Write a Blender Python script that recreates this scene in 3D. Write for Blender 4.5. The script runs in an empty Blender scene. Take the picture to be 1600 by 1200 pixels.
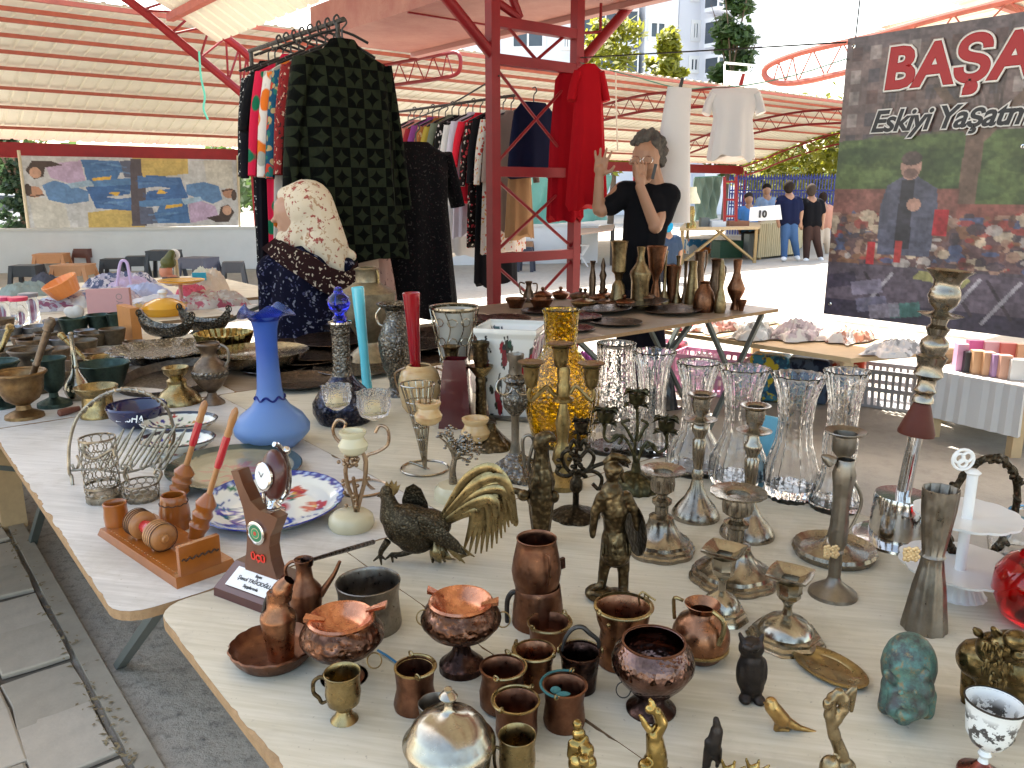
import bpy, math, random
import numpy as np
from mathutils import Vector, Matrix
random.seed(7); np.random.seed(7)
C = bpy.context.scene
COL = C.collection
PI = math.pi
# ------------------------------------------------------------------ camera
F = 1272.0 / 1600.0            # focal length over image width
TH = math.atan(300.0 / 1272.0) # pitch below the horizon
H = 1.5                        # eye height
cam = bpy.data.cameras.new('camera'); camo = bpy.data.objects.new('camera', cam); COL.objects.link(camo)
cam.sensor_width = 36.0; cam.lens = 36.0 * F; cam.clip_start = 0.02; cam.clip_end = 600
camo.location = (0, 0, H); camo.rotation_euler = (PI / 2 - TH, 0, 0); C.camera = camo
# ------------------------------------------------------------------ light
SUN_EL, SUN_AZ = math.radians(57), math.radians(-14)      # azimuth from +Y towards +X
w = bpy.data.worlds.new('World'); C.world = w; w.use_nodes = True
nt = w.node_tree; bg = nt.nodes['Background']
sky = nt.nodes.new('ShaderNodeTexSky'); sky.sky_type = 'NISHITA'; sky.sun_disc = False
sky.sun_elevation = SUN_EL; sky.sun_rotation = SUN_AZ; sky.air_density = 1.0; sky.dust_density = 3.0; sky.ozone_density = 1.0
tint = nt.nodes.new('ShaderNodeMix'); tint.data_type = 'RGBA'; tint.blend_type = 'MULTIPLY'; tint.inputs[0].default_value = 1.0; tint.inputs[7].default_value = (1.0, .915, .78, 1)   # hazy summer air
nt.links.new(sky.outputs[0], tint.inputs[6]); nt.links.new(tint.outputs[2], bg.inputs[0]); bg.inputs[1].default_value = 0.15
sun = bpy.data.lights.new('sun', 'SUN'); sun.energy = 4.0; sun.angle = math.radians(0.5); sun.color = (1, .95, .87)
suno = bpy.data.objects.new('sun', sun); COL.objects.link(suno)
sdir = Vector((math.sin(SUN_AZ) * math.cos(SUN_EL), math.cos(SUN_AZ) * math.cos(SUN_EL), math.sin(SUN_EL)))
suno.rotation_euler = sdir.to_track_quat('Z', 'Y').to_euler()
vs = C.view_settings; vs.view_transform = 'Standard'; vs.look = 'None'; vs.gamma = 1; vs.use_curve_mapping = False
vs.exposure = 2.4
C.cycles.max_bounces = 10; C.cycles.diffuse_bounces = 5; C.cycles.glossy_bounces = 5; C.cycles.transmission_bounces = 10
C.cycles.transparent_max_bounces = 10; C.cycles.caustics_reflective = False; C.cycles.caustics_refractive = True
C.cycles.sample_clamp_indirect = 6.0; C.cycles.use_denoising = True; C.cycles.blur_glossy = 0.6
# ------------------------------------------------------------------ surveying: where things stand
cs, sn = math.cos(TH), math.sin(TH)
def ray(px, py):
    x = (px - 800) / 1272.0; y = (600 - py) / 1272.0
    return Vector((x, cs + y * sn, -sn + y * cs))
def at(px, py, z):                       # the point of the horizontal plane z seen along a line of sight
    r = ray(px, py); t = (z - H) / r.z
    return Vector((r.x * t, r.y * t, z))
def on(px, py, Y):                       # the point of the upright plane at distance Y
    r = ray(px, py); t = Y / r.y
    return Vector((r.x * t, Y, H + r.z * t))
def zat(X, Y, py):
    k = (600 - py) / 1272.0
    return H + Y * (k * cs - sn) / (cs + k * sn)
def mpp(p):                              # metres per survey unit at a point
    return (p.y * cs - (p.z - H) * sn) / 1272.0
AZ = math.radians(39.1)
D1 = Vector((-math.sin(AZ), math.cos(AZ), 0)); D2 = Vector((math.cos(AZ), math.sin(AZ), 0))
def uv(u, v, z=0): return D2 * u + D1 * v + Vector((0, 0, z))
def U(p): return p.x * D2.x + p.y * D2.y
def V(p): return p.x * D1.x + p.y * D1.y
ZT = 0.75
# ------------------------------------------------------------------ objects
def tag(o, label=None, cat=None, group=None, kind=None):
    if label: o['label'] = label
    if cat: o['category'] = cat
    if group: o['group'] = group
    if kind: o['kind'] = kind
    return o
def thing(name, label, cat, loc=(0, 0, 0), rz=0, group=None):
    o = bpy.data.objects.new(name, None); COL.objects.link(o); o.empty_display_size = .05
    o.location = loc; o.rotation_euler = (0, 0, rz)
    return tag(o, label, cat, group)
def dup(o, parent=None, loc=None, rz=None, label=None):
    c = o.copy(); COL.objects.link(c)
    if parent: c.parent = parent
    if loc is not None: c.location = loc
    if rz is not None: c.rotation_euler = (c.rotation_euler[0], c.rotation_euler[1], rz)
    if label: c['label'] = label
    for ch in list(o.children): dup(ch, c)
    return c
def link(name, me, mat, parent=None, smooth=True):
    o = bpy.data.objects.new(name, me); COL.objects.link(o)
    if mat is not None and not me.materials: me.materials.append(mat)
    if parent: o.parent = parent
    if smooth and len(me.polygons):
        me.polygons.foreach_set('use_smooth', [True] * len(me.polygons))
        try: me.set_sharp_from_angle(angle=math.radians(42))
        except Exception: pass
    return o
class B:
    """collects shapes of one part"""
    def __init__(s): s.v = []; s.f = []; s.u = []
    def add(s, vs, fs):
        n = len(s.v); s.v += [tuple(x) for x in vs]; s.f += [tuple(i + n for i in f) for f in fs]; return s
    def box(s, c, d, rz=0, M=None, taper=1.0):
        x, y, z = d[0] / 2, d[1] / 2, d[2] / 2; vs = []
        for sx, sy, sz in ((-1,-1,-1),(1,-1,-1),(1,1,-1),(-1,1,-1),(-1,-1,1),(1,-1,1),(1,1,1),(-1,1,1)):
            t = taper if sz > 0 else 1
            p = Vector((sx * x * t, sy * y * t, sz * z))
            if M is not None: p = M @ p
            elif rz: p = Matrix.Rotation(rz, 3, 'Z') @ p
            vs.append(p + Vector(c))
        return s.add(vs, [(0,3,2,1),(4,5,6,7),(0,1,5,4),(1,2,6,5),(2,3,7,6),(3,0,4,7)])
    def bar(s, a, b, w, h=None, up=None):
        a, b = Vector(a), Vector(b); d = b - a; L = d.length
        if L < 1e-6: return s
        d.normalize(); upv = Vector(up) if up else (Vector((0, 0, 1)) if abs(d.z) < .95 else Vector((0, 1, 0)))
        x = d.cross(upv).normalized(); y = x.cross(d)
        h = h or w
        return s.box((a + b) / 2, (w, L, h), M=Matrix((x, d, y)).transposed())
    def lathe(s, prof, seg=28, c=(0, 0, 0), flute=None, poly=None, axis=None, sx=1.0, rot=0.0, cap=True, lob=None):
        """prof: (r,h[,flute amplitude]) rings from the bottom up; poly: n-sided cross-section; lob: scalloped outline"""
        c = Vector(c); M = None
        if axis is not None: M = Vector(axis).normalized().to_track_quat('Z', 'Y').to_matrix()
        vs = []; fs = []; n = len(prof)
        th = np.arange(seg) * 2 * PI / seg + rot
        mult = np.ones(seg)
        if poly:
            k, rd = poly if isinstance(poly, tuple) else (poly, .0)
            a = ((th - rot) % (2 * PI / k)) - PI / k
            mult = 1 / np.cos(a) * math.cos(PI / k) ** .5
            mult = mult * (1 - rd) + rd
        for p in prof:
            r, h = max(p[0], 1e-5), p[1]; amp = p[2] if len(p) > 2 else (flute[1] if flute else 0)
            m = mult
            if flute and amp: m = m * (1 + amp * np.cos(th * flute[0]))
            if lob and amp and not flute: m = m * (1 + amp * np.abs(np.cos(th * lob / 2)))
            for j in range(seg):
                q = Vector((r * m[j] * math.cos(th[j]) * sx, r * m[j] * math.sin(th[j]), h))
                vs.append((M @ q if M else q) + c)
        for i in range(n - 1):
            for j in range(seg):
                k = (j + 1) % seg
                fs.append((i * seg + j, i * seg + k, (i + 1) * seg + k, (i + 1) * seg + j))
        if cap:
            if prof[0][0] > 1e-4: fs.append(tuple(reversed(range(seg))))
            if prof[-1][0] > 1e-4: fs.append(tuple((n - 1) * seg + j for j in range(seg)))
        return s.add(vs, fs)
    def tube(s, pts, r, seg=8, sm=0, closed=False, cap=True, flat=1.0, upv=None):
        pts = [Vector(p) for p in pts]
        rs = list(r) if isinstance(r, (list, tuple)) else [r] * len(pts)
        if sm and len(pts) > 2: pts, rs = smooth_path(pts, rs, sm, closed)
        n = len(pts); vs = []; fs = []; X = None
        for i, p in enumerate(pts):
            a = pts[(i - 1) % n] if (closed or i) else p; b = pts[(i + 1) % n] if (closed or i < n - 1) else p
            d = (b - a); d = d.normalized() if d.length > 1e-9 else Vector((0, 0, 1))
            if upv is not None: X = Vector(upv).cross(d)
            elif X is None: X = d.cross(Vector((0, 0, 1)) if abs(d.z) < .9 else Vector((1, 0, 0)))
            else: X = X - d * X.dot(d)
            X = X.normalized() if X.length > 1e-6 else d.orthogonal().normalized(); Y = d.cross(X)
            for j in range(seg):
                t = 2 * PI * j / seg
                vs.append(p + (X * math.cos(t) + Y * math.sin(t) * flat) * rs[i])
        for i in range(n if closed else n - 1):
            for j in range(seg):
                k = (j + 1) % seg; i2 = (i + 1) % n
                fs.append((i * seg + j, i * seg + k, i2 * seg + k, i2 * seg + j))
        if cap and not closed:
            fs.append(tuple(reversed(range(seg)))); fs.append(tuple((n - 1) * seg + j for j in range(seg)))
        return s.add(vs, fs)
    def ball(s, c, r, seg=14, rings=9, M=None):
        r = (r, r, r) if not isinstance(r, (tuple, list)) else r
        vs = [(0, 0, -1)]; fs = []
        for i in range(1, rings):
            a = -PI / 2 + PI * i / rings
            for j in range(seg):
                t = 2 * PI * j / seg; vs.append((math.cos(a) * math.cos(t), math.cos(a) * math.sin(t), math.sin(a)))
        vs.append((0, 0, 1)); n = len(vs)
        for j in range(seg):
            k = (j + 1) % seg; fs.append((0, 1 + k, 1 + j)); b = 1 + (rings - 2) * seg; fs.append((n - 1, b + j, b + k))
        for i in range(rings - 2):
            for j in range(seg):
                k = (j + 1) % seg; a = 1 + i * seg; b = a + seg; fs.append((a + j, a + k, b + k, b + j))
        out = []
        for q in vs:
            q = Vector((q[0] * r[0], q[1] * r[1], q[2] * r[2]))
            out.append((M @ q if M is not None else q) + Vector(c))
        return s.add(out, fs)
    def cap(s, a, b, ra, rb, seg=12):      # a limb: two balls and the cone between them
        a, b = Vector(a), Vector(b); d = b - a; L = max(d.length, 1e-5); M = d.normalized().to_track_quat('Z', 'Y').to_matrix()
        pr = [(ra * math.cos(t), ra * math.sin(t)) for t in (-PI / 2 + .01, -1.1, -.6, -.1)] + [(rb * math.cos(t), L + rb * math.sin(t)) for t in (.1, .6, 1.1, PI / 2 - .01)]
        vs = []; fs = []
        for r, h in pr:
            for j in range(seg):
                t = 2 * PI * j / seg; vs.append(a + M @ Vector((r * math.cos(t), r * math.sin(t), h)))
        for i in range(len(pr) - 1):
            for j in range(seg):
                k = (j + 1) % seg; fs.append((i * seg + j, i * seg + k, (i + 1) * seg + k, (i + 1) * seg + j))
        fs.append(tuple(reversed(range(seg)))); fs.append(tuple((len(pr) - 1) * seg + j for j in range(seg)))
        return s.add(vs, fs)
    def prism(s, pts2, d, M):              # outline in local x,z pushed along local y, then placed by the 4x4 M
        n = len(pts2); vs = [M @ Vector((x, -d / 2, z)) for x, z in pts2] + [M @ Vector((x, d / 2, z)) for x, z in pts2]
        return s.add(vs, [tuple(range(n)), tuple(reversed(range(n, 2 * n)))] + [(i, i + n, (i + 1) % n + n, (i + 1) % n) for i in range(n)])
    def mesh(s, name):
        me = bpy.data.meshes.new(name); me.from_pydata(s.v, [], s.f); me.update(); return me
    def out(s, name, mat, parent=None, smooth=True): return link(name, s.mesh(name), mat, parent, smooth)
def smooth_path(pts, rs, k, closed=False):
    n = len(pts); P = []; R = []
    for i in range(n if closed else n - 1):
        p1, p2 = pts[i], pts[(i + 1) % n]; p0 = pts[i - 1] if (i or closed) else p1 * 2 - p2
        p3 = pts[(i + 2) % n] if (closed or i + 2 < n) else p2 * 2 - p1
        for q in range(k):
            t = q / k
            P.append(.5 * (p1 * 2 + (p2 - p0) * t + (p0 * 2 - p1 * 5 + p2 * 4 - p3) * t * t + (p1 * 3 - p0 - p2 * 3 + p3) * t ** 3))
            R.append(rs[i] * (1 - t) + rs[(i + 1) % n] * t)
    if not closed: P.append(pts[-1]); R.append(rs[-1])
    return P, R
def blob(name, b, mat, parent=None, vox=.004, sm=6):
    """one continuous skin over the collected shapes"""
    me = b.mesh('tmp'); o = bpy.data.objects.new('tmp', me); COL.objects.link(o)
    m = o.modifiers.new('r', 'REMESH'); m.mode = 'VOXEL'; m.voxel_size = vox
    if sm: m2 = o.modifiers.new('s', 'SMOOTH'); m2.iterations = sm; m2.factor = .5
    dg = bpy.context.evaluated_depsgraph_get(); dg.update()
    me2 = bpy.data.meshes.new_from_object(o.evaluated_get(dg), depsgraph=dg)
    bpy.data.objects.remove(o); bpy.data.meshes.remove(me); me2.name = name; me2.materials.clear()
    return link(name, me2, mat, parent)
def paint(me, fn, name='Col'):
    """colour each vertex from its place: fn(N x 3 array) -> N x 3 linear colours"""
    n = len(me.vertices); co = np.empty(n * 3, dtype=np.float32); me.vertices.foreach_get('co', co); co = co.reshape(-1, 3)
    col = np.ones((n, 4), dtype=np.float32); col[:, :3] = np.clip(fn(co), 0, 1)
    a = me.color_attributes.new(name, 'FLOAT_COLOR', 'POINT'); a.data.foreach_set('color', col.ravel())
def lin(c):
    c = np.asarray(c, dtype=float) / (255.0 if np.max(c) > 1.01 else 1.0)
    return np.where(c <= .04045, c / 12.92, ((c + .055) / 1.055) ** 2.4)
class Canvas:
    """a printed picture: colours on a small grid, x right and y down in 0..1 units of its width and height"""
    def __init__(s, w, h, bgc): s.w, s.h = w, h; s.a = np.ones((h, w, 3)) * lin(bgc); s.Y, s.X = np.mgrid[0:h, 0:w]; s.X = (s.X + .5) / w; s.Y = (s.Y + .5) / h
    def put(s, m, c, al=1.0):
        c = lin(c) if not callable(c) else c(s.X, s.Y)[m]; s.a[m] = s.a[m] * (1 - al) + c * al; return s
    def rect(s, x0, y0, x1, y1, c, al=1.0): return s.put((s.X >= x0) & (s.X < x1) & (s.Y >= y0) & (s.Y < y1), c, al)
    def ell(s, x, y, rx, ry, c, al=1.0, ang=0):
        dx, dy = (s.X - x) * s.w / s.h, s.Y - y; ca, sa = math.cos(ang), math.sin(ang)
        u, v = dx * ca + dy * sa, -dx * sa + dy * ca
        return s.put((u / (rx * s.w / s.h)) ** 2 + (v / ry) ** 2 < 1, c, al)
    def poly(s, pts, c, al=1.0):
        m = np.zeros(s.X.shape, bool); n = len(pts)
        for i in range(n):
            (x1, y1), (x2, y2) = pts[i], pts[(i + 1) % n]
            if y1 == y2: continue
            m ^= ((s.Y < y1) != (s.Y < y2)) & (s.X < (x2 - x1) * (s.Y - y1) / (y2 - y1) + x1)
        return s.put(m, c, al)
    def line(s, x1, y1, x2, y2, wd, c, al=1.0):
        asp = s.w / s.h; dx, dy = (x2 - x1) * asp, y2 - y1; L2 = dx * dx + dy * dy + 1e-9
        t = np.clip((((s.X - x1) * asp) * dx + (s.Y - y1) * dy) / L2, 0, 1)
        d = np.hypot((s.X - x1) * asp - t * dx, s.Y - y1 - t * dy); return s.put(d < wd, c, al)
    def grain(s, k): s.a *= (1 + np.random.uniform(-k, k, (s.h, s.w, 1))); return s
    def mottle(s, k, sizes=(3, 7, 17)):
        for z in sizes:
            r = np.kron(np.random.uniform(-k, k, (s.h // z + 2, s.w // z + 2)), np.ones((z, z)))
            for ax in (0, 1): r = (r + np.roll(r, z // 2, ax) + np.roll(r, z // 3, ax)) / 3
            s.a *= 1 + r[:s.h, :s.w, None] * 1.6
        return s
    def at(s, x, y):
        i = np.clip((np.asarray(y) * s.h).astype(int), 0, s.h - 1); j = np.clip((np.asarray(x) * s.w).astype(int), 0, s.w - 1); return s.a[i, j]
def grid(nx, ny, fn):
    """a sheet of (nx+1)(ny+1) points fn(s,t)"""
    vs = [fn(i / nx, j / ny) for j in range(ny + 1) for i in range(nx + 1)]; w_ = nx + 1
    return vs, [(j * w_ + i, j * w_ + i + 1, (j + 1) * w_ + i + 1, (j + 1) * w_ + i) for j in range(ny) for i in range(nx)]
# ------------------------------------------------------------------ materials
MATS = {}
def newmat(name):
    m = bpy.data.materials.new(name); m.use_nodes = True; n = m.node_tree; return m, n, n.nodes['Principled BSDF']
def N(nt, t, **kw):
    n = nt.nodes.new(t)
    for k, v in kw.items():
        if k in n.inputs: n.inputs[k].default_value = v
        else: setattr(n, k, v)
    return n
def mix(nt, fac, a, b):
    m = nt.nodes.new('ShaderNodeMix'); m.data_type = 'RGBA'
    for i, x in ((0, fac), (6, a), (7, b)):
        if hasattr(x, 'links') or hasattr(x, 'is_output'): nt.links.new(x, m.inputs[i])
        else: m.inputs[i].default_value = x if i == 0 else (*x, 1)
    return m.outputs[2]
def ramp(nt, src, lo, hi, a=0.0, b=1.0):
    m = nt.nodes.new('ShaderNodeMapRange'); m.inputs[1].default_value = lo; m.inputs[2].default_value = hi; m.inputs[3].default_value = a; m.inputs[4].default_value = b
    nt.links.new(src, m.inputs[0]); return m.outputs[0]
def coords(nt, kind='Object', scale=None, rot=None):
    t = nt.nodes.new('ShaderNodeTexCoord'); o = t.outputs[kind]
    if scale or rot:
        mp = nt.nodes.new('ShaderNodeMapping'); nt.links.new(o, mp.inputs[0])
        if scale: mp.inputs['Scale'].default_value = scale if isinstance(scale, tuple) else (scale,) * 3
        if rot: mp.inputs['Rotation'].default_value = rot
        o = mp.outputs[0]
    return o
def noise(nt, co, scale, detail=4, rough=.55):
    n = N(nt, 'ShaderNodeTexNoise'); n.inputs['Scale'].default_value = scale; n.inputs['Detail'].default_value = detail; n.inputs['Roughness'].default_value = rough
    nt.links.new(co, n.inputs['Vector']); return n.outputs['Fac']
def voro(nt, co, scale, feature='F1', out='Distance'):
    n = N(nt, 'ShaderNodeTexVoronoi'); n.feature = feature; n.inputs['Scale'].default_value = scale; nt.links.new(co, n.inputs['Vector']); return n.outputs[out]
def bump(nt, bs, h, strength=.3, dist=.002):
    b = N(nt, 'ShaderNodeBump'); b.inputs['Strength'].default_value = strength; b.inputs['Distance'].default_value = dist
    nt.links.new(h, b.inputs['Height']); nt.links.new(b.outputs[0], bs.inputs['Normal']); return b
def metal(name, col, dark, rough=.28, amt=.5, sc=35, emb=0, embs=140, hammer=0, wear=0):
    """tarnished metal: bright and dull patches, grime in the relief"""
    if name in MATS: return MATS[name]
    m, nt, bs = newmat(name); co = coords(nt); f = noise(nt, co, sc, 6, .65); fm = ramp(nt, f, .5 - .32 * amt, .5 + .3, 0, 1)
    c = mix(nt, fm, dark, col)
    bs.inputs['Metallic'].default_value = 1.0
    f2 = noise(nt, co, sc * 3.1, 4); r = ramp(nt, f2, .3, .75, rough * .7, rough * 1.6); nt.links.new(r, bs.inputs['Roughness'])
    if emb:
        v = voro(nt, co, embs, 'SMOOTH_F1'); n2 = noise(nt, co, embs * .8, 2)
        a = nt.nodes.new('ShaderNodeMath'); a.operation = 'ADD'; nt.links.new(v, a.inputs[0]); nt.links.new(n2, a.inputs[1])
        c = mix(nt, ramp(nt, a.outputs[0], .55, .95, 0, .75), c, tuple(x * .25 for x in dark)); bump(nt, bs, a.outputs[0], emb, .004)
    elif hammer: bump(nt, bs, voro(nt, co, hammer), .35, .002)
    else: bump(nt, bs, noise(nt, co, sc * 2, 3), .12, .002)
    nt.links.new(c, bs.inputs['Base Color']); MATS[name] = m; return m
def plain(name, col, rough=.5, var=.12, sc=20, coat=0, spec=.5, bmp=0, metallic=0, obj='Object'):
    if name in MATS: return MATS[name]
    m, nt, bs = newmat(name); co = coords(nt, obj); f = noise(nt, co, sc, 5, .6)
    c = mix(nt, f, tuple(max(0, x * (1 - var)) for x in col), tuple(min(1, x * (1 + var)) for x in col)); nt.links.new(c, bs.inputs['Base Color'])
    bs.inputs['Roughness'].default_value = rough; bs.inputs['Metallic'].default_value = metallic
    bs.inputs['Coat Weight'].default_value = coat; bs.inputs['Specular IOR Level'].default_value = min(spec, .06) if rough >= .8 else spec
    if bmp: bump(nt, bs, noise(nt, co, sc * 4, 3), bmp, .003)
    MATS[name] = m; return m
def printed(name, rough=.45, coat=0, bmp=0):
    if name in MATS: return MATS[name]
    m, nt, bs = newmat(name); a = N(nt, 'ShaderNodeVertexColor'); a.layer_name = 'Col'; nt.links.new(a.outputs[0], bs.inputs['Base Color'])
    bs.inputs['Roughness'].default_value = rough; bs.inputs['Coat Weight'].default_value = coat
    if bmp: bump(nt, bs, noise(nt, coords(nt), 6, 3), bmp, .02)
    MATS[name] = m; return m
def glass(name, col=(1, 1, 1), rough=.02, ior=1.48, bmp=0, bsc=90, kind='v'):
    if name in MATS: return MATS[name]
    m, nt, bs = newmat(name); bs.inputs['Base Color'].default_value = (*col, 1); bs.inputs['Transmission Weight'].default_value = 1
    bs.inputs['Roughness'].default_value = rough; bs.inputs['IOR'].default_value = ior
    if bmp: bump(nt, bs, voro(nt, coords(nt), bsc) if kind == 'v' else noise(nt, coords(nt), bsc, 2), bmp, .004)
    MATS[name] = m; return m
def cloth(name, base, cols=(), kind='flower', sc=30, dens=.35, rough=.85, weave=True):
    """fabric with a repeating print"""
    if name in MATS: return MATS[name]
    m, nt, bs = newmat(name); co = coords(nt); c = None
    nz = N(nt, 'ShaderNodeTexNoise'); nz.inputs['Scale'].default_value = sc * .8; nt.links.new(co, nz.inputs['Vector'])
    cur = mix(nt, noise(nt, co, 4, 3), tuple(x * .85 for x in base), tuple(min(1, x * 1.12) for x in base))
    for i, cc in enumerate(cols):
        s_ = sc * (1 + .37 * i); mp = N(nt, 'ShaderNodeMapping'); mp.inputs['Location'].default_value = (3.1 * i, 1.7 * i, .9 * i)
        mv = N(nt, 'ShaderNodeMix'); mv.data_type = 'VECTOR'; mv.inputs[0].default_value = .06 if kind != 'spot' else .0
        nt.links.new(co, mv.inputs[4]); nt.links.new(nz.outputs['Color'], mv.inputs[5]); nt.links.new(mv.outputs[1], mp.inputs[0])
        if kind == 'stripe':
            wv = N(nt, 'ShaderNodeTexWave'); wv.inputs['Scale'].default_value = sc; wv.inputs['Distortion'].default_value = .4; nt.links.new(mp.outputs[0], wv.inputs['Vector']); fac = ramp(nt, wv.outputs['Fac'], .5, .6)
        elif kind == 'blotch':
            fac = ramp(nt, noise(nt, mp.outputs[0], s_, 3), .62 - dens * .3, .66 - dens * .3)
        else:
            fac = ramp(nt, voro(nt, mp.outputs[0], s_), dens, dens - .06)
        cur = mix(nt, fac, cur, cc)
    nt.links.new(cur, bs.inputs['Base Color']); bs.inputs['Roughness'].default_value = rough; bs.inputs['Specular IOR Level'].default_value = .05
    bump(nt, bs, noise(nt, co, 9, 5), .25, .02)
    MATS[name] = m; return m
COPPER = metal('copper', (.44, .21, .11), (.14, .06, .032), .3, .7)
COPPERB = metal('copper_bright', (.78, .36, .2), (.34, .13, .07), .22, .5)
COPPERD = metal('copper_dark', (.2, .1, .075), (.05, .03, .024), .3, .6, emb=.5, embs=70)
COPPERE = metal('copper_embossed', (.5, .26, .17), (.14, .06, .035), .28, .5, emb=.8, embs=95)
COPPERV = metal('copper_brown', (.29, .14, .078), (.12, .05, .03), .38, .7)
BRASS = metal('brass', (.5, .38, .18), (.2, .14, .06), .3, .6)
BRASSB = metal('brass_bright', (.86, .62, .24), (.5, .33, .1), .2, .5, emb=.25, embs=60)
BRASSE = metal('brass_embossed', (.45, .33, .14), (.12, .085, .035), .33, .6, emb=.8, embs=110)
BRONZE = metal('bronze', (.34, .25, .13), (.09, .06, .03), .38, .7, emb=.45, embs=100)
BRONZED = metal('bronze_dark', (.17, .13, .085), (.045, .035, .022), .4, .7, emb=.4, embs=120)
PEWTER = metal('pewter', (.43, .385, .31), (.2, .165, .125), .22, .6, 18)
PEWTERD = metal('pewter_dull', (.34, .3, .25), (.16, .14, .11), .36, .6, 18)
SILVER = metal('silver', (.57, .53, .43), (.25, .21, .155), .2, .6, 22)
SILVERE = metal('silver_embossed', (.56, .52, .45), (.14, .12, .1), .26, .6, emb=.9, embs=120)
IRON = metal('iron', (.12, .115, .11), (.05, .045, .04), .5, .5)
TIN = metal('tinned_copper', (.36, .33, .28), (.13, .1, .075), .34, .7)
CHROME = metal('chrome', (.78, .77, .75), (.6, .58, .56), .1, .3)
REDPAINT = plain('red_paint', (.21, .008, .012), .45, .3, 6, spec=.35)
REDFADE = plain('red_paint_faded', (.4, .1, .065), .6, .35, 8)
# ================================================================== the setting
def onv(px, py, v):                       # the point of the upright plane v = const on a line of sight
    r = ray(px, py); t = v / (r.x * D1.x + r.y * D1.y)
    return Vector((r.x * t, r.y * t, H + r.z * t))
def ground_mat():
    m, nt, bs = newmat('ground_concrete'); co = coords(nt)
    a = noise(nt, co, .7, 6, .65); b = noise(nt, co, 9, 5, .7); c = noise(nt, co, 90, 2, .6)
    col = mix(nt, ramp(nt, a, .3, .72), (.33, .305, .26), (.43, .4, .345)); col = mix(nt, ramp(nt, b, .45, .75, 0, .5), col, (.19, .18, .16))
    col = mix(nt, ramp(nt, c, .5, .8, 0, .45), col, (.42, .4, .36)); nt.links.new(col, bs.inputs['Base Color']); bs.inputs['Roughness'].default_value = .85
    bump(nt, bs, c, .5, .006); return m
g = B(); vs_, fs_ = grid(24, 24, lambda s, t: (-150 + 300 * s, -60 + 320 * t, 0)); g.add(vs_, fs_)
tag(g.out('ground', ground_mat()), kind='structure')
# pavement of worn slabs, kerb channel and litter along it
pv = thing('pavement', None, None, (0, 0, 0)); tag(pv, kind='structure')
bed = B(); uK = .385
bed.box(uv(uK - 1.75, 1.6, .003), (3.5, 9, .006), rz=AZ); bed.out('bedding', plain('joint_dirt', (.16, .14, .11), .95, .4, 30), pv)
SLAB = [plain('slab_%d' % i, c, .85, .22, 14, bmp=.3) for i, c in enumerate(((.5, .43, .33), (.55, .475, .37), (.45, .39, .3)))]
meshes = {}
for j in range(21):
    for i in range(4):
        wd = .2 if i == 0 else .42; u0 = uK + .0 - (0 if i == 0 else .2 + .42 * (i - 1)); v0 = .2 + j * .3 + (.13 if i % 2 else 0) + .02 * math.sin(j * 3 + i)
        key = (i == 0, (i + j) % 3)
        if key not in meshes:
            sb = B(); k = random.Random(j * 7 + i); t = .012
            n = 6; pts = []
            W, L_ = wd - .005, .295
            for (x, y) in ((-.5, -.5), (0, -.5), (.5, -.5), (.5, 0), (.5, .5), (0, .5), (-.5, .5), (-.5, 0)): pts.append((x * W + k.uniform(-.006, .006), y * L_ + k.uniform(-.006, .006)))
            vs2 = [(x, y, 0) for x, y in pts] + [(x, y, t) for x, y in pts] + [(x * .97, y * .97, t + .004) for x, y in pts]
            q = len(pts); fs2 = [tuple(range(2 * q, 3 * q))] + [(a, (a + 1) % q, q + (a + 1) % q, q + a) for a in range(q)] + [(q + a, q + (a + 1) % q, 2 * q + (a + 1) % q, 2 * q + a) for a in range(q)]
            sb.add(vs2, fs2); meshes[key] = sb.mesh('slab'); meshes[key].materials.append(SLAB[(i * 5 + j) % 3])
        o = link('slab', meshes[key], None, pv, False); p = uv(u0 - wd / 2, v0, .006 + .0012 * ((j * 3 + i) % 4)); o.location = p
        o.rotation_euler = (random.uniform(-.006, .006), random.uniform(-.006, .006), AZ + random.uniform(-.01, .01))
kb = B(); kb.box(uv(uK + .045, 2, .008), (.06, 8.5, .03), rz=AZ); kb.out('kerb_strip', plain('kerb_cement', (.43, .37, .28), .9, .25, 12, bmp=.4), pv)
ap = B()
def apf(s, t):
    u = uK + .07 + s * 2.2; v = -2.5 + t * 8.0
    return uv(u, v, .004 + .004 * math.sin(u * 9 + v * 5) * math.sin(v * 7))
v2, f2 = grid(30, 60, apf); ap.add(v2, f2)
def apron_mat():
    m, nt, bs = newmat('apron_concrete'); co = coords(nt)
    a = noise(nt, co, 2.2, 8, .72); b = noise(nt, co, 26, 5, .75); c = noise(nt, co, 170, 2, .6)
    col = mix(nt, ramp(nt, a, .3, .7), (.38, .33, .26), (.58, .51, .4)); col = mix(nt, ramp(nt, b, .5, .72, 0, .7), col, (.075, .07, .06))
    col = mix(nt, ramp(nt, c, .6, .8, 0, .5), col, (.36, .34, .29)); nt.links.new(col, bs.inputs['Base Color']); bs.inputs['Roughness'].default_value = .9
    bump(nt, bs, b, .8, .02); return m
tag(ap.out('road_edge', apron_mat()), kind='structure')
lf = B()
for i in range(420):
    u = uK + .005 + random.gauss(0, .022); v = random.uniform(-.4, 4.2) if i % 3 else random.gauss(2.0, .35)
    p = uv(u, v, .028); a = random.uniform(0, 6.3); s_ = random.uniform(.004, .013)
    x = Vector((math.cos(a), math.sin(a), random.uniform(-.3, .3))) * s_; y = Vector((-math.sin(a), math.cos(a), random.uniform(-.3, .3))) * s_ * .45
    lf.add([p - x, p - y, p + x, p + y], [(0, 1, 2, 3)])
tag(lf.out('dry_leaves', plain('dry_leaf', (.3, .23, .13), .9, .5, 60), smooth=False), kind='stuff')
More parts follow.
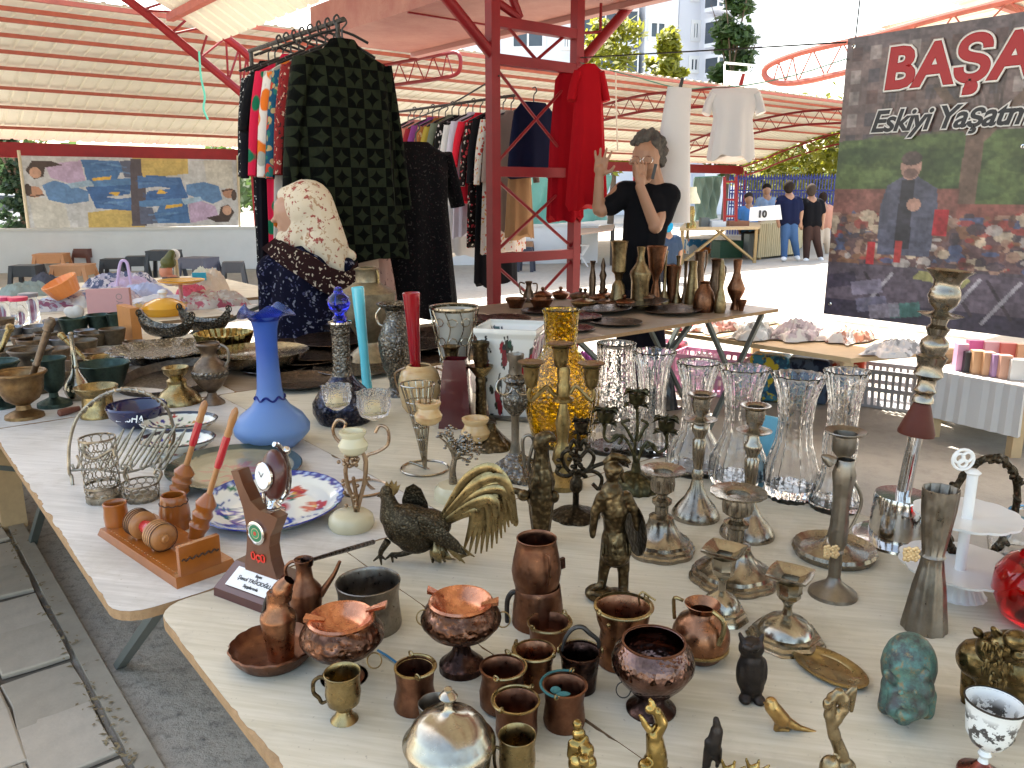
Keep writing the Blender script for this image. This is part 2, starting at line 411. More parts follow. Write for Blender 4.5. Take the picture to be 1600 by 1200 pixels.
# ------------------------------------------------------------------ low wall
wl = thing('low_wall', 'long low whitewashed wall behind the plastic stools', 'wall')
W0, W1 = at(0, 427, 0), at(850, 412, 0); wd_ = (W1 - W0).normalized(); wn = Vector((-wd_.y, wd_.x, 0))
A_, Bq = W0 - wd_ * 14, W1 + wd_ * 1.2
b = B(); b.bar(A_ + wn * .1 + Vector((0, 0, .39)), Bq + wn * .1 + Vector((0, 0, .39)), .2, .78)
b.out('wall_body', plain('whitewash', (.66, .68, .69), .85, .1, 3, bmp=.3), wl, False)
b = B(); b.bar(A_ + wn * .1 + Vector((0, 0, .805)), Bq + wn * .1 + Vector((0, 0, .805)), .26, .05); b.out('coping', plain('coping', (.62, .62, .6), .85, .12, 5), wl, False)
# ------------------------------------------------------------------ canopies
def sheet_mat():
    m, nt, bs = newmat('roof_sheet'); co = coords(nt); f = noise(nt, co, .8, 5, .6); s2 = noise(nt, co, 14, 3)
    c = mix(nt, ramp(nt, f, .3, .7), (.68, .64, .51), (.76, .72, .6)); c = mix(nt, ramp(nt, s2, .6, .8, 0, .35), c, (.42, .37, .27)); nt.links.new(c, bs.inputs['Base Color'])
    bs.inputs['Roughness'].default_value = .45
    tr = N(nt, 'ShaderNodeBsdfTranslucent'); nt.links.new(c, tr.inputs[0]); ms = N(nt, 'ShaderNodeMixShader'); ms.inputs[0].default_value = .022; nt.links.new(bs.outputs[0], ms.inputs[1]); nt.links.new(tr.outputs[0], ms.inputs[2]); nt.links.new(ms.outputs[0], nt.nodes['Material Output'].inputs[0]); return m
SHEET = sheet_mat()
def corrugated(a0, a1, curve, place, pitch=.25, hgt=.02):
    """ribs run along the curve [(q, z)], the waves follow the axis from a0 to a1"""
    n = int((a1 - a0) / pitch); ks = []
    for i in range(n): ks += [(a0 + i * pitch, 0), (a0 + (i + .72) * pitch, 0), (a0 + (i + .78) * pitch, hgt), (a0 + (i + .94) * pitch, hgt)]
    vs = [place(a, q, z + h) for q, z in curve for a, h in ks]; w_ = len(ks)
    return vs, [(j * w_ + i, j * w_ + i + 1, (j + 1) * w_ + i + 1, (j + 1) * w_ + i) for j in range(len(curve) - 1) for i in range(w_ - 1)]
def truss(b, lo, up, zig, r=.03, loop=True, zr=.008):
    b.tube(lo + (list(reversed(up)) if loop else []), r, 8, sm=4 if loop else 4)
    if not loop: b.tube(up, r, 8, sm=4)
    n = zig
    def along(P, t):
        x = t * (len(P) - 1); i = min(int(x), len(P) - 2); return P[i].lerp(P[i + 1], x - i)
    for i in range(n):
        t0, t1 = i / n * .97, (i + .5) / n * .97; t2 = (i + 1) / n * .97
        b.tube([along(lo, t0), along(up, t1)], zr, 5); b.tube([along(up, t1), along(lo, t2)], zr, 5)
# far canopy: low edge beam at v = vC, arching up towards the market
vC = 19.64; ST = .88
rows = [225, 199, 167, 137, 106, 80, 54, 30, 12, -8]
cz = []
for i, y in enumerate(rows):
    v = vC - ST * i; p = onv(0, y, v); cz.append((v, p.z))
cz = [(vC, 2.47)] + cz[1:]
fc = thing('far_canopy', 'long arched market canopy of cream corrugated sheets on red purlins, low edge along the wall', 'canopy', uv(8, vC, 0))
o0 = Vector(fc.location)
b = B(); v2, f2 = corrugated(-9, 27.5, [(v, z + .06) for v, z in cz], lambda a, q, z: uv(a, q, z) - o0); b.add(v2, f2); b.out('roof_sheet', SHEET, fc, False)
for i, (v, z) in enumerate(cz[1:]):
    b = B(); b.bar(uv(-9, v, z) - o0, uv(27.5, v, z) - o0, .055, .055); b.out('purlin', REDFADE, fc, False)
b = B(); b.bar(uv(-9, vC + .05, 2.33) - o0, uv(27.5, vC + .05, 2.33) - o0, .12, .3); b.out('edge_beam', REDPAINT, fc, False)
for u in (27.3, 21.5, 15.0, 8.0, 1.0):
    lo = [uv(u, v, z - .42 - .0 * i) - o0 for i, (v, z) in enumerate(cz[:10])]; up = [uv(u, v, z - .06) - o0 for v, z in cz[:10]]
    lo.append(uv(u, vC - ST * 9.6, cz[9][1] - .38) - o0); up.append(uv(u, vC - ST * 9.6, cz[9][1] - .1) - o0)
    b = B(); truss(b, lo, up, 16, .032, True, .011); b.out('truss', REDPAINT, fc)
for u in (27.3, 21.5, 15.0, 8.0, 1.0, -6):
    b = B(); b.bar(uv(u, vC + .1, 0) - o0, uv(u, vC + .1, 2.3) - o0, .14); b.bar(uv(u + .5, vC + .1, 0) - o0, uv(u + .5, vC + .1, 2.3) - o0, .08)
    for z in (.5, 1.1, 1.7): b.bar(uv(u, vC + .1, z) - o0, uv(u + .5, vC + .1, z) - o0, .05)
    b.out('post', REDPAINT, fc, False)
# near canopy over the stall: vault along d1 with a wide box gutter, red lattice column under it
nc = thing('near_canopy', 'arched canopy overhead with wide faded red box gutter on lattice column', 'canopy', uv(3.9, 4.74, 0)); o1 = Vector(nc.location)
vN0, vN1 = -4.5, 10.3
cu = [(3.78, 3.22), (3.3, 3.5), (2.7, 3.78), (1.9, 4.02), (1.0, 4.2), (0, 4.28), (-.6, 4.24)]
b = B(); v2, f2 = corrugated(vN0, vN1, cu, lambda a, q, z: uv(q, a, z) - o1); b.add(v2, f2); b.out('roof_sheet', SHEET, nc, False)
for u, z in cu[1::2]:
    b = B(); b.bar(uv(u, vN0, z - .05) - o1, uv(u, vN1, z - .05) - o1, .08, .08); b.out('purlin', REDFADE, nc, False)
b = B(); b.bar(uv(4.33, vN0, 3.06) - o1, uv(4.33, 7.7, 3.06) - o1, 1.1, .3)
def gutter_mat():
    m, nt, bs = newmat('gutter_soffit'); co = coords(nt); f = noise(nt, co, 3, 6, .7); f3 = noise(nt, co, 40, 4, .7)
    c = mix(nt, ramp(nt, f, .35, .65), (.27, .08, .06), (.35, .15, .11)); c = mix(nt, ramp(nt, f3, .55, .7, 0, .5), c, (.26, .05, .035)); nt.links.new(c, bs.inputs['Base Color']); bs.inputs['Roughness'].default_value = .5; return m
GUT = gutter_mat(); b.out('gutter', GUT, nc, False)
b = B(); b.bar(uv(4.94, vN0, 3.1) - o1, uv(4.94, 7.7, 3.1) - o1, .1, .46); b.out('fascia', plain('fascia_pink', (.36, .17, .15), .5, .15, 5), nc, False)
for v in range(0, 8, 2):
    b = B(); b.bar(uv(3.8, v, 2.905) - o1, uv(4.86, v, 2.905) - o1, .02, .014); b.out('seam', REDPAINT, nc, False)
lo = [onv(392, 160, vN1) - o1, onv(365, 135, vN1) - o1, onv(284, 68, vN1) - o1, onv(200, 0, vN1) - o1, onv(100, -60, vN1) - o1]
up = [onv(392, 92, vN1) - o1, onv(370, 72, vN1) - o1, onv(325, 38, vN1) - o1, onv(280, 0, vN1) - o1, onv(190, -55, vN1) - o1]
b = B(); truss(b, lo, up, 7, .05, False, .014); b.out('truss', REDPAINT, nc)
# lattice column
ca, cb = uv(3.68, 4.74), uv(4.48, 4.74)
def lat(px, py, q):                       # a point of the column face
    r = ray(px, py); n_ = D1; t = (V(ca)) / (r.x * n_.x + r.y * n_.y); return Vector((r.x * t, r.y * t, H + r.z * t)) - o1
for q in (ca, cb):
    b = B(); b.bar(q - o1, q + Vector((0, 0, 2.91)) - o1, .075, .075, up=D1)
    b.box(q - o1 + Vector((0, 0, .01)), (.2, .2, .02), rz=AZ); b.out('post', REDPAINT, nc, False)
za, zb = [], []
for y in (33, 92, 268, 404): za.append(zat(ca.x, ca.y, y))
for z in za + [.35]:
    b = B(); b.bar(ca + Vector((0, 0, z)) - o1, cb + Vector((0, 0, z)) - o1, .07, .07); b.out('rail', REDPAINT, nc, False)
def brace(u0, z0, u1, z1, r=.012):
    b = B(); b.tube([uv(u0, 4.74, z0) - o1, uv(u1, 4.74, z1) - o1], r, 6); b.out('brace', REDPAINT, nc)
um = 4.08
brace(3.78, za[0], um, za[1] + .03); brace(4.38, za[0], um, za[1] + .03)
for zt_, zb_ in ((za[1], za[2]), (za[2], za[3]), (za[3], .35)):
    brace(3.7, zt_ - .05, 4.46, zb_ + .05); brace(4.46, zt_ - .05, 3.7, zb_ + .05)
for a_, bq in (((694, -8), (768, 85)), ((992, 0), (912, 92))):
    b = B(); b.tube([lat(*a_, 0), lat(*bq, 0)], .04, 10); b.out('knee_brace', REDPAINT, nc)
b = B(); b.tube([lat(905, 52, 0), lat(938, 50, 0)], .012, 6); b.tube([lat(939, 5, 0), lat(938, 52, 0)], .012, 6); b.out('tie_rod', REDPAINT, nc)
for a_, bq in (((775, 2), (812, 28)), ((812, 28), (800, -5))):
    b = B(); b.tube([lat(*a_, 0), lat(*bq, 0)], .03, 8); b.out('hanger_strut', REDPAINT, nc)
# canopy over the neighbouring stall, plus unseen sheets added to shade the ground
n2 = thing('side_canopy', 'cream corrugated canopy corner with looped red truss above the printed banner, unseen shade sheets added', 'canopy', uv(10, 5, 0)); o2 = Vector(n2.location)
cu2 = [(5.3, 3.38), (4, 3.5), (2.5, 3.6), (1, 3.62), (-.5, 3.6), (-2, 3.5), (-4, 3.3)]
for ua, ub, i0, vq in ((4.99, 6.2, 1, 5.2), (6.2, 7.6, 1, 4.1), (7.6, 9.2, 3, 1.6), (9.2, 9.9, 1, 4.2), (9.9, 16, 0, 5.3)):  # sheets nearest the gutter lie out of view, stepped to keep the ground shaded
    b = B(); v2, f2 = corrugated(ua, ub, [(vq, 3.4)] + cu2[i0 + 1:], lambda a, q, z: uv(a, q, z) - o2); b.add(v2, f2); b.out('roof_sheet', SHEET, n2, False)
for q, z in cu2[:6]:
    b = B(); b.bar(uv(9.9 if q > 3 else 7.6 if q > 1.5 else 5.1, q, z - .05) - o2, uv(16, q, z - .05) - o2, .07, .08); b.out('purlin', REDFADE, n2, False)
for u in (9.9, 13.2):
    lo = [uv(u, v, z) - o2 for v, z in ((0, 3.2), (2.5, 3.2), (4.2, 3.12), (5.3, 2.98), (6.3, 2.88), (6.75, 2.95))]
    up = [uv(u, v, z) - o2 for v, z in ((0, 3.55), (2.5, 3.53), (4.2, 3.44), (5.3, 3.32), (6.3, 3.24), (6.8, 3.12))]
    b = B(); truss(b, lo, up, 12, .04, True, .01); b.out('truss', REDFADE, n2)
# ------------------------------------------------------------------ houses, trees, fence beyond the market
def facade(name, label, px0, px1, Y0, Y1, ztop, wins, mat, depth=8):
    """an upright block between two lines of sight; wins: (x0,y0,x1,y1,kind) in survey units on its front"""
    P0, P1 = on(px0, 300, Y0), on(px1, 300, Y1); P0.z = P1.z = 0
    t = thing(name, label, 'building', P0); d = (P1 - P0).normalized(); n_ = Vector((-d.y, d.x, 0))
    b = B(); L_ = (P1 - P0).length; b.box(d * L_ / 2 + n_ * depth / 2 + Vector((0, 0, ztop / 2)), (L_, depth, ztop), rz=math.atan2(d.y, d.x)); b.out('wall', mat, t, False)
    def hit(px, py):
        r = ray(px, py); m_ = Matrix(((r.x, -d.x), (r.y, -d.y))); s_ = m_.inverted() @ Vector((P0.x, P0.y)); return d * s_[1], H + r.z * s_[0]
    R = math.atan2(d.y, d.x)
    for (x0, y0, x1, y1, k) in wins:
        a, z1 = hit(x0, y0); c, z0 = hit(x1, y1); m_ = (a + c) / 2; wd = (c - a).length; zz = (z0 + z1) / 2; hh = z1 - z0
        if k == 'w':
            b = B()
            for sx in (-1, 1): b.box(m_ + d * sx * wd / 2 - n_ * .05 + Vector((0, 0, zz)), (.22, .12, hh + .22), rz=R)
            for sz in (-1, 1): b.box(m_ - n_ * .05 + Vector((0, 0, zz + sz * hh / 2)), (wd - .22, .12, .22), rz=R)
            b.box(m_ - n_ * .04 + Vector((0, 0, zz)), (.12, .1, hh - .22), rz=R)
            f_ = b.out('window', WHITEP, t, False); q = B(); q.box(m_ - n_ * .01 + Vector((0, 0, zz)), (wd - .22, .05, hh - .22), rz=R); q.out('pane', PANE, f_, False)
        else:                             # glazed balcony: slab, parapet, glass bay with mullions
            b = B(); b.box(m_ - n_ * .55 + Vector((0, 0, z0 - .12)), (wd, 1.1, .24), rz=R); b.box(m_ - n_ * .55 + Vector((0, 0, z1 + .12)), (wd, 1.1, .24), rz=R); f_ = b.out('balcony', mat, t, False)
            q = B(); q.box(m_ - n_ * .5 + Vector((0, 0, z0 + hh * .5)), (wd * .97, 1.0, hh), rz=R); q.out('pane', PANE, f_, False)
            q = B(); q.box(m_ - n_ * 1.03 + Vector((0, 0, z0 + hh * .3)), (wd * .98, .05, .1), rz=R)
            for i in range(6): q.box(m_ + d * wd * (i / 5 - .5) * .97 - n_ * 1.02 + Vector((0, 0, z0 + hh * .5)), (.09, .08, hh), rz=R)
            q.out('balcony_frame', WHITEP, f_, False)
    return t
WHITEP = plain('white_trim', (.8, .8, .8), .5, .04); PANE = plain('window_pane', (.05, .065, .085), .08, .5, .3)
WALLB = plain('render_blue_white', (.74, .75, .8), .8, .05, .3)
wb = []
for y in (-60, -8, 40, 100, 150): wb.append((862, y + 2, 908 + 28, y + 30, 'b'))
wb2 = [(912, 25, 996, 70, 'b'), (912, -40, 996, 5, 'b'), (912, 90, 996, 130, 'b'), (800, 45, 850, 75, 'w'), (640, 55, 700, 80, 'w'), (880, 54, 890, 76, 'w')]
facade('apartment_block', 'pale blue apartment block with dark glazed balconies behind the red column', 560, 998, 58, 56, 30, wb2, WALLB)
facade('apartment_block', 'pale apartment wall bay with pairs of white framed windows above yellow trees', 999, 1048, 55.2, 56, 31, [(1015, 33, 1039, 62, 'w'), (1015, -40, 1039, -10, 'w'), (1014, 92, 1038, 122, 'w')], WALLB, 6)
facade('apartment_block', 'narrow pale stair tower with small white windows between two apartment bays', 1049, 1099, 57, 57.5, 31.5, [(1082, 34, 1091, 62, 'w'), (1078, 90, 1090, 112, 'w'), (1082, -30, 1091, 0, 'w')], WALLB, 6)
facade('apartment_block', 'apartment corner with stacked rounded dark balconies beside the cypress', 1100, 1176, 56.5, 60, 31, [(1102, 36, 1140, 76, 'b'), (1102, -12, 1140, 22, 'b'), (1102, 92, 1140, 120, 'b')], WALLB, 6)
def leafmat(name, c1, c2):
    m, nt, bs = newmat(name); co = coords(nt); f = noise(nt, co, 1.6, 3); nt.links.new(mix(nt, f, c1, c2), bs.inputs['Base Color']); bs.inputs['Roughness'].default_value = .55
    tr = N(nt, 'ShaderNodeBsdfTranslucent'); nt.links.new(mix(nt, f, tuple(x * 1.5 for x in c1), tuple(x * 1.7 for x in c2)), tr.inputs[0]); ad = N(nt, 'ShaderNodeMixShader'); ad.inputs[0].default_value = .45
    nt.links.new(bs.outputs[0], ad.inputs[1]); nt.links.new(tr.outputs[0], ad.inputs[2]); nt.links.new(ad.outputs[0], nt.nodes['Material Output'].inputs[0]); return m
LEAFY = leafmat('leaf_yellow_green', (.16, .17, .012), (.26, .26, .025)); LEAFG = leafmat('leaf_green', (.035, .07, .02), (.08, .13, .035)); LEAFD = leafmat('leaf_dark', (.02, .04, .018), (.04, .07, .03))
BARK = plain('bark', (.12, .09, .065), .95, .3, 8)
def tree(name, label, base, h, cr, n, leaf, kind='round', ls=.18, group=None, ch=None):
    t = thing(name, label, 'tree', base, group=group); rr = random.Random(n + int(base[0] * 10))
    b = B(); b.tube([(0, 0, 0), (.1, 0, h * .3), (0, .1, h * .62)], [.16, .12, .05], 8, 3)
    for i in range(5): a = i * 1.3; b.tube([(0, 0, h * (.3 + .05 * i)), (math.cos(a) * cr * .35, math.sin(a) * cr * .35, h * (.5 + .05 * i)), (math.cos(a) * cr * .7, math.sin(a) * cr * .7, h * (.62 + .05 * i))], [.06, .04, .015], 6, 2)
    b.out('trunk', BARK, t); v = []; f = []
    cl = []
    for i in range(46):
        a = rr.uniform(0, 6.3)
        if kind == 'cone': q = rr.random() ** .8; z = h * (.08 + .92 * q); r = cr * (1 - q) ** .8 * rr.uniform(.35, 1.0); s_ = cr * .32 * (1.15 - q)
        else: e = rr.uniform(-1, 1); z = h * .64 + e * h * .34; r = cr * math.sqrt(max(.05, 1 - e * e)) * rr.uniform(.35, 1.0); s_ = cr * rr.uniform(.18, .34)
        cl.append((Vector((math.cos(a) * r, math.sin(a) * r, z)), s_))
    for i in range(n):
        c, s_ = cl[i % len(cl)]; p = c + Vector((rr.gauss(0, s_ * .6), rr.gauss(0, s_ * .6), rr.gauss(0, s_ * .55)))
        x = Vector((rr.gauss(0, 1), rr.gauss(0, 1), rr.gauss(0, .6))).normalized() * ls * rr.uniform(.6, 1.2); y = x.orthogonal().normalized() * ls * .5
        k = len(v); v += [p - x, p - y, p + x, p + y]; f.append((k, k + 1, k + 2, k + 3))
    b = B(); b.add(v, f); b.out('crown', leaf, t, False); return t
def gp(px, Y): p = on(px, 300, Y); p.z = 0; return p
tree('cypress_tree', 'tall narrow dark cypress beside the apartment corner balconies', gp(1133, 46), 15.5, 1.9, 5200, LEAFG, 'cone', .3)
for px, Y, h, r, l in ((955, 40, 9.3, 1.7, 'broad yellow green tree topping the far canopy roof beside the column'), (1030, 41, 9.2, 1.0, 'small yellow green tree showing over the far canopy before the window bay')):
    tree('leafy_tree', l, gp(px, Y), h, r, 2600, LEAFY, 'round', .24, 'yellow green trees over the canopy')
tree('leafy_tree', 'big bright yellow green tree beyond the blue fence beside the banner', gp(1262, 33), 4.9, 2.0, 3600, LEAFY, 'round', .17, 'trees behind the blue fence')
tree('leafy_tree', 'paler tree behind the blue fence under the canopy end', gp(1196, 36), 4.0, 1.5, 2200, LEAFY, 'round', .17, 'trees behind the blue fence')
tree('leafy_tree', 'yellow green tree partly hidden by the banner edge', gp(1335, 31), 5.0, 1.9, 2600, LEAFY, 'round', .17, 'trees behind the blue fence')
tree('garden_tree', 'dense green tree beyond the wall at the jeans banner end', gp(8, 25), 3.6, 1.2, 3200, LEAFG, 'round', .14)
tree('garden_tree', 'tall dark conifer touching the pole of the jeans banner', gp(29, 22), 3.3, .5, 1800, LEAFD, 'cone', .12)
tree('garden_tree', 'broad green tree at the far end of the low wall', gp(-60, 27), 4.2, 2.0, 2600, LEAFG, 'round', .16)
rr = random.Random(77); v = []; f = []
for i in range(9000):
    px = rr.uniform(-250, 1500); Y = rr.uniform(62, 76); p = gp(px, Y); hmax = 3.2 + 1.6 * math.sin(px * .021) + 1.1 * math.sin(px * .057 + 1); p.z = rr.uniform(0, 1) ** .8 * max(1.2, hmax); k = len(v)
    x = Vector((rr.gauss(0, 1), rr.gauss(0, 1), rr.gauss(0, .7))).normalized() * rr.uniform(.3, .7); y = x.orthogonal().normalized() * .3; v += [p - x, p - y, p + x, p + y]; f.append((k, k + 1, k + 2, k + 3))
b = B(); b.add(v, f); tag(b.out('distant_shrubbery', LEAFG, None, False), kind='stuff')
def fence():
    t = thing('blue_fence', 'blue metal fence of spear pickets behind the walking couple', 'fence', gp(1150, 29)); o = Vector(t.location); a, c = gp(1140, 29) - o, gp(1345, 27) - o
    BL = plain('fence_blue', (.03, .05, .3), .4, .1); n = 46
    for z in (.55, 1.0, 1.55):
        b = B(); b.bar(a + Vector((0, 0, z)), c + Vector((0, 0, z)), .05); b.out('rail', BL, t, False)
    pk = B(); pk.box((0, 0, .98), (.035, .035, 1.85)); pk.lathe([(.04, 1.9), (.05, 1.95), (.001, 2.1)], 6); me = pk.mesh('picket'); me.materials.append(BL)
    for i in range(n + 1): o_ = link('picket', me, None, t, False); o_.location = a.lerp(c, i / n)
    b = B()
    for i in range(n): b.tube([a.lerp(c, (i + .5 + .42 * math.cos(q)) / n) + Vector((0, 0, 1.28 + .2 * math.sin(q))) for q in np.linspace(0, 2 * PI, 9)[:-1]], .02, 5, closed=True)
    tag(b.out('ring_band', BL, t), kind='stuff')
    b = B(); b.bar(a + Vector((0, .2, .2)), c + Vector((0, .2, .2)), .2, .4); b.out('plinth', plain('plinth_white', (.7, .7, .7), .8, .08), t, False)
fence()
rl = thing('roof_railing', 'white frame with pale panels standing on the far canopy roof', 'railing', on(1135, 118, 24)); o = Vector(rl.location)
b = B()
for i in range(6):
    p, q = on(1132 + i * 38, 100 + 3 * i, 24) - o, on(1132 + i * 38, 146 + i, 24) - o; b.bar(p, q, .04)
b.bar(on(1132, 98, 24) - o, on(1330, 116, 24) - o, .05); b.out('rail', WHITEP, rl, False)
for i in range(4):
    b = B(); b.add([on(1134 + i * 38, 110 + 3 * i, 24.1) - o, on(1170 + i * 38, 113 + 3 * i, 24.1) - o, on(1170 + i * 38, 142 + i, 24.1) - o, on(1134 + i * 38, 141 + i, 24.1) - o], [(0, 1, 2, 3)])
    b.add([on(1134 + i * 38, 110 + 3 * i, 24.12) - o, on(1170 + i * 38, 113 + 3 * i, 24.12) - o, on(1170 + i * 38, 142 + i, 24.12) - o, on(1134 + i * 38, 141 + i, 24.12) - o], [(3, 2, 1, 0)]); b.out('panel', plain('pale_panel', (.75, .73, .7), .7, .05), rl, False)
# ------------------------------------------------------------------ stall tables
def table_mat(name, c0, c1):
    m, nt, bs = newmat(name); co = coords(nt, 'Object', (1, 1, 1), (0, 0, -AZ)); mp = N(nt, 'ShaderNodeMapping'); mp.inputs['Scale'].default_value = (60, 3.5, 5); nt.links.new(co, mp.inputs[0])
    g = noise(nt, mp.outputs[0], 1.6, 6, .6); mp2 = N(nt, 'ShaderNodeMapping'); mp2.inputs['Scale'].default_value = (7, 1.1, 1); nt.links.new(co, mp2.inputs[0]); g2 = noise(nt, mp2.outputs[0], 1.5, 5, .65)
    d = noise(nt, co, 3.2, 7, .7); sp = noise(nt, co, 120, 2)
    c = mix(nt, ramp(nt, g, .36, .66), c0, c1); c = mix(nt, ramp(nt, g2, .5, .7, 0, .6), c, tuple(x * .72 for x in c0)); c = mix(nt, ramp(nt, d, .52, .74, 0, .6), c, (.36, .32, .24)); c = mix(nt, ramp(nt, sp, .68, .76, 0, .6), c, (.3, .26, .2))
    nt.links.new(c, bs.inputs['Base Color']); nt.links.new(ramp(nt, d, .3, .7, .3, .55), bs.inputs['Roughness']); bs.inputs['Specular IOR Level'].default_value = .4; bump(nt, bs, g, .08, .002); return m
TOPW = table_mat('table_laminate', (.6, .55, .42), (.72, .67, .55)); TOPW2 = table_mat('table_laminate_pale', (.56, .54, .5), (.7, .68, .64))
CHIP = plain('chipboard_edge', (.36, .235, .13), .9, .35, 60, bmp=.6)
LEGM = plain('leg_paint', (.13, .15, .14), .4, .15, 15, metallic=.3)
TOPB = table_mat('table_brown', (.22, .165, .115), (.32, .25, .18))
def table(label, u0, u1, v0, v1, mat, round_c=(1, 1, 1, 1), z=ZT, th=.02, along='v', leg=LEGM, group='folding stall tables', legs=True, sd=0, chip=1):
    t = thing('stall_table', label, 'table', uv((u0 + u1) / 2, (v0 + v1) / 2, 0), AZ, group); rr = random.Random(sd)
    W, L_ = (u1 - u0) / 2, (v1 - v0) / 2; R_ = .06; pts = []
    for k, (sx, sy) in enumerate(((-1, -1), (1, -1), (1, 1), (-1, 1))):
        r = R_ if round_c[k] else .012
        a0 = PI + k * PI / 2
        for q in range(6): a = a0 + q / 5 * PI / 2; pts.append((sx * (W - r) + r * math.cos(a), sy * (L_ - r) + r * math.sin(a)))
    # worn, nibbled edge
    P = []; n = len(pts)
    for i in range(n):
        a, c = Vector(pts[i]), Vector(pts[(i + 1) % n]); k = max(1, int((c - a).length / .012))
        for q in range(k): P.append(a.lerp(c, q / k))
    m = len(P); nb = np.convolve(np.random.RandomState(sd + 3).uniform(0, 1, m), np.ones(4) / 4, 'same'); nb = np.clip(nb - .52, 0, 1) * .02 * chip
    top = [(p.x * (1 - nb[i] / max(.2, abs(p.length))), p.y * (1 - nb[i] / max(.2, abs(p.length))), z) for i, p in enumerate(P)]
    b = B(); b.add(top, [tuple(range(m))]); b.out('table_top', mat, t, False)
    b = B(); low = [(p.x, p.y, z - .0045) for p in P]; bot = [(p.x, p.y, z - th) for p in P]
    b.add([(x, y, z - .0004) for x, y, _ in top] + low + bot, [(i, (i + 1) % m, m + (i + 1) % m, m + i)[::-1] for i in range(m)] + [(m + i, m + (i + 1) % m, 2 * m + (i + 1) % m, 2 * m + i)[::-1] for i in range(m)] + [tuple(reversed(range(2 * m, 3 * m)))])
    b.out('edge_band', CHIP, t, False)
    if isinstance(legs, list):
        for (a, c, d, e) in legs:
            b = B(); T_ = Matrix.Rotation(-AZ, 3, 'Z'); o = Vector(t.location); b.bar(T_ @ (uv(a, c, z - th - .012) - o), T_ @ (uv(d, e, 0) - o), .03, .024); b.out('leg', leg, t, False)
    elif legs:
        for sx in (-1, 1):
            for s in (-1, 1):
                b = B(); x = sx * (W - .05 - (.03 if s > 0 else 0))
                if along == 'v': b.bar((x, -s * (L_ - .08), z - th - .012), (x, s * min(L_ - .04, .5 * 1.0 + L_ * .1), .0), .03, .022)
                else:
                    y = sx * (L_ - .06 - (.03 if s > 0 else 0)); b.bar((-s * (W - .1), y, z - th - .012), (s * (W - .12), y, 0), .03, .022)
                b.out('leg', leg, t, False)
    return t
uM = .743; uRt = 1.795; vS = 1.486; vD = 3.03
table('pale worn stall table holding the copper pots, one corner chipped', .352, uM - .0008, .15, vS - .002, TOPW, (0, 0, 0, 1), sd=1, chip=1.5, legs=[(.72, .3, .72, 1.0), (.72, 1.3, .72, .5)])
table('pale stall table holding the pewter candlesticks and small figurines', uM + .0008, uRt, .15, vS - .002, TOPW, (0, 0, 0, 0), sd=2, chip=.15)
table('whitish stall table under the wooden mortar set and blue vase', .288, 1.0255, vS + .002, vD - .004, TOPW2, (1, 0, 0, 0), sd=3, chip=1.3, legs=[(.5, 1.72, .5, 2.64), (.95, 1.75, .95, 2.64), (.9, 2.9, .9, 2.2)])
table('pale stall table under the amber and clear glass vases', 1.027, uRt, vS + .002, vD - .004, TOPW, (0, 0, 0, 0), sd=4, chip=.15)
table('dark brown stall table spread with lidded copper dishes beside the lattice column', 2.9, 3.998, vD + .004, 4.4, TOPB, (0, 0, 0, 0), along='u', sd=5)
table('dark brown stall table end crowded with tall copper jugs and propped plates', 4.002, 4.74, vD + .004, 3.76, TOPB, (0, 0, 0, 0), along='u', sd=15)
table('brown stall table spread with flat metal trays behind the blue vase', 1.1, 2.894, vD + .004, vD + .95, TOPB, (0, 0, 0, 0), along='u', sd=6)
table('grey stall table under the crowd of mortars and bowls', -.7, 1.094, vD + .004, vD + 1.0, TOPW2, (0, 0, 0, 0), sd=7, legs=[(.52, 3.1, .456, 3.893), (1.0, 3.9, 1.0, 3.2), (-.6, 3.2, -.6, 3.9)])
table('rear stall table under the dark pots and boat shaped bowls', -.9, 1.4, vD + 1.01, 5.04, TOPW, (0, 0, 0, 0), along='u', sd=8)
table('rear stall table heaped with kitchenware and toys', .2, 1.85, 5.05, 5.8, TOPW, (0, 0, 0, 0), along='u', sd=9)
table('hindmost stall table covered by soft bags and cloth piles', .2, 2.6, 5.81, 7.7, TOPW, (0, 0, 0, 0), along='u', sd=10)
b = B(); p = at(22, 822, 0); b.box((0, 0, .365), (.1, .1, .73)); t = b.out('table_trestle', plain('raw_pine', (.5, .34, .18), .75, .2, 30)); t.location = p; t.rotation_euler = (0, 0, AZ)
tag(t, 'square raw pine post propping the pale stall table edge', 'trestle')
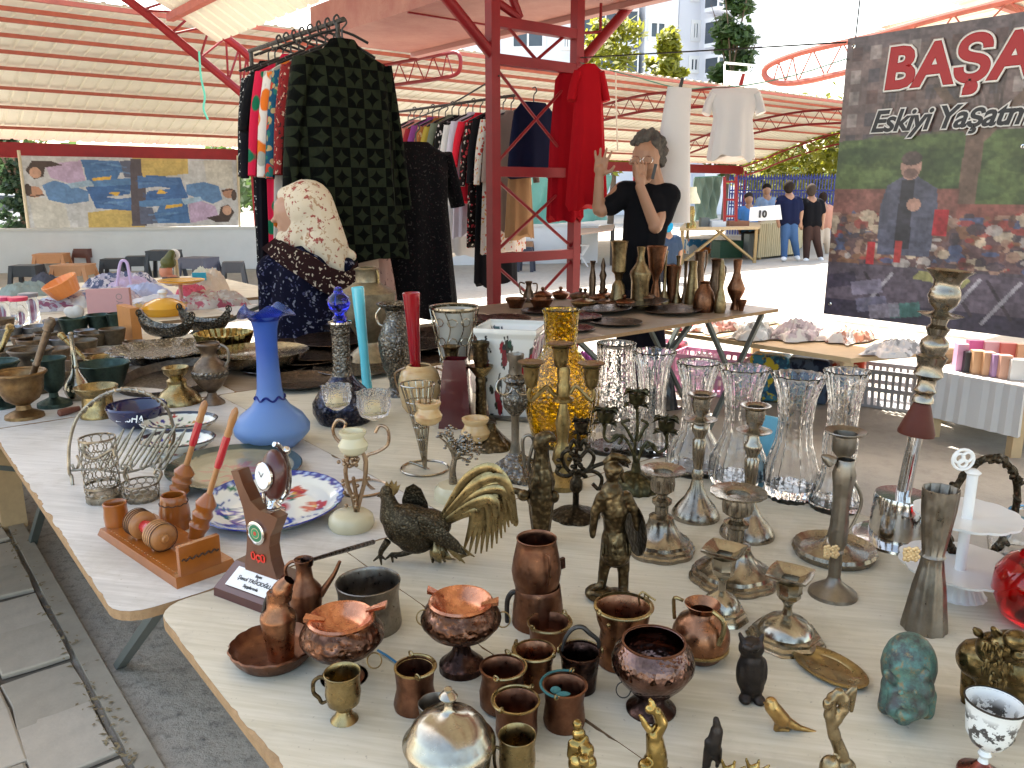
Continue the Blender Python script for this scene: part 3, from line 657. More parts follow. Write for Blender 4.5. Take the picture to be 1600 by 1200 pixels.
# ================================================================== wares: turned vessels
class Ctx: pass
def stand(px, pyb, r0, z=ZT):
    """place of a base whose front touches the surface z on a line of sight, r0 = base radius in survey units"""
    p = at(px, pyb, z); r = r0 * mpp(p); Y = p.y + r * .97
    return Vector((p.x * Y / p.y, Y, z)), r
def turned(name, label, cat, px, pyb, parts, z=ZT, group=None, r0=None, seg=28, rz=0, tilt=None, single=False):
    r0 = r0 if r0 is not None else parts[0][2][0][0]
    P, _ = stand(px, pyb, r0, z); k = Ctx(); k.P = P; k.px = px
    if not single: k.t = thing(name, label, cat, P, 0, group)
    def zz(y): return 0.0 if y is None else zat(P.x, P.y, y) - z
    def rr(r, h): return r * mpp(Vector((P.x, P.y, z + h)))
    k.z = zz; k.r = rr
    k.L = lambda x, y, dy=0.0: on(x, y, P.y + dy) - P
    k.m = lambda r, y=None: rr(r, zz(y))
    for pn, mat, prof, *o in parts:
        o = o[0] if o else {}
        pr = []
        for q in prof:
            h = zz(q[1]); pr.append((rr(q[0], h), h) + tuple(q[2:]))
        if 'hol' in o:
            t, yf = o['hol']; hf = zz(yf); t = rr(t, hf)
            rim = pr[-1]; inn = [(max(q[0] - t, .0008), q[1]) + tuple(q[2:]) for q in reversed(pr) if q[1] > hf + .001]
            pr = pr + [(rim[0] - t * .5, rim[1] + t * .5) + tuple(rim[2:])] + inn
            rf = np.interp(hf, [q[0 + 1] for q in pr[:len(prof)]], [q[0] for q in pr[:len(prof)]]) - t
            pr += [(max(rf, .0008), hf + .001), (.0006, hf)]
        if min(q[1] for q in pr) < -.002: print('LOW', name, pn, label[:30], round(min(q[1] for q in pr), 4))
        b = B(); b.lathe(pr, o.get('seg', seg), cap=o.get('cap', pn not in ('rim', 'drip_pan')), flute=o.get('flute'), poly=o.get('poly'), rot=o.get('rot', 0) + rz, sx=o.get('sx', 1), lob=o.get('lob'))
        ob = b.out(pn, mat, None if single else k.t)
        if single: ob.name = name; ob.location = P; tag(ob, label, cat, group); k.t = ob
        if 'paint' in o: paint(ob.data, o['paint'])
    if tilt: k.t.rotation_euler = tilt
    return k
def tubepart(k, name, mat, pts, r, seg=8, sm=4, **kw):
    """a bent rod in the plane through the thing's axis: pts (x, y[, nearer/farther in m])"""
    b = B(); P = [k.L(*p) for p in pts]
    rs = [k.m(q) for q in r] if isinstance(r, (list, tuple)) else k.m(r)
    b.tube(P, rs, seg, sm, **kw); return b.out(name, mat, k.t)
def ringpart(k, name, mat, c, R, r, ang=0.3, dy=-.0):
    b = B(); o = k.L(c[0], c[1], dy); q = k.m(R); b.tube([o + Vector((q * math.cos(a), q * .35 * math.sin(a), q * math.sin(a))) for a in np.linspace(0, 2 * PI, 19)[:-1]], k.m(r), 6, closed=True); return b.out(name, mat, k.t)
def bail(k, mat, y, r, lift=0, a0=.4, w=2.2, sag=6, name='bail_handle'):
    """a swung-down bail lying along the rim, with its eyes"""
    b = B(); R = k.m(r); h = k.z(y); pts = []
    for a in np.linspace(0, PI, 11): pts.append(Vector((math.cos(a + a0) * R, math.sin(a + a0) * R, h + k.m(lift) * math.sin(a))))
    b.tube(pts, k.m(w), 6, 2); b.out(name, mat, k.t)
    for s in (pts[0], pts[-1]):
        b = B(); q = k.m(4.2); b.tube([s + Vector((q * math.cos(a) * math.sin(a0), q * math.cos(a), q * (math.sin(a) + .4))) for a in np.linspace(0, 2 * PI, 11)[:-1]], k.m(1.5), 5, closed=True); b.out('eye', BRASS, k.t)
GC = 'small copper pots with bail handles'
# --- copper tray and long-spouted ewers
k = turned('copper_tray', 'round copper tray with scalloped rim under the tall copper ewer', 'tray', 430, 1056, [('dish', COPPERV, [(50, None), (60, 1019, .0), (66, 1006, .035), (64, 1004, .035), (58, 1015, 0), (50, 1020), (.5, 1020.5)], {'lob': 16, 'seg': 64})], single=True)
def ewer(label, px, pyb, dy, s, mat, spoutpts, handle, mouth, z=ZT):
    k = turned('copper_ewer', label, 'ewer', px, pyb, [('body', mat, [(23 * s, None), (24 * s, 1034 + dy), (20 * s, 1026 + dy), (24 * s, 990 + dy), (28 * s, 966 + dy), (27 * s, 960 + dy), (17 * s, 950 + dy), (15.5 * s, 935 + dy), (15 * s, 925 + dy)])], z=z, r0=23 * s)
    b = B(); b.tube([k.L(px, 936 + dy), k.L(px + 2, 920 + dy), k.L(px + mouth[0], mouth[1] + dy)], [k.m(15 * s), k.m(16 * s), k.m(9 * s)], 14, 3, cap=False); b.out('neck', mat, k.t)
    tubepart(k, 'handle', IRON, handle, 3 * s, sm=4)
    if spoutpts: tubepart(k, 'spout', mat, spoutpts, [7, 5, 3.2], sm=4)
    return k
ewer('tall copper ewer with slanted open mouth standing on the copper tray', 440, 1040, 0, 1, COPPER, None, [(432, 920), (417, 935), (411, 960), (411, 978), (420, 985)], (12, 906), z=ZT + .008)
k = turned('copper_ewer', 'copper ewer with long thin straight spout behind the tray', 'ewer', 481, 990, [('body', COPPERV, [(21, None), (22, 978), (26, 925), (25, 919), (14, 905), (12, 888), (13, 880), (15, 874)], {'hol': (1.5, 900)})], r0=21)
tubepart(k, 'spout', COPPERV, [(500, 930), (508, 918), (522, 897), (531, 877)], [6, 5, 3.5, 2.6]); tubepart(k, 'handle', COPPERV, [(470, 878), (455, 878), (446, 888), (449, 902), (460, 912)], 2.6)
k0 = k
b = B(); P0 = k.P; a, c = k.L(486, 875, 0), at(583, 847, ZT + .02) - P0
b.tube([a, a.lerp(c, .5), c], [.0035, .005, .0055], 8); t = thing('copper_ladle', 'dark copper ladle with long straight handle resting across the ewer mouth', 'ladle', P0); b.out('handle', COPPERD, t)
b = B(); b.lathe([(.001, -.012), (.01, -.008), (.012, .003), (.011, .003), (.009, -.006), (.001, -.009)], 16, c=k.L(480, 876)); b.out('bowl', COPPERD, t)
# --- cauldrons, ashtrays, cups
k = turned('copper_pot', 'wide tinned copper pot with thick rim behind the footed ashtray', 'pot', 579, 1001, [('body', TIN, [(49, None), (50, 972), (47, 940), (47, 925), (50, 912), (51, 908)], {'hol': (2.5, 968)})])
def ashtray(label, px, pyb, y0, s, mat, ears, ring):
    k = turned('footed_ashtray', label, 'ashtray', px, pyb, [('foot', COPPERD if s < 1 else COPPERV, [(37 * s, None), (37 * s, y0 + 95), (30 * s, y0 + 90), (17 * s, y0 + 78), (13 * s, y0 + 68), (13 * s, y0 + 58)]),
        ('body', mat, [(13 * s, y0 + 60), (28 * s, y0 + 55), (52 * s, y0 + 44), (65 * s, y0 + 30), (66 * s, y0 + 24), (60 * s, y0 + 12), (54 * s, y0 + 4), (52.5 * s, y0 + 2)], {'cap': False}),
        ('bowl', COPPERB, [(52 * s, y0 + 4), (53 * s, y0 - 1), (50 * s, y0 - 4), (46 * s, y0 - 2), (36 * s, y0 + 12), (24 * s, y0 + 19), (.5, y0 + 21)], {'cap': False})], r0=37 * s)
    for (x, y, x2, y2, dy) in ears:
        b = B(); a, c = k.L(x, y, dy), k.L(x2, y2, dy); w = Vector((0, k.m(9), 0)); b.add([a - w * .5, c - w, c + w, a + w * .5, a - w * .5 + Vector((0, 0, .003)), c - w + Vector((0, 0, .006)), c + w + Vector((0, 0, .006)), a + w * .5 + Vector((0, 0, .003))], [(0, 1, 2, 3), (7, 6, 5, 4), (0, 4, 5, 1), (1, 5, 6, 2), (2, 6, 7, 3), (3, 7, 4, 0)]); b.out('cigarette_rest', COPPERB, k.t, False)
    for r in ring: ringpart(k, 'ring', BRASS, r, 11, 1.2, dy=r[2])
    return k
ashtray('squat footed copper ashtray with bright bowl and blue strap on its ring', 539, 1078, 966, 1.0, COPPERE, [(508, 970, 476, 968, -.01), (572, 955, 604, 947, .02)], [(585, 1032, -.02)])
k = ashtray('footed copper ashtray on tall dark stem behind the bail pots', 722, 1064, 940, .96, COPPERE, [(694, 932, 668, 924, .03), (752, 946, 779, 942, -.01)], [(662, 965, -.01), (786, 968, 0)])
b = B(); b.tube([at(590, 1016, ZT + .006), at(604, 1024, ZT + .004), at(622, 1037, ZT + .003)], .002, 6); tag(b.out('blue_strap', plain('blue_plastic', (.03, .2, .42), .4)), 'thin blue plastic tie lying between ashtray and bail pot', 'strap')
def handle_c(k, name, mat, x, y0, y1, out, r, dy=0):
    return tubepart(k, name, mat, [(x, y0, dy), (x + out * .8, y0 - 2, dy), (x + out, (y0 * .6 + y1 * .4), dy), (x + out * .7, y1 - 3, dy), (x - out * .1, y1, dy)], r)
k = turned('brass_mug', 'small footed brass mug with curly handle at the table edge', 'mug', 539, 1137, [('foot', BRASS, [(22, None), (22, 1124), (14, 1115), (11, 1108), (13, 1104)]), ('bowl', BRASS, [(13, 1105), (25, 1096), (28, 1082), (27, 1070), (27, 1058), (29, 1050)], {'hol': (1.5, 1090)})])
tubepart(k, 'handle', BRONZE, [(514, 1062), (500, 1058), (490, 1066), (490, 1082), (498, 1090), (503, 1098), (510, 1096)], [3, 3.4, 3.4, 3.2, 3.4, 3, 2.4])
def pot(label, px, pyb, prof, yr, rr_, mat=COPPERV, fl=None, lift=0, a0=.4, wv=2.2, br=None):
    k = turned('copper_pot', label, 'pot', px, pyb, [('body', mat, prof, {'hol': (1.6, prof[0][1] if prof[0][1] else prof[1][1] - 4)}), ('rim', BRASS if fl else mat, [(rr_ - 1.5, yr + 3), (rr_ + 2.2, yr + 1.2), (rr_ + 2.2, yr - .6), (rr_ - 1.0, yr - 1)], {})], group=GC, r0=prof[0][0])
    bail(k, br or BRASS, yr - 1, rr_ + 3, lift, a0, wv); return k
pot('copper pot with belted waist and bail laid over its rim, nearest the brass mug', 650, 1122, [(33, None), (34, 1096), (29, 1076), (29, 1066), (31, 1046), (31, 1042)], 1042, 30, lift=0, a0=-1.3, fl=1)
k = turned('pewter_cup', 'small pewter cup half hidden behind the lidded pewter bowl', 'cup', 682, 1148, [('bowl', PEWTERD, [(20, None), (24, 1128), (26, 1112), (28, 1098)], {'hol': (1.6, 1122)})], single=True)
k = turned('lidded_bowl', 'round lidded pewter bowl engraved with leaves and topped by a knob', 'bowl', 704, 1262, [('bowl', PEWTER, [(42, None), (40, 1236), (52, 1222), (62, 1200), (66, 1180), (68, 1166)]), ('lid', SILVER, [(68, 1165), (73, 1161), (73, 1157), (66, 1150), (60, 1138), (48, 1125), (30, 1118), (14, 1114), (8, 1108), (6.5, 1100)], {'seg': 44}), ('knob', SILVER, [(6.5, 1101), (6, 1096), (13, 1092), (15, 1088), (11, 1083), (5, 1080), (7, 1076), (.5, 1073)])], r0=42)
k = turned('brass_cup', 'plain yellow brass cup in front of the bail pots', 'cup', 808, 1232, [('bowl', BRASS, [(24, None), (27, 1205), (29, 1185), (28, 1165), (30, 1148)], {'hol': (1.8, 1200)})])
handle_c(k, 'handle', BRONZE, 782, 1170, 1205, -10, 2.6)
# two mugs stacked
def twomugs():
    k = turned('copper_mug', 'copper mug standing upright, second mug stacked in its mouth', 'mug', 840, 992, [('body', COPPERV, [(40, None), (40, 968), (39, 945), (36, 922), (35, 914)], {'hol': (1.5, 960)})])
    tubepart(k, 'handle', IRON, [(811, 925), (800, 926), (793, 938), (792, 960), (793, 980)], [4, 4.5, 4, 3.6, 3.2])
    z1 = k.P.z + k.z(918)
    q = turned('copper_mug', 'copper mug with belly stacked in the mouth of another mug', 'mug', 834, 934, [('body', COPPERV, [(33, None), (37, 905), (39, 892), (37, 876), (32, 852), (31, 846), (32, 842)], {'hol': (1.8, 900)})], z=z1, r0=33)
    q.t.location = k.P + Vector((-.003, 0, z1 - k.P.z + .001)); q.P = Vector(q.t.location)
    tubepart(q, 'handle', COPPERV, [(850, 868, -.04), (854, 872, -.046), (855, 890, -.047), (853, 912, -.044), (849, 916, -.036)], 2.2)
    b = B(); b.bar(q.L(866, 885, .02), q.L(878, 880, .03), .006, .02); b.out('handle', COPPERD, q.t)
twomugs()
pot('copper pot with wide brassy rim below the stacked mugs', 857, 1020, [(27, None), (29, 1002), (30, 985), (32, 972)], 972, 32, fl=1, a0=-2.4)
pot('small bright lined copper pot beside the dark iron bailed bucket', 835, 1084, [(28, None), (28, 1060), (27, 1040), (31, 1018)], 1016, 31, fl=1, a0=2.6, mat=COPPER)
k = pot('dark copper bucket with upright iron bail', 905, 1089, [(25, None), (27, 1060), (29, 1038), (31, 1020)], 1018, 31, mat=COPPERD, a0=0, wv=.8)
tubepart(k, 'bail_handle', IRON, [(878, 1016), (884, 996), (896, 982), (910, 980), (922, 990), (934, 1000), (936, 1012)], [2.4, 3, 3.5, 4, 4, 3.5, 2.6])
pot('round bellied copper pot with bail folded in front of the tall footed ashtray', 785, 1121, [(29, None), (35, 1098), (36, 1080), (32, 1062), (34, 1044)], 1042, 34, lift=0, a0=-1.8)
pot('copper pot with pale brass rim just behind the plain brass cup', 807, 1167, [(31, None), (33, 1140), (32, 1120), (35, 1096)], 1094, 35, fl=1, a0=.9)
k = pot('copper pot with green verdigris on its rim and eye', 881, 1149, [(31, None), (33, 1122), (30, 1095), (33, 1072)], 1070, 34, a0=1.2, br=plain('verdigris', (.05, .13, .125), .8, .5, 60, bmp=.4))
b = B(); b.ball(k.L(868, 1078, -.045), (k.m(8), k.m(3), k.m(6)), 10, 7); b.ball(k.L(880, 1084, -.047), (k.m(11), k.m(3), k.m(4)), 10, 7); b.out('verdigris_crust', MATS['verdigris'], k.t)
k = turned('copper_pot', 'large orange copper pot with riveted hooks and flat brass rim', 'pot', 970, 1053, [('body', COPPER, [(37, None), (39, 1030), (36, 1004), (34, 984), (41, 966), (43, 950)], {'hol': (1.8, 1025)}), ('rim', BRASS, [(41, 952), (46, 949), (46, 946), (42, 945)])], group=GC)
bail(k, BRASS, 946, 46, 0, -2.6, 1.6); tubepart(k, 'hook', BRASS, [(1000, 945, .02), (998, 932, .02), (1004, 925, .02), (1012, 930, .02), (1024, 938, .02)], 1.6)
b = B(); b.ball(k.L(951, 977, -.045), k.m(3.5), 8, 6); b.out('rivet', BRASS, k.t)
COPPERH = metal('copper_hammered', (.28, .16, .13), (.1, .055, .04), .16, .5, hammer=160)
k = turned('footed_bowl', 'big dark hammered copper bowl on a wide round foot', 'bowl', 1016, 1131, [('foot', COPPERD, [(39, None), (39, 1105), (34, 1101), (22, 1094), (19, 1086)]), ('bowl', COPPERH, [(19, 1087), (34, 1076), (52, 1058), (64, 1040), (65, 1030), (60, 1016), (50, 1006), (48, 1003)], {'hol': (1.8, 1070), 'seg': 44})], r0=39)
b = B(); b.lathe([(k.m(47, 1003), k.z(1004)), (k.m(50, 1003), k.z(1003)), (k.m(50, 1003), k.z(1001)), (k.m(47, 1003), k.z(1001))], 40, cap=False); b.out('rim', COPPERV, k.t); ringpart(k, 'ring', IRON, (974, 1078), 11, 1.0, dy=-.02)
k = turned('copper_jug', 'round copper jug with belt seam and two flat brass handles', 'jug', 1092, 1041, [('body', COPPER, [(30, None), (33, 1022), (42, 1008), (45, 996), (44, 984), (36, 968), (22, 960), (20, 954), (24, 948), (28, 943)], {'hol': (1.6, 1018)}), ('seam', BRASS, [(42, 1012), (44.5, 1010), (44.5, 1007), (43, 1006)])])
tubepart(k, 'handle', BRASS, [(1067, 938, .02), (1054, 934, .02), (1053, 950, .02), (1054, 966, .02)], 3); tubepart(k, 'handle', BRASS, [(1113, 955, -.03), (1128, 968, -.035), (1131, 985, -.04), (1122, 1008, -.042)], 4)
# --- candlesticks and pewter
GP = 'pewter and silver candlesticks'
def stick(label, px, pyb, parts, mat, **kw): return turned('candlestick', label, 'candlestick', px, pyb, [(n, m or mat, pr, o) for n, m, pr, o in parts], group=GP, **kw)
def low_stick(label, cx, pyb, ys, R, mat):
    yr = ys; s = R / 52
    return stick(label, cx, pyb, [('base', None, [(R * .95, None, .06), (R * .95, pyb - R * .42 - 4, .06), (R * .89, pyb - R * .42 - 6, .06), (R * .89, pyb - R * .42 - 10, .06), (R * .81, pyb - R * .42 - 12, .06), (R * .79, pyb - R * .42 - 17, .05), (R * .62, pyb - R * .42 - 22, .03), (R * .5, pyb - R * .42 - 30, .02), (R * .4, pyb - R * .42 - 40, 0), (R * .35, pyb - R * .42 - 48, 0), (R * .36, pyb - R * .42 - 52, 0)], {'lob': 8, 'seg': 96}),
        ('knop', None, [(R * .36, pyb - R * .42 - 52), (10 * s, pyb - R * .42 - 56), (10 * s, yr + 55), (15 * s, yr + 50), (15 * s, yr + 45), (8 * s, yr + 41), (8 * s, yr + 36)], {}),
        ('socket', None, [(8 * s, yr + 37), (17 * s, yr + 30, .03), (18 * s, yr + 20, .05), (16.5 * s, yr + 6, .05)], {'flute': (14, .04), 'seg': 56}),
        ('drip_pan', None, [(14 * s, yr + 6, 0), (24 * s, yr + 3, .02), (32 * s, yr + 1, .05), (32.5 * s, yr - 2, .05), (26 * s, yr - .5, 0), (18 * s, yr, 0), (14 * s, yr + 2, 0), (13 * s, yr + 14, 0), (.5, yr + 15, 0)], {'lob': 12, 'seg': 60})], mat)
low_stick('low pewter candlestick with lobed base beside the bronze warrior', 1030, 881, 735, 54, PEWTER)
low_stick('low pewter candlestick with wide lobed base behind the square silver pair', 1143, 933, 770, 68, PEWTER)
def tall_stick(label, px, cx2, pyb, yr, R, s, mat):
    yb = pyb - R * .4
    return stick(label, (px + cx2) / 2, pyb, [('base', None, [(R, None, 0), (R, yb - 3, 0), (R * .96, yb - 8, 0), (R * .8, yb - 17, 0), (R * .5, yb - 30, 0), (R * .3, yb - 45, 0), (R * .22, yb - 58, 0)], {'seg': 40}),
        ('column', None, [(R * .22, yb - 58), (9 * s, yb - 62), (8.5 * s, yb - 70), (6.5 * s, yb - 74), (8 * s, yb - 78), (9.5 * s, yb - 100, .05), (10.5 * s, yb - 118, .05), (8 * s, yb - 121), (8 * s, yb - 124), (13 * s, yb - 135), (13 * s, yb - 141), (9 * s, yb - 146), (7.5 * s, yr + 42)], {'flute': (12, 0), 'seg': 48}),
        ('drip_pan', None, [(7 * s, yr + 44), (20 * s, yr + 42), (26 * s, yr + 39), (26 * s, yr + 38), (12 * s, yr + 37.5), (6 * s, yr + 34)], {}),
        ('socket', None, [(6 * s, yr + 35), (11 * s, yr + 29), (14 * s, yr + 18), (14 * s, yr + 6), (21.5 * s, yr + 1), (22.5 * s, yr - 1), (20 * s, yr - 1.5), (12 * s, yr + 2), (11 * s, yr + 14), (.5, yr + 15)], {'flute': (16, .025), 'seg': 48})], mat)
tall_stick('tallest pewter candlestick with round base and fluted column', 1087, 1084, 821, 616, 37, 1, PEWTER)
tall_stick('tall pewter candlestick with round base, second in height, near the cut glass vase', 1168, 1163, 852, 634, 42, 1.06, PEWTER)
def square_stick(label, px, pyb, yr, R, s):
    yb = pyb - R * .45
    return stick(label, px, pyb, [('base', None, [(R, None), (R, yb - 3), (R * .93, yb - 6), (R * .93, yb - 10), (R * .84, yb - 13), (R * .84, yb - 17), (R * .72, yb - 19)], {'poly': (8, .12), 'seg': 48, 'rot': .39}),
        ('dome', None, [(R * .72, yb - 18), (R * .66, yb - 26), (R * .5, yb - 34), (R * .28, yb - 39), (R * .13, yb - 44)], {}),
        ('stem', None, [(R * .14, yb - 43), (6 * s, yb - 52), (6.5 * s, yb - 58), (12 * s, yb - 66), (17 * s, yb - 70), (17 * s, yb - 76), (19 * s, yb - 78), (18 * s, yb - 84), (20 * s, yr + 12)], {'poly': (8, 0), 'seg': 48, 'rot': .39}),
        ('drip_pan', None, [(18 * s, yr + 12), (30 * s, yr + 5), (37 * s, yr + 1), (37 * s, yr - 2), (30 * s, yr - 1), (22 * s, yr + 4), (14 * s, yr + 7), (13 * s, yr + 16), (.5, yr + 17)], {'poly': (4, .25), 'seg': 48, 'rot': .2})], SILVER)
square_stick('silver candlestick with square drip pan behind the copper jug', 1124, 984, 858, 42, .95)
square_stick('silver candlestick with square drip pan and eight-sided stepped base, above the oval tray', 1224, 1029, 896, 59, 1.02)
stick('dull pewter candlestick with wide saucer base and broad rim near the glass vases', 1300, 891, [('saucer', PEWTER, [(58, None, .01), (62, 857, .03), (60, 852, .03), (50, 858, 0), (30, 853, 0), (18, 846, 0), (13, 838, 0)], {'lob': 26, 'seg': 78}), ('stem', None, [(13, 838), (10, 822), (9, 790), (8, 760), (8, 730), (12, 720), (9, 714)], {}), ('socket', None, [(9, 715), (17, 705), (18, 690), (18, 681), (28, 677), (32, 674), (31, 672.5), (18, 677), (16, 690), (.5, 692)], {})], PEWTERD, r0=58)
FLOR = plain('gilt_flower', (.7, .5, .26), .4, .3, 60, metallic=.6)
def flower_band(k, px, y, r, n=4, s=7):
    b = B()
    for i in range(n):
        o = k.L(px + (i % 2 - .5) * 12, y + (i // 2 - .5) * 9, -k.m(r) - .001)
        for j in range(5): a = j * 1.257; b.ball(o + Vector((math.cos(a), 0, math.sin(a))) * k.m(s * .55), (k.m(s * .5), .002, k.m(s * .5)), 7, 5)
        b.ball(o + Vector((0, -.002, 0)), k.m(s * .3), 7, 5)
    tag(b.out('flower_ornament', FLOR, k.t), kind='stuff')
k = turned('slender_vase', 'slender pewter bud vase with thin curved handle and gilt flowers', 'vase', 1299, 946, [('foot', PEWTERD, [(37, None), (36, 924), (24, 916), (12, 908), (9, 900)]), ('body', PEWTERD, [(9, 901), (10, 880), (9, 866), (11, 862), (9, 858), (14, 846), (14, 815), (12, 790), (15, 760), (18, 740), (15, 728), (14, 718)], {'hol': (1.4, 800), 'flute': (9, .03)})], r0=37)
tubepart(k, 'handle', PEWTERD, [(1306, 722), (1325, 740), (1343, 768), (1345, 790), (1332, 820), (1316, 842)], [2.5, 2.6, 2.8, 2.6, 2.2, 1.8]); flower_band(k, 1299, 862, 11)
b = B(); o = k.L(1290, 720); b.tube([k.L(1300, 722), k.L(1290, 715), k.L(1284, 712)], [k.m(10), k.m(7), k.m(2)], 8); b.out('lip', PEWTERD, k.t)
k = turned('slender_vase', 'tall fluted pewter vase pinched at the waist with white flower band', 'vase', 1441, 997, [('body', PEWTERD, [(33, None), (33, 976), (29, 950), (24, 915), (18, 885), (16, 872), (19, 868), (16, 864), (20, 835), (25, 795), (27, 764)], {'hol': (1.6, 830), 'flute': (11, .03), 'seg': 66})])
flower_band(k, 1424, 866, 17, 4, 8)
# --- hookah
k = turned('hookah', 'tall brass and chrome hookah with brown wooden bell at the table corner', 'hookah', 1400, 868, [('plate', CHROME, [(66, None), (68, 842), (67, 838), (50, 836)], {'seg': 44}), ('pot', CHROME, [(44, 838), (43, 800), (42, 778), (40, 772), (.5, 774)], {'seg': 44}), ('pipe', CHROME, [(11, 776), (10.5, 680)], {}), ('bell', plain('turned_wood', (.085, .017, .008), .5, .3, 18, spec=.25), [(8, 682), (27, 678), (27, 673), (14, 634), (12, 628)], {}),
    ('stem', PEWTER, [(12, 630), (16, 627), (15, 620), (12, 616), (17, 610), (13, 604), (14, 592), (22, 585), (18, 572), (20, 566), (23, 556), (17, 552), (21, 540), (20, 532), (12, 524), (18, 512), (11, 506), (13, 497)], {}), ('tray', PEWTER, [(12, 497), (24, 494), (34, 490), (30, 489), (16, 487), (9, 484)], {'seg': 36}), ('bowl', PEWTER, [(9, 485), (20, 474), (24, 462), (22, 452), (19, 446), (21, 436), (30, 426), (37, 421), (35, 420), (20, 430), (.5, 440)], {})], r0=66)
for pt in list(k.t.children):
    if pt.name.split('.')[0] in ('pipe', 'bell', 'stem', 'tray', 'bowl'):
        h0 = k.z(775); pt.data.transform(Matrix.Translation((0, 0, h0)) @ Matrix.Rotation(.085, 4, 'Y') @ Matrix.Translation((0, 0, -h0)))
# --- goblet, plate, cake stand, jar, red vase
ENAM = plain('chipped_enamel', (.78, .79, .76), .25, .03, 10, coat=.4)
def enamel():
    m, nt, bs = newmat('enamel_goblet'); co = coords(nt); f = noise(nt, co, 75, 3, .7); hz = N(nt, 'ShaderNodeSeparateXYZ'); nt.links.new(co, hz.inputs[0])
    gate = nt.nodes.new('ShaderNodeMath'); gate.operation = 'MULTIPLY'; nt.links.new(ramp(nt, f, .5, .54), gate.inputs[0]); nt.links.new(ramp(nt, hz.outputs[2], .10, .085), gate.inputs[1])
    nt.links.new(mix(nt, gate.outputs[0], (.78, .79, .76), (.07, .065, .06)), bs.inputs['Base Color']); bs.inputs['Roughness'].default_value = .3; return m
k = turned('enamel_goblet', 'white enamel goblet with black scrolls and dark chipped rim', 'goblet', 1528, 1234, [('foot', metal('foot_copper', (.4, .12, .09), (.15, .05, .04)), [(34, None), (33, 1206), (16, 1198), (8, 1190)]), ('stem', ENAM, [(8, 1191), (6, 1184), (10, 1178), (7, 1172), (11, 1168)]), ('bowl', enamel(), [(10, 1169), (24, 1160), (33, 1146), (37, 1125), (39, 1110), (43, 1098)], {'hol': (1.6, 1150), 'seg': 40}), ('rim', IRON, [(41, 1099), (44.5, 1097.5), (44.5, 1096), (42, 1095.5)], {})], r0=34, tilt=(0, .05, 0))
b = B(); c = at(1295, 1047, ZT); a_, b_ = at(1242, 1012, ZT), at(1348, 1078, ZT); L_ = (b_ - a_).length / 2; rz = math.atan2((b_ - a_).y, (b_ - a_).x)
b.lathe([(L_ * .7, 0), (L_ * .98, .006), (L_, .009), (L_ * .95, .010), (L_ * .72, .007), (L_ * .66, .004), (.001, .0035)], 40, sx=1)
for i, v in enumerate(b.v): b.v[i] = (v[0], v[1] * .62, v[2])
o = b.out('oval_tray', BRASS); o.location = c; o.rotation_euler = (0, 0, rz); tag(o, 'oval embossed brass tray lying below the square silver candlestick', 'tray')
WH = plain('white_ceramic', (.78, .78, .76), .35, .03, 8, coat=.3)
k = turned('cake_stand', 'two-tier white cake stand with scalloped plates and ring finial', 'cake stand', 1492, 946, [('foot', WH, [(42, None, .02), (38, 925, .05), (26, 905, .05), (16, 898, 0)], {'flute': (18, .03), 'seg': 72}), ('lower_plate', WH, [(14, 899), (50, 894, 0), (84, 884, .05), (86, 880, .05), (50, 888, 0), (.5, 889)], {'lob': 13, 'seg': 78}), ('pole', WH, [(8, 889), (8, 815)], {}), ('upper_plate', WH, [(8, 818), (40, 814, 0), (74, 806, .05), (75, 802, .05), (40, 808, 0), (.5, 809)], {'lob': 13, 'seg': 78}), ('pole', WH, [(8, 809), (8, 742), (12, 738), (6, 733)], {})], r0=42)
b = B(); o = k.L(1505, 718)
for R_, c_ in ((16, (0, 0)), (7, (-6, 2)), (7, (6, 4)), (6, (0, -6))): b.tube([o + Vector((k.m(R_) * math.cos(a) + k.m(c_[0]), 0, k.m(R_) * math.sin(a) + k.m(c_[1]))) for a in np.linspace(0, 2 * PI, 17)[:-1]], k.m(2.2), 6, closed=True)
tag(b.out('finial', WH, k.t), kind='stuff')
GL = glass('clear_glass', (1, 1, 1), .01)
k = turned('glass_jar', 'round clear glass jar with blue rim behind the red vase', 'jar', 1598, 900, [('body', GL, [(34, None), (50, 876), (56, 850), (54, 830), (42, 812), (30, 806)], {'hol': (1.6, 872), 'seg': 40}), ('rim', glass('blue_glass', (.12, .4, .75), .05), [(28, 806), (33, 805), (33, 801), (29, 801)], {})], r0=34)
k = turned('red_vase', 'round shiny red glass vase cut off by the picture edge', 'vase', 1618, 992, [('body', glass('red_glass', (.75, .012, .02), .03), [(30, None), (55, 962), (70, 930), (68, 900), (54, 880), (40, 872)], {'hol': (2, 958), 'seg': 40})], r0=30, single=True)
# floral wreath frame standing behind the cake stand
P = at(1530, 893, ZT + .002); t = thing('wreath_frame', 'dark bronze ring frame of leaves standing behind the cake stand', 'frame', P)
c = on(1535, 797, P.y) - P; R_ = 66 * mpp(P); b = B(); rr = random.Random(3)
b.tube([c + Vector((R_ * 1.0 * math.cos(a), .35 * R_ * math.cos(a), R_ * 1.28 * math.sin(a))) for a in np.linspace(0, 2 * PI, 33)[:-1]], .007, 8, closed=True); b.out('ring', BRONZED, t)
b = B()
for i in range(60):
    a = rr.uniform(0, 6.28); q = c + Vector((R_ * math.cos(a), .35 * R_ * math.cos(a) + rr.uniform(-.006, .006), R_ * 1.28 * math.sin(a))); M = Matrix.Rotation(rr.uniform(0, 6), 3, 'Y') @ Matrix.Rotation(rr.uniform(-.6, .6), 3, 'Z'); b.ball(q + Vector((rr.uniform(-.006, .006), 0, rr.uniform(-.006, .006))), (.011, .004, .006), 8, 5, M)
tag(b.out('leaf_relief', BRONZED, t), kind='stuff')
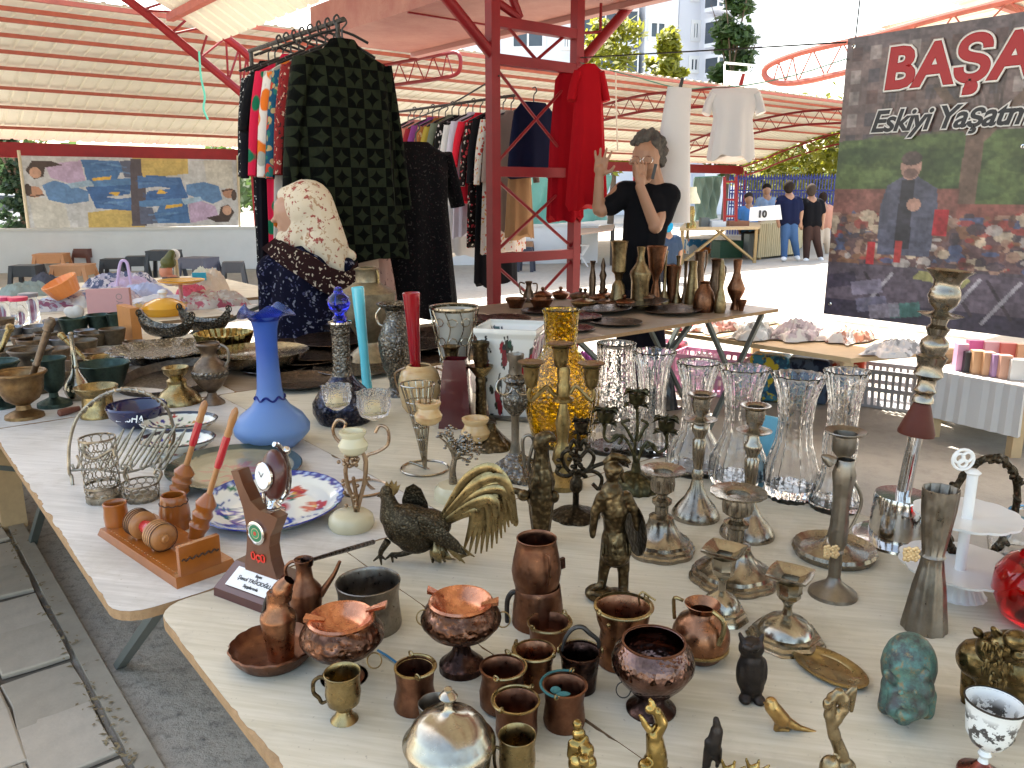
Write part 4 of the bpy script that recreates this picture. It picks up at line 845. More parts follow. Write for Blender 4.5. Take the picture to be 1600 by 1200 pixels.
# ================================================================== figurines and ornaments of the near tables
def spot(name, label, cat, px, py, z=ZT, group=None):
    k = Ctx(); k.P = at(px, py, z); k.t = thing(name, label, cat, k.P, 0, group); k.px = px
    k.L = lambda x, y, dy=0.0: on(x, y, k.P.y + dy) - k.P
    k.m = lambda r, y=None: r * mpp(k.P); k.z = lambda y: zat(k.P.x, k.P.y, y) - z; k.r = lambda r, h: r * mpp(k.P)
    return k
class Fig(B):
    """body built from limbs given in survey units in the upright plane through k, d = metres nearer (-) or farther (+)"""
    def __init__(s, k): super().__init__(); s.k = k
    def c(s, x0, y0, x1, y1, r0, r1=None, d0=0, d1=None):
        k = s.k; s.cap(k.L(x0, y0, d0), k.L(x1, y1, d0 if d1 is None else d1), k.m(r0), k.m(r0 if r1 is None else r1)); return s
    def e(s, x, y, rx, ry, rd=None, d=0, ang=0):
        k = s.k; M = Matrix.Rotation(ang, 3, 'Y'); s.ball(k.L(x, y, d), (k.m(rx), k.m(rd if rd else min(rx, ry)), k.m(ry)), 16, 10, M); return s
def figure(k, name, mat, f, vox=.0028, sm=4): return blob(name, f, mat, k.t, vox, sm)
GF = 'small cast animal figurines'
DARK = metal('dark_cast', (.075, .062, .055), (.03, .026, .024), .45, .6)
# warrior
k = spot('warrior_statuette', 'bronze statuette of an ancient warrior with round dark shield and plumed helmet', 'statuette', 955, 936)
f = Fig(k); f.c(955, 768, 960, 800, 17, 21).c(960, 800, 960, 830, 19, 16).c(960, 838, 962, 862, 20, 25).c(950, 860, 944, 888, 12, 9).c(944, 888, 940, 915, 9, 7).c(972, 860, 974, 890, 12, 10).c(974, 890, 974, 925, 9, 8).c(940, 778, 930, 800, 10, 8, -.01).c(930, 800, 926, 830, 7, 6, -.01).e(926, 835, 5, 7, 5, -.012)
f.c(978, 776, 992, 800, 10, 8, .005).c(992, 800, 996, 825, 8, 6, .005).c(957, 760, 957, 745, 9, 9).e(957, 740, 12, 14, 12).e(954, 740, 4, 5, 5, -.012).c(938, 915, 928, 921, 7, 5, -.01).c(974, 925, 968, 930, 8, 6, -.01)
figure(k, 'body', BRONZE, f, .0026, 2)
f = Fig(k); f.e(958, 732, 15, 11, 15); f.c(945, 722, 958, 712, 4, 6).c(958, 712, 976, 716, 6, 5).c(976, 716, 984, 722, 5, 3).c(970, 735, 974, 752, 5, 3, .008); figure(k, 'helmet', BRONZE, f, .0024, 2)
f = Fig(k); f.e(935, 926, 22, 13, 20).e(962, 930, 26, 9, 22).e(948, 932, 30, 7, 24); figure(k, 'rock_base', BRONZE, f, .003, 2)
b = B(); b.lathe([(k.m(40), 0), (k.m(40), .002), (k.m(34), .006), (.0005, .009)], 32, c=k.L(992, 828, .012), axis=(.9, .25, 0), sx=1); b.out('shield', BRONZED, k.t)
b = B()
for i in range(9): b.cap(k.L(943 + i * 5, 848 + abs(i - 4) * .6, -.022 + .0012 * abs(i - 4) ** 1.6), k.L(942 + i * 5.2, 866, -.026 + .0012 * abs(i - 4) ** 1.6), k.m(2.2), k.m(2.8), 6)
tag(b.out('skirt_strips', BRONZE, k.t), kind='stuff')
# ornate bronze handle bell with turned body
k = turned('bronze_ewer', 'narrow ornate bronze ewer with beaked top and thin loop handle', 'ewer', 845, 850, [('body', BRONZE, [(13, None), (14, 830), (18, 800), (19, 788), (22, 782), (22, 770), (19, 764), (21, 752), (17, 738), (13, 722), (11, 705), (13, 696)], {'flute': (8, .05), 'seg': 48})])
b = B(); b.tube([k.L(845, 700), k.L(846, 688), k.L(858, 682), k.L(868, 688)], [k.m(12), k.m(13), k.m(9), k.m(3)], 12, 3); b.out('beak', BRONZE, k.t)
tubepart(k, 'handle', PEWTERD, [(830, 742, .01), (826, 725, .01), (830, 705, .01), (834, 690, .01), (828, 680, .01), (818, 684, .01), (817, 700, .01), (820, 730, .01)], 2.6)
b = B(); b.ball(k.L(818, 774, -.01), (k.m(10), k.m(9), k.m(9))); b.ball(k.L(866, 776, -.01), (k.m(8), k.m(8), k.m(10))); b.tube([k.L(820, 772), k.L(800, 766), k.L(782, 770)], [k.m(6), k.m(5), k.m(2)], 8, 3); tag(b.out('scroll_boss', BRONZE, k.t), kind='stuff')
# rooster
k = spot('rooster_figurine', 'brass rooster figurine with fanned golden tail feathers striding towards the table edge', 'figurine', 640, 880)
RF = metal('rooster_body', (.25, .2, .125), (.08, .062, .04), .42, .6, emb=.5, embs=260); RG = metal('rooster_tail', (.5, .38, .18), (.14, .1, .045), .3, .7)
f = Fig(k); f.e(640, 822, 42, 36, 28, 0, .3).e(672, 818, 34, 24, 22, 0, .2).c(612, 806, 606, 778, 20, 11).e(604, 768, 10, 11, 9).c(598, 770, 590, 776, 4, 2).e(650, 845, 30, 20, 22); figure(k, 'body', RF, f, .003, 4)
b = B()
pts2 = [(600, 762), (604, 752), (607, 758), (612, 750), (615, 757), (620, 751), (620, 760), (626, 757), (622, 768), (612, 778), (604, 772)]
q = [k.L(x, y) for x, y in pts2]; b.prism([(p.x, p.z) for p in q], .006, Matrix.Identity(4)); b.out('comb', RG, k.t, False)
f = Fig(k); f.e(602, 786, 5, 9, 4); figure(k, 'wattle', RG, f, .002, 2)
for (pp, dd) in (([(632, 812), (628, 780), (634, 762), (646, 756), (658, 764), (668, 786), (672, 812), (655, 822)], .035), ([(650, 800), (664, 806), (690, 822), (716, 846), (730, 868), (712, 862), (684, 850), (660, 834)], -.035)):
    b = B(); q = [k.L(x, y, dd) for x, y in pp]; n = len(q); c = sum(q, Vector()) / n + Vector((0, math.copysign(.01, dd), 0)); w = Vector((0, .0022, 0))
    b.add([p - w for p in q] + [p + w for p in q] + [c - w, c + w], [(i, (i + 1) % n, 2 * n) for i in range(n)] + [(n + (i + 1) % n, n + i, 2 * n + 1) for i in range(n)] + [(i, n + i, n + (i + 1) % n, (i + 1) % n) for i in range(n)]); b.out('wing', RF, k.t)
rr = random.Random(5)
for i in range(22):
    t = i / 21; a = -.15 + 1.1 * t; dy = rr.uniform(-.03, .03)
    tip = (760 + 62 * math.sin(t * 2.6) - 60 * (1 - t) * .6, 862 - 62 * t ** .9 + 14 * math.sin(t * 9)); mid = (728 + 18 * math.sin(t * 3), 792 - 46 * t + 10 * (1 - t)); s0 = (688, 822 - 10 * t)
    top = (mid[0] * .5 + tip[0] * .5 + 14, min(mid[1], tip[1]) - 16 * t + 4)
    P4 = [k.L(*s0, dy * .3), k.L(*mid, dy * .8), k.L(*top, dy), k.L(*tip, dy * 1.1)]
    b = B(); b.tube(P4, [k.m(4), k.m(7), k.m(7.5), k.m(1.2)], 6, 6, flat=.3, upv=(0, 1, 0)); b.out('tail_feather', RG, k.t)
b = B()
for i in range(10): x0, y0 = 680 + i * 1.5, 845 - i; b.tube([k.L(x0, y0, rr.uniform(-.02, .02)), k.L(x0 - 4 + i * 3, y0 + 18 + i % 3 * 6, rr.uniform(-.03, .0)), k.L(x0 - 6 + i * 6, y0 + 30 + (i % 4) * 4, rr.uniform(-.03, .02))], [k.m(4), k.m(5), k.m(1)], 6, 4, flat=.35, upv=(0, 1, 0))
tag(b.out('lower_feathers', RG, k.t), kind='stuff')
for (x, y, x2, y2, d) in ((606, 845, 594, 868, -.02), (650, 858, 612, 866, .01)):
    b = B(); b.tube([k.L(x, y, d), k.L((x + x2) / 2 - 4, (y + y2) / 2 + 4, d), k.L(x2, y2, d)], [k.m(6), k.m(4.5), k.m(3.5)], 8, 3)
    for a, c in ((-10, 8), (2, 14), (8, 6)): b.cap(k.L(x2, y2, d), k.L(x2 + a, y2 + c, d - .006), k.m(3), k.m(1.3), 6)
    b.out('leg', RF, k.t)
b = B(); b.cap(k.L(680, 850, .0), k.L(676, 878, -.005), k.m(9), k.m(2), 8); b.out('tail_prop', RF, k.t)
# owl, birds, small animals
k = spot('owl_figurine', 'dark cast owl figurine standing upright beside the oval tray', 'figurine', 1174, 1092, group=GF)
f = Fig(k); f.e(1174, 1058, 22, 30, 18).e(1174, 1012, 20, 18, 17).c(1160, 1000, 1156, 990, 5, 3).c(1188, 1000, 1192, 992, 5, 3).c(1174, 1030, 1174, 1070, 18, 20).e(1158, 1050, 8, 26, 11).e(1191, 1050, 8, 26, 11).e(1164, 1092, 10, 8, 12, -.01).e(1186, 1094, 10, 8, 12, -.01).e(1166, 1012, 7, 7, 5, -.018).e(1181, 1012, 7, 7, 5, -.018).c(1174, 1014, 1174, 1022, 3, 2, -.022); figure(k, 'body', DARK, f, .0022, 2)
k = spot('bird_figurine', 'little golden perched bird figurine with long straight tail', 'figurine', 1228, 1142, group=GF)
f = Fig(k); f.e(1205, 1098, 10, 10, 9).c(1206, 1104, 1222, 1124, 12, 13).c(1222, 1124, 1246, 1136, 11, 6).c(1246, 1136, 1284, 1147, 5, 2.5).c(1198, 1098, 1193, 1098, 4, 1.5).c(1216, 1130, 1212, 1140, 6, 4).c(1212, 1141, 1232, 1142, 3, 3); figure(k, 'body', metal('gold_bird', (.6, .4, .15), (.28, .16, .06), .35, .6), f, .002, 2)
k = spot('wolf_figurine', 'small black howling wolf figurine at the lower table edge', 'figurine', 1108, 1204, group=GF)
f = Fig(k); f.c(1119, 1124, 1121, 1140, 5, 8).e(1120, 1142, 8, 10, 8).c(1120, 1142, 1114, 1170, 10, 12).c(1108, 1160, 1106, 1196, 8, 5).c(1118, 1172, 1122, 1188, 11, 6).c(1104, 1170, 1100, 1200, 5, 3.5).c(1123, 1186, 1120, 1198, 4, 3); figure(k, 'body', DARK, f, .002, 2)
k = spot('otter_figurine', 'slim polished golden animal figurine sitting up with raised head', 'figurine', 1020, 1222, group=GF)
f = Fig(k); f.c(1016, 1094, 1020, 1104, 4, 7).e(1017, 1108, 10, 8, 8).c(1026, 1112, 1034, 1130, 8, 10).c(1034, 1130, 1022, 1150, 10, 12).c(1022, 1148, 1026, 1180, 13, 17).e(1024, 1190, 20, 18, 17).c(1008, 1130, 1000, 1118, 5, 3, -.01).c(1014, 1140, 1006, 1130, 6, 5, -.01).e(1008, 1196, 12, 10, 12, -.01).e(1036, 1206, 12, 10, 12).c(1004, 1215, 1040, 1215, 12, 12); figure(k, 'body', BRASSB, f, .002, 2)
k = spot('seated_figurine', 'little golden seated figurine with bulging folds at the bottom edge', 'figurine', 910, 1232, group=GF)
f = Fig(k); f.e(902, 1132, 8, 9, 8).e(904, 1146, 11, 10, 9).e(912, 1156, 9, 9, 8).e(916, 1172, 13, 13, 11, -.008).e(898, 1166, 10, 14, 9).e(920, 1192, 13, 14, 13, -.01).e(900, 1192, 13, 18, 13).c(892, 1160, 890, 1180, 5, 5).e(908, 1215, 22, 14, 18).e(912, 1188, 9, 8, 8, -.022); figure(k, 'body', BRASSB, f, .002, 2)
for i, (x, y, l) in enumerate(((1140, 1216, 'tiny golden frog-like figurine with spread limbs, the one nearer the wolf'), (1178, 1214, 'tiny golden figurine with raised forked limbs between wolf and swan'))):
    k = spot('tiny_figurine', l, 'figurine', x, y, group=GF); f = Fig(k); f.e(x, y - 8, 14, 8, 10).c(x - 6, y - 10, x - 12, y - 28, 4, 2.5).c(x + 4, y - 10, x + 8, y - 26, 4, 2.5).c(x + 10, y - 8, x + 24, y - 18, 4, 2.2).e(x + 2, y - 16, 6, 5, 5); figure(k, 'body', BRASSB, f, .0018, 1)
k = spot('swan_figurine', 'brass swan figurine with tightly looped neck near the oval tray', 'figurine', 1316, 1236, group=GF)
f = Fig(k); pts = [(1325, 1205), (1316, 1180), (1304, 1150), (1296, 1118), (1300, 1090), (1311, 1082), (1319, 1092), (1318, 1108), (1308, 1122), (1300, 1132)]
for a, c in zip(pts, pts[1:]): f.c(*a, *c, max(5, 11 - abs(a[1] - 1170) * .03), max(4, 10 - abs(c[1] - 1170) * .04))
f.e(1292, 1100, 7, 10, 7, -.006).c(1320, 1200, 1316, 1222, 18, 22).e(1296, 1200, 16, 22, 14, -.01).c(1313, 1098, 1334, 1076, 6, 6, .02).c(1334, 1076, 1330, 1110, 6, 4, .02); figure(k, 'body', metal('swan_brass', (.4, .31, .18), (.15, .11, .06), .3, .6), f, .0022, 2)
def patina():
    m, nt, bs = newmat('bronze_patina'); co = coords(nt); f = noise(nt, co, 28, 6, .7); f2 = noise(nt, co, 60, 4, .7)
    c = mix(nt, ramp(nt, f, .42, .62), (.06, .062, .06), (.1, .23, .19)); c = mix(nt, ramp(nt, f2, .55, .68), c, (.26, .18, .08)); nt.links.new(c, bs.inputs['Base Color']); bs.inputs['Metallic'].default_value = .35; bs.inputs['Roughness'].default_value = .45; bump(nt, bs, f2, .5, .003); return m
k = spot('hippo_figurine', 'plump green patinated bronze hippo figurine seen head on', 'figurine', 1418, 1118, group=GF)
f = Fig(k); f.e(1420, 1040, 42, 56, 40, .03).e(1418, 1074, 40, 34, 34, 0).e(1418, 1100, 30, 24, 26, -.025).e(1398, 1108, 14, 14, 14, -.03).e(1436, 1108, 14, 14, 14, -.03).c(1390, 1085, 1384, 1104, 15, 13, .0).c(1448, 1085, 1446, 1112, 15, 13, .0).e(1410, 1124, 14, 8, 12, -.03).c(1394, 1062, 1386, 1050, 8, 6, -.015).c(1440, 1062, 1448, 1050, 8, 6, -.015).e(1408, 1082, 5, 5, 5, -.062).e(1430, 1082, 5, 5, 5, -.062).e(1418, 1116, 17, 10, 12, -.05).c(1412, 1104, 1410, 1100, 4, 3, -.066).c(1426, 1104, 1428, 1100, 4, 3, -.066)
figure(k, 'body', patina(), f, .003, 4)
k = spot('lion_figurine', 'roaring brass lion figurine with shaggy mane behind the enamel goblet', 'figurine', 1560, 1130, group=GF)
LB = metal('lion_brass', (.5, .36, .16), (.16, .11, .045), .3, .7, emb=.25, embs=90)
f = Fig(k); f.c(1530, 1030, 1590, 1045, 34, 36, .03, -.01).e(1578, 1040, 40, 44, 34).c(1518, 1050, 1512, 1085, 16, 12, .05).c(1512, 1085, 1508, 1118, 10, 9, .05).c(1540, 1060, 1536, 1110, 15, 10, .01).c(1590, 1070, 1584, 1110, 18, 12, -.02).c(1584, 1110, 1576, 1146, 11, 9, -.03).e(1573, 1150, 12, 8, 14, -.035).c(1620, 1070, 1618, 1140, 16, 11, 0).c(1508, 1118, 1502, 1122, 8, 6, .045)
figure(k, 'body', LB, f, .0032, 3)
f = Fig(k); f.e(1576, 1010, 30, 26, 24, -.02).e(1590, 1000, 20, 15, 18, -.045).c(1598, 1003, 1612, 1004, 11, 9, -.055).c(1590, 1026, 1606, 1030, 9, 6, -.05).c(1556, 988, 1552, 982, 7, 5, -.02).c(1528, 988, 1524, 984, 8, 5, .0).e(1548, 1012, 22, 26, 20, 0).e(1604, 998, 4, 4, 4, -.066)
figure(k, 'head', LB, f, .003, 2)
b = B(); rr = random.Random(4)
for i in range(40):
    x, y = rr.uniform(1534, 1584), rr.uniform(1000, 1068); d = -.028 - .012 * math.sin((x - 1530) / 17); b.cap(k.L(x, y, d), k.L(x + rr.uniform(-4, 4), y + 12, d - .002), k.m(3), k.m(1.2), 6)
tag(b.out('mane_locks', LB, k.t), kind='stuff')
# --- candelabra
def cupl(k, name, mat, x, y, r, h, leaf=0, d=0, pan=0):
    """a candle cup: rim row y, height h"""
    o = k.L(x, y + h, d); q = k.m; b = B()
    b.lathe([(q(r * .25), 0), (q(r * .6), q(h * .15)), (q(r * .75), q(h * .5)), (q(r * .8), q(h * .9)), (q(r), q(h)), (q(r * .7), q(h)), (q(r * .6), q(h * .5)), (.0005, q(h * .45))], 24, c=o); b.out(name, mat, k.t)
    if pan: b = B(); b.lathe([(q(r * .3), 0), (q(pan), q(h * .18)), (q(pan * 1.02), q(h * .25)), (q(r * .3), q(h * .12))], 28, c=k.L(x, y + h * (1.0 if pan < r * 1.3 else 0) + (3 if pan > r * 1.3 else 0), d)); b.out('drip_pan', mat, k.t)
    if leaf:
        b = B()
        for i in range(6):
            a = i * PI / 3 + .3; dr = Vector((math.cos(a), math.sin(a), 0)); s = Vector((-math.sin(a), math.cos(a), 0)) * q(leaf * .22); p0 = k.L(x, y, d)
            for (zz, ln, dp) in ((q(2), 1.0, -.35), (-q(h * .9), .95, -.12)):
                a_, m_, t_ = p0 + dr * q(r * .5) + Vector((0, 0, zz)), p0 + dr * q(r * .5 + leaf * .45 * ln) + Vector((0, 0, zz + q(2))), p0 + dr * q(r * .5 + leaf * .8 * ln) + Vector((0, 0, zz + q(leaf * dp)))
                w = Vector((0, 0, .0012)); b.add([a_ - s * .5, a_ + s * .5, m_ + s, t_, m_ - s, a_ - s * .5 - w, a_ + s * .5 - w, m_ + s - w, t_ - w, m_ - s - w], [(0, 1, 2, 3, 4), (9, 8, 7, 6, 5), (0, 5, 6, 1), (1, 6, 7, 2), (2, 7, 8, 3), (3, 8, 9, 4), (4, 9, 5, 0)])
        tag(b.out('leaf_petals', mat, k.t, False), kind='stuff')
GB = 'branched candelabra'
GREENB = metal('green_bronze', (.24, .2, .1), (.08, .075, .04), .38, .7, emb=.3, embs=90)
k = turned('candelabrum', 'olive bronze candelabrum with three leafy flower cups on curling stems', 'candelabrum', 992, 777, [('base', GREENB, [(37, None, .04), (37, 762, .05), (33, 750, .06), (20, 742, .06), (8, 736, 0), (6, 722, 0)], {'flute': (16, .05), 'seg': 64})], group=GB)
for (x, y) in ((946, 640), (995, 612), (1041, 654)): cupl(k, 'candle_cup', GREENB, x, y, 17, 22, 18)
for pts in ([(993, 735), (988, 705), (972, 680), (955, 690), (944, 682), (946, 662)], [(994, 735), (1000, 710), (1012, 690), (1026, 706), (1040, 700), (1042, 676)], [(994, 732), (992, 700), (996, 670), (995, 634)], [(990, 690), (978, 668), (972, 660), (984, 656)], [(996, 690), (1006, 670), (1012, 662), (1002, 656)], [(955, 690), (962, 680), (972, 684), (966, 694)], [(1026, 706), (1020, 694), (1008, 700)]): tubepart(k, 'arm', GREENB, pts, 2.6, 6)
k = turned('candelabrum', 'dark wrought candelabrum of tangled scrolls on a pierced round foot', 'candelabrum', 899, 821, [('foot', BRONZED, [(36, None, .08), (35, 803, .1), (26, 798, .1), (12, 794, 0), (5, 790, 0), (5, 770, 0), (10, 764, 0), (10, 752, 0), (6, 746, 0), (7, 735, 0)], {'lob': 9, 'seg': 72})], group=GB)
for pts in ([(900, 745), (884, 730), (878, 712), (888, 704), (898, 716)], [(902, 745), (920, 732), (928, 714), (918, 704), (906, 716)], [(900, 740), (899, 715), (904, 690), (904, 672)], [(902, 740), (925, 736), (940, 746), (936, 764), (926, 756)], [(902, 742), (930, 728), (955, 720), (972, 712)], [(900, 738), (884, 744), (870, 738), (876, 728)], [(890, 700), (896, 688), (904, 700)], [(918, 700), (912, 688), (906, 700)]): tubepart(k, 'scroll', BRONZED, pts, 3.2, 6)
cupl(k, 'candle_cup', BRONZED, 908, 657, 14, 22, 10); cupl(k, 'candle_cup', BRONZED, 969, 706, 14, 22, 14)
b = B(); rr = random.Random(9)
for i in range(34): b.ball(k.L(rr.gauss(902, 13), rr.uniform(696, 750), rr.gauss(-.004, .009)), (k.m(4.5), k.m(4), k.m(3.4)), 8, 5)
tag(b.out('leaf_clusters', BRONZED, k.t), kind='stuff')
GOLDC = metal('old_gold', (.4, .29, .12), (.16, .11, .045), .34, .6)
k = turned('candelabrum', 'three-branched old gold candelabrum before the amber glass vase', 'candelabrum', 878, 770, [('base', GOLDC, [(30, None), (30, 752), (24, 746), (12, 738), (10, 728)], {}), ('stem', GOLDC, [(10, 729), (16, 718, .04), (13, 700, .04), (8, 690), (9, 680), (12, 660), (7, 636), (6, 630), (16, 626), (16, 622), (10, 618), (11, 600), (9, 596), (11, 580), (9, 572)], {'flute': (10, 0), 'seg': 40})], group=GB)
for x, y in ((876, 541), (830, 570), (924, 572)): cupl(k, 'candle_cup', GOLDC, x, y + 2, 15, 34, 0, 0, 0)
for x, y in ((876, 541), (830, 570), (924, 572)):
    b = B(); b.lathe([(k.m(9), 0), (k.m(20), k.m(3)), (k.m(21), k.m(5)), (k.m(9), k.m(3))], 28, c=k.L(x, y)); b.out('drip_pan', GOLDC, k.t)
for s, x in ((-1, 830), (1, 924)): tubepart(k, 'arm', GOLDC, [(877, 622), (877 + s * 14, 614), (877 + s * 22, 604), (877 + s * 32, 612), (x, 626), (x + s * 4, 616), (x, 604)], 3, 7)
# grape stem onyx holder, wire stand with two glass bowls, wire horn, bonsai, onyx cup
ONYX = None
def onyx():
    m, nt, bs = newmat('onyx'); co = coords(nt, 'Object', (1, 1, 3.5)); f = noise(nt, co, 16, 4, .6); c = mix(nt, ramp(nt, f, .3, .7), (.6, .36, .14), (.68, .52, .29)); c = mix(nt, ramp(nt, noise(nt, co, 9, 2), .62, .72), c, (.45, .22, .08)); nt.links.new(c, bs.inputs['Base Color']); bs.inputs['Roughness'].default_value = .16; return m
ONYX = onyx(); ONYXG = plain('onyx_green', (.62, .56, .37), .14, .12, 14)
GRAPE = metal('grape_gilt', (.55, .4, .26), (.22, .14, .08), .35, .6)
def onyxcup(k, x, y, s, mat, d=0):
    b = B(); q = k.m; b.lathe([(q(13 * s), q(-26 * s)), (q(20 * s), q(-20 * s)), (q(22 * s), q(-12 * s)), (q(17 * s), q(-4 * s)), (q(16 * s), q(0)), (q(20 * s), q(6 * s)), (q(20 * s), q(9 * s)), (q(15 * s), q(9 * s)), (q(13 * s), q(2 * s)), (.0005, 0)], 32, c=k.L(x, y + 9 * s, d)); return b.out('onyx_cup', mat, k.t)
k = turned('onyx_candleholder', 'onyx candle holder on gilt grape-vine stem and round onyx foot', 'candle holder', 550, 836, [('foot', ONYXG, [(33, None), (36, 816), (34, 806), (26, 800), (.5, 799)], {})])
onyxcup(k, 551, 673, 1.05, ONYXG)
for pts in ([(556, 800), (552, 780), (544, 760), (540, 735), (545, 710)], [(558, 800), (564, 775), (570, 750), (572, 720), (566, 706)], [(557, 800), (556, 770), (552, 750)]): tubepart(k, 'stem', GRAPE, pts, 3.4, 7)
b = B(); rr = random.Random(2)
for i in range(44):
    x, y = (rr.gauss(551, 6), rr.gauss(724, 9)) if i % 2 else (rr.choice((540, 556, 572)) + rr.gauss(0, 3), rr.uniform(705, 800)); b.ball(k.L(x, y, rr.gauss(0, .006)), k.m(3.2), 8, 6)
tag(b.out('grape_clusters', GRAPE, k.t), kind='stuff')
GLC = glass('cut_glass', (1, 1, 1), .015, 1.5, .35, 240); GLCW = plain('candle_wax', (.7, .58, .33), .5, .1, 30)
WIRE = metal('copper_wire', (.6, .42, .28), (.3, .2, .12), .3, .4)
k = turned('wire_candle_stand', 'curly copper wire stand on ring base holding two cut glass candle bowls', 'candle stand', 569, 777, [('ring_base', WIRE, [(37, None), (38.5, 761.5), (37, 760), (35.5, 761.5)], {'cap': False, 'seg': 40})], r0=37)
tubepart(k, 'wire', WIRE, [(590, 770), (572, 752), (572, 715), (590, 706), (606, 694), (606, 672), (594, 665), (586, 676)], 2.6); tubepart(k, 'wire', WIRE, [(572, 752), (570, 720), (560, 700), (530, 690), (520, 672), (528, 656), (540, 662), (534, 678)], 2.6)
for (x, y, s) in ((527, 604, .9), (585, 614, 1.05)):
    q = k.m; o = k.L(x, y + 40 * s); pr = [(q(6), 0), (q(20 * s), q(8), .02), (q(24 * s), q(22 * s), .05), (q(23 * s), q(36 * s), .06), (q(25 * s), q(42 * s), .09), (q(23 * s), q(42 * s), .09), (q(20 * s), q(34 * s), .05), (q(19 * s), q(16 * s), .03), (.0006, q(8 * s))]
    b = B(); b.lathe(pr, 64, c=o, flute=(8, .05)); b.out('glass_bowl', GLC, k.t)
    b = B(); b.lathe([(q(9), q(10 * s)), (q(14), q(11 * s)), (q(12), q(24 * s)), (.0006, q(28 * s))], 24, c=o); b.out('candle', GLCW, k.t)
k = turned('wire_horn', 'silver wire horn vase on ring base', 'vase', 664, 745, [('ring_base', SILVER, [(37, None), (38.5, 731), (37, 729.5), (35.5, 731)], {'cap': False, 'seg': 40})], r0=37); tubepart(k, 'bar', SILVER, [(640, 722, -.01), (662, 730, 0), (682, 742, 0)], 2.4)
b = B(); ax0, ax1 = k.L(664, 730), k.L(652, 600)
for i in range(14):
    a = i * 2 * PI / 14; b.tube([ax0.lerp(ax1, t) + Vector((math.cos(a), math.sin(a), 0)) * k.m(2 + 24 * t ** 1.3) for t in (0, .25, .5, .75, 1)], k.m(1.3), 5, 2)
for t in (.2, .35, .5, .65, .8, 1): b.tube([ax0.lerp(ax1, t) + Vector((math.cos(a), math.sin(a), 0)) * k.m(2 + 24 * t ** 1.3) for a in np.linspace(0, 2 * PI, 17)[:-1]], k.m(1.4), 5, closed=True)
tag(b.out('wire_cone', SILVER, k.t), kind='stuff'); onyxcup(k, 669, 628, .98, ONYX, -.03)
k = turned('bonsai_ornament', 'small silver wire tree growing from pale onyx base beside the rooster', 'ornament', 712, 790, [('onyx_base', ONYXG, [(34, None), (34, 764), (28, 757), (.5, 755)], {'seg': 9})])
tubepart(k, 'trunk', PEWTER, [(708, 756), (707, 735), (710, 715), (706, 700)], [7, 5, 4, 3]); rr = random.Random(8); b = B()
for i in range(26):
    a = rr.uniform(-2.4, .75); L1 = rr.uniform(14, 42); x0, y0 = 708, rr.uniform(698, 722); x1, y1 = x0 + L1 * math.cos(a) * 1.05, y0 - 8 + L1 * math.sin(a) * .62; d = rr.uniform(-.02, .02)
    b.tube([k.L(x0, y0), k.L((x0 + x1) / 2, (y0 + y1) / 2 - 5, d * .6), k.L(x1, y1, d)], [k.m(2.2), k.m(1.6), k.m(.8)], 5, 3)
    for j in range(5): b.ball(k.L(x1 + rr.gauss(0, 5), y1 + rr.gauss(0, 4), d + rr.gauss(0, .004)), (k.m(3.4), k.m(2.4), k.m(1.8)), 7, 4)
tag(b.out('branches', PEWTER, k.t), kind='stuff')
k = turned('onyx_candleholder', 'amber onyx candle cup on a squat leaf-cast bronze foot', 'candle holder', 766, 708, [('foot', BRONZE, [(34, None, .1), (32, 692, .1), (20, 680, .06), (10, 668, 0), (8, 660, 0)], {'lob': 7, 'seg': 56})], r0=34)
o = onyxcup(k, 743, 653, 1.05, ONYX, -.02); tubepart(k, 'stem', BRONZE, [(764, 670), (752, 690), (744, 688, -.02)], 4)
# --- square foot candelabrum pair beside the planter
k = turned('candlestick', 'tall dark silver candlestick with urn cup on ornate square foot', 'candlestick', 805, 757, [('base', SILVERE, [(44, None), (44, 736), (36, 732), (30, 722), (16, 714), (9, 706)], {'poly': (4, .1), 'seg': 48, 'rot': .3}), ('stem', PEWTERD, [(9, 707), (6, 690), (6.5, 650), (8, 648)], {}), ('urn', SILVERE, [(8, 648), (18, 636, .04), (19, 618, .06), (16, 612, 0), (14, 600, 0), (19, 594, 0), (18, 590, 0), (10, 584, 0)], {'flute': (14, .05), 'seg': 56}), ('socket', PEWTERD, [(10, 585), (10, 566), (13, 562), (14, 553), (12, 553), (9, 562), (.5, 566)], {})], group=GP, r0=44)
ringpart(k, 'ring', SILVER, (788, 604), 12, 1.4, dy=-.02); ringpart(k, 'ring', SILVER, (818, 604), 12, 1.4, dy=-.02)
k = turned('candlestick', 'brownish bronze candlestick with broad drip pan and slim column beside the planter', 'candlestick', 752, 668, [('base', BRONZE, [(24, None), (23, 656), (12, 650)], {}), ('column', BRONZE, [(9, 652), (8, 600), (9, 592), (7, 586)], {}), ('drip_pan', BRASS, [(8, 588), (19, 574), (20, 571), (9, 573)], {}), ('socket', BRONZE, [(8, 574), (12, 562), (11, 545), (14, 538), (14, 534), (10, 536), (8, 556), (.5, 558)], {})], group=GP)
k = turned('candlestick', 'short bronze candlestick with small cup before the dark red square vase', 'candlestick', 706, 600, [('socket', BRONZE, [(9, None), (12, 566), (10, 556), (12, 545), (15, 541), (14, 540), (9, 548), (.5, 556)], {})], group=GP, z=ZT + .125, r0=9)
b = B(); b.lathe([(k.m(8), 0), (k.m(22), .006), (k.m(23), .009), (k.m(8), .004)], 30, c=(0, 0, -.006)); b.out('drip_pan', BRONZE, k.t); b = B(); b.lathe([(k.m(18), -.125), (k.m(16), -.118), (k.m(7), -.1), (k.m(6), -.006)], 24); b.out('column', BRONZE, k.t)
ringpart(k, 'ring', BRASS, (714, 594), 13, 1.6, dy=-.03)
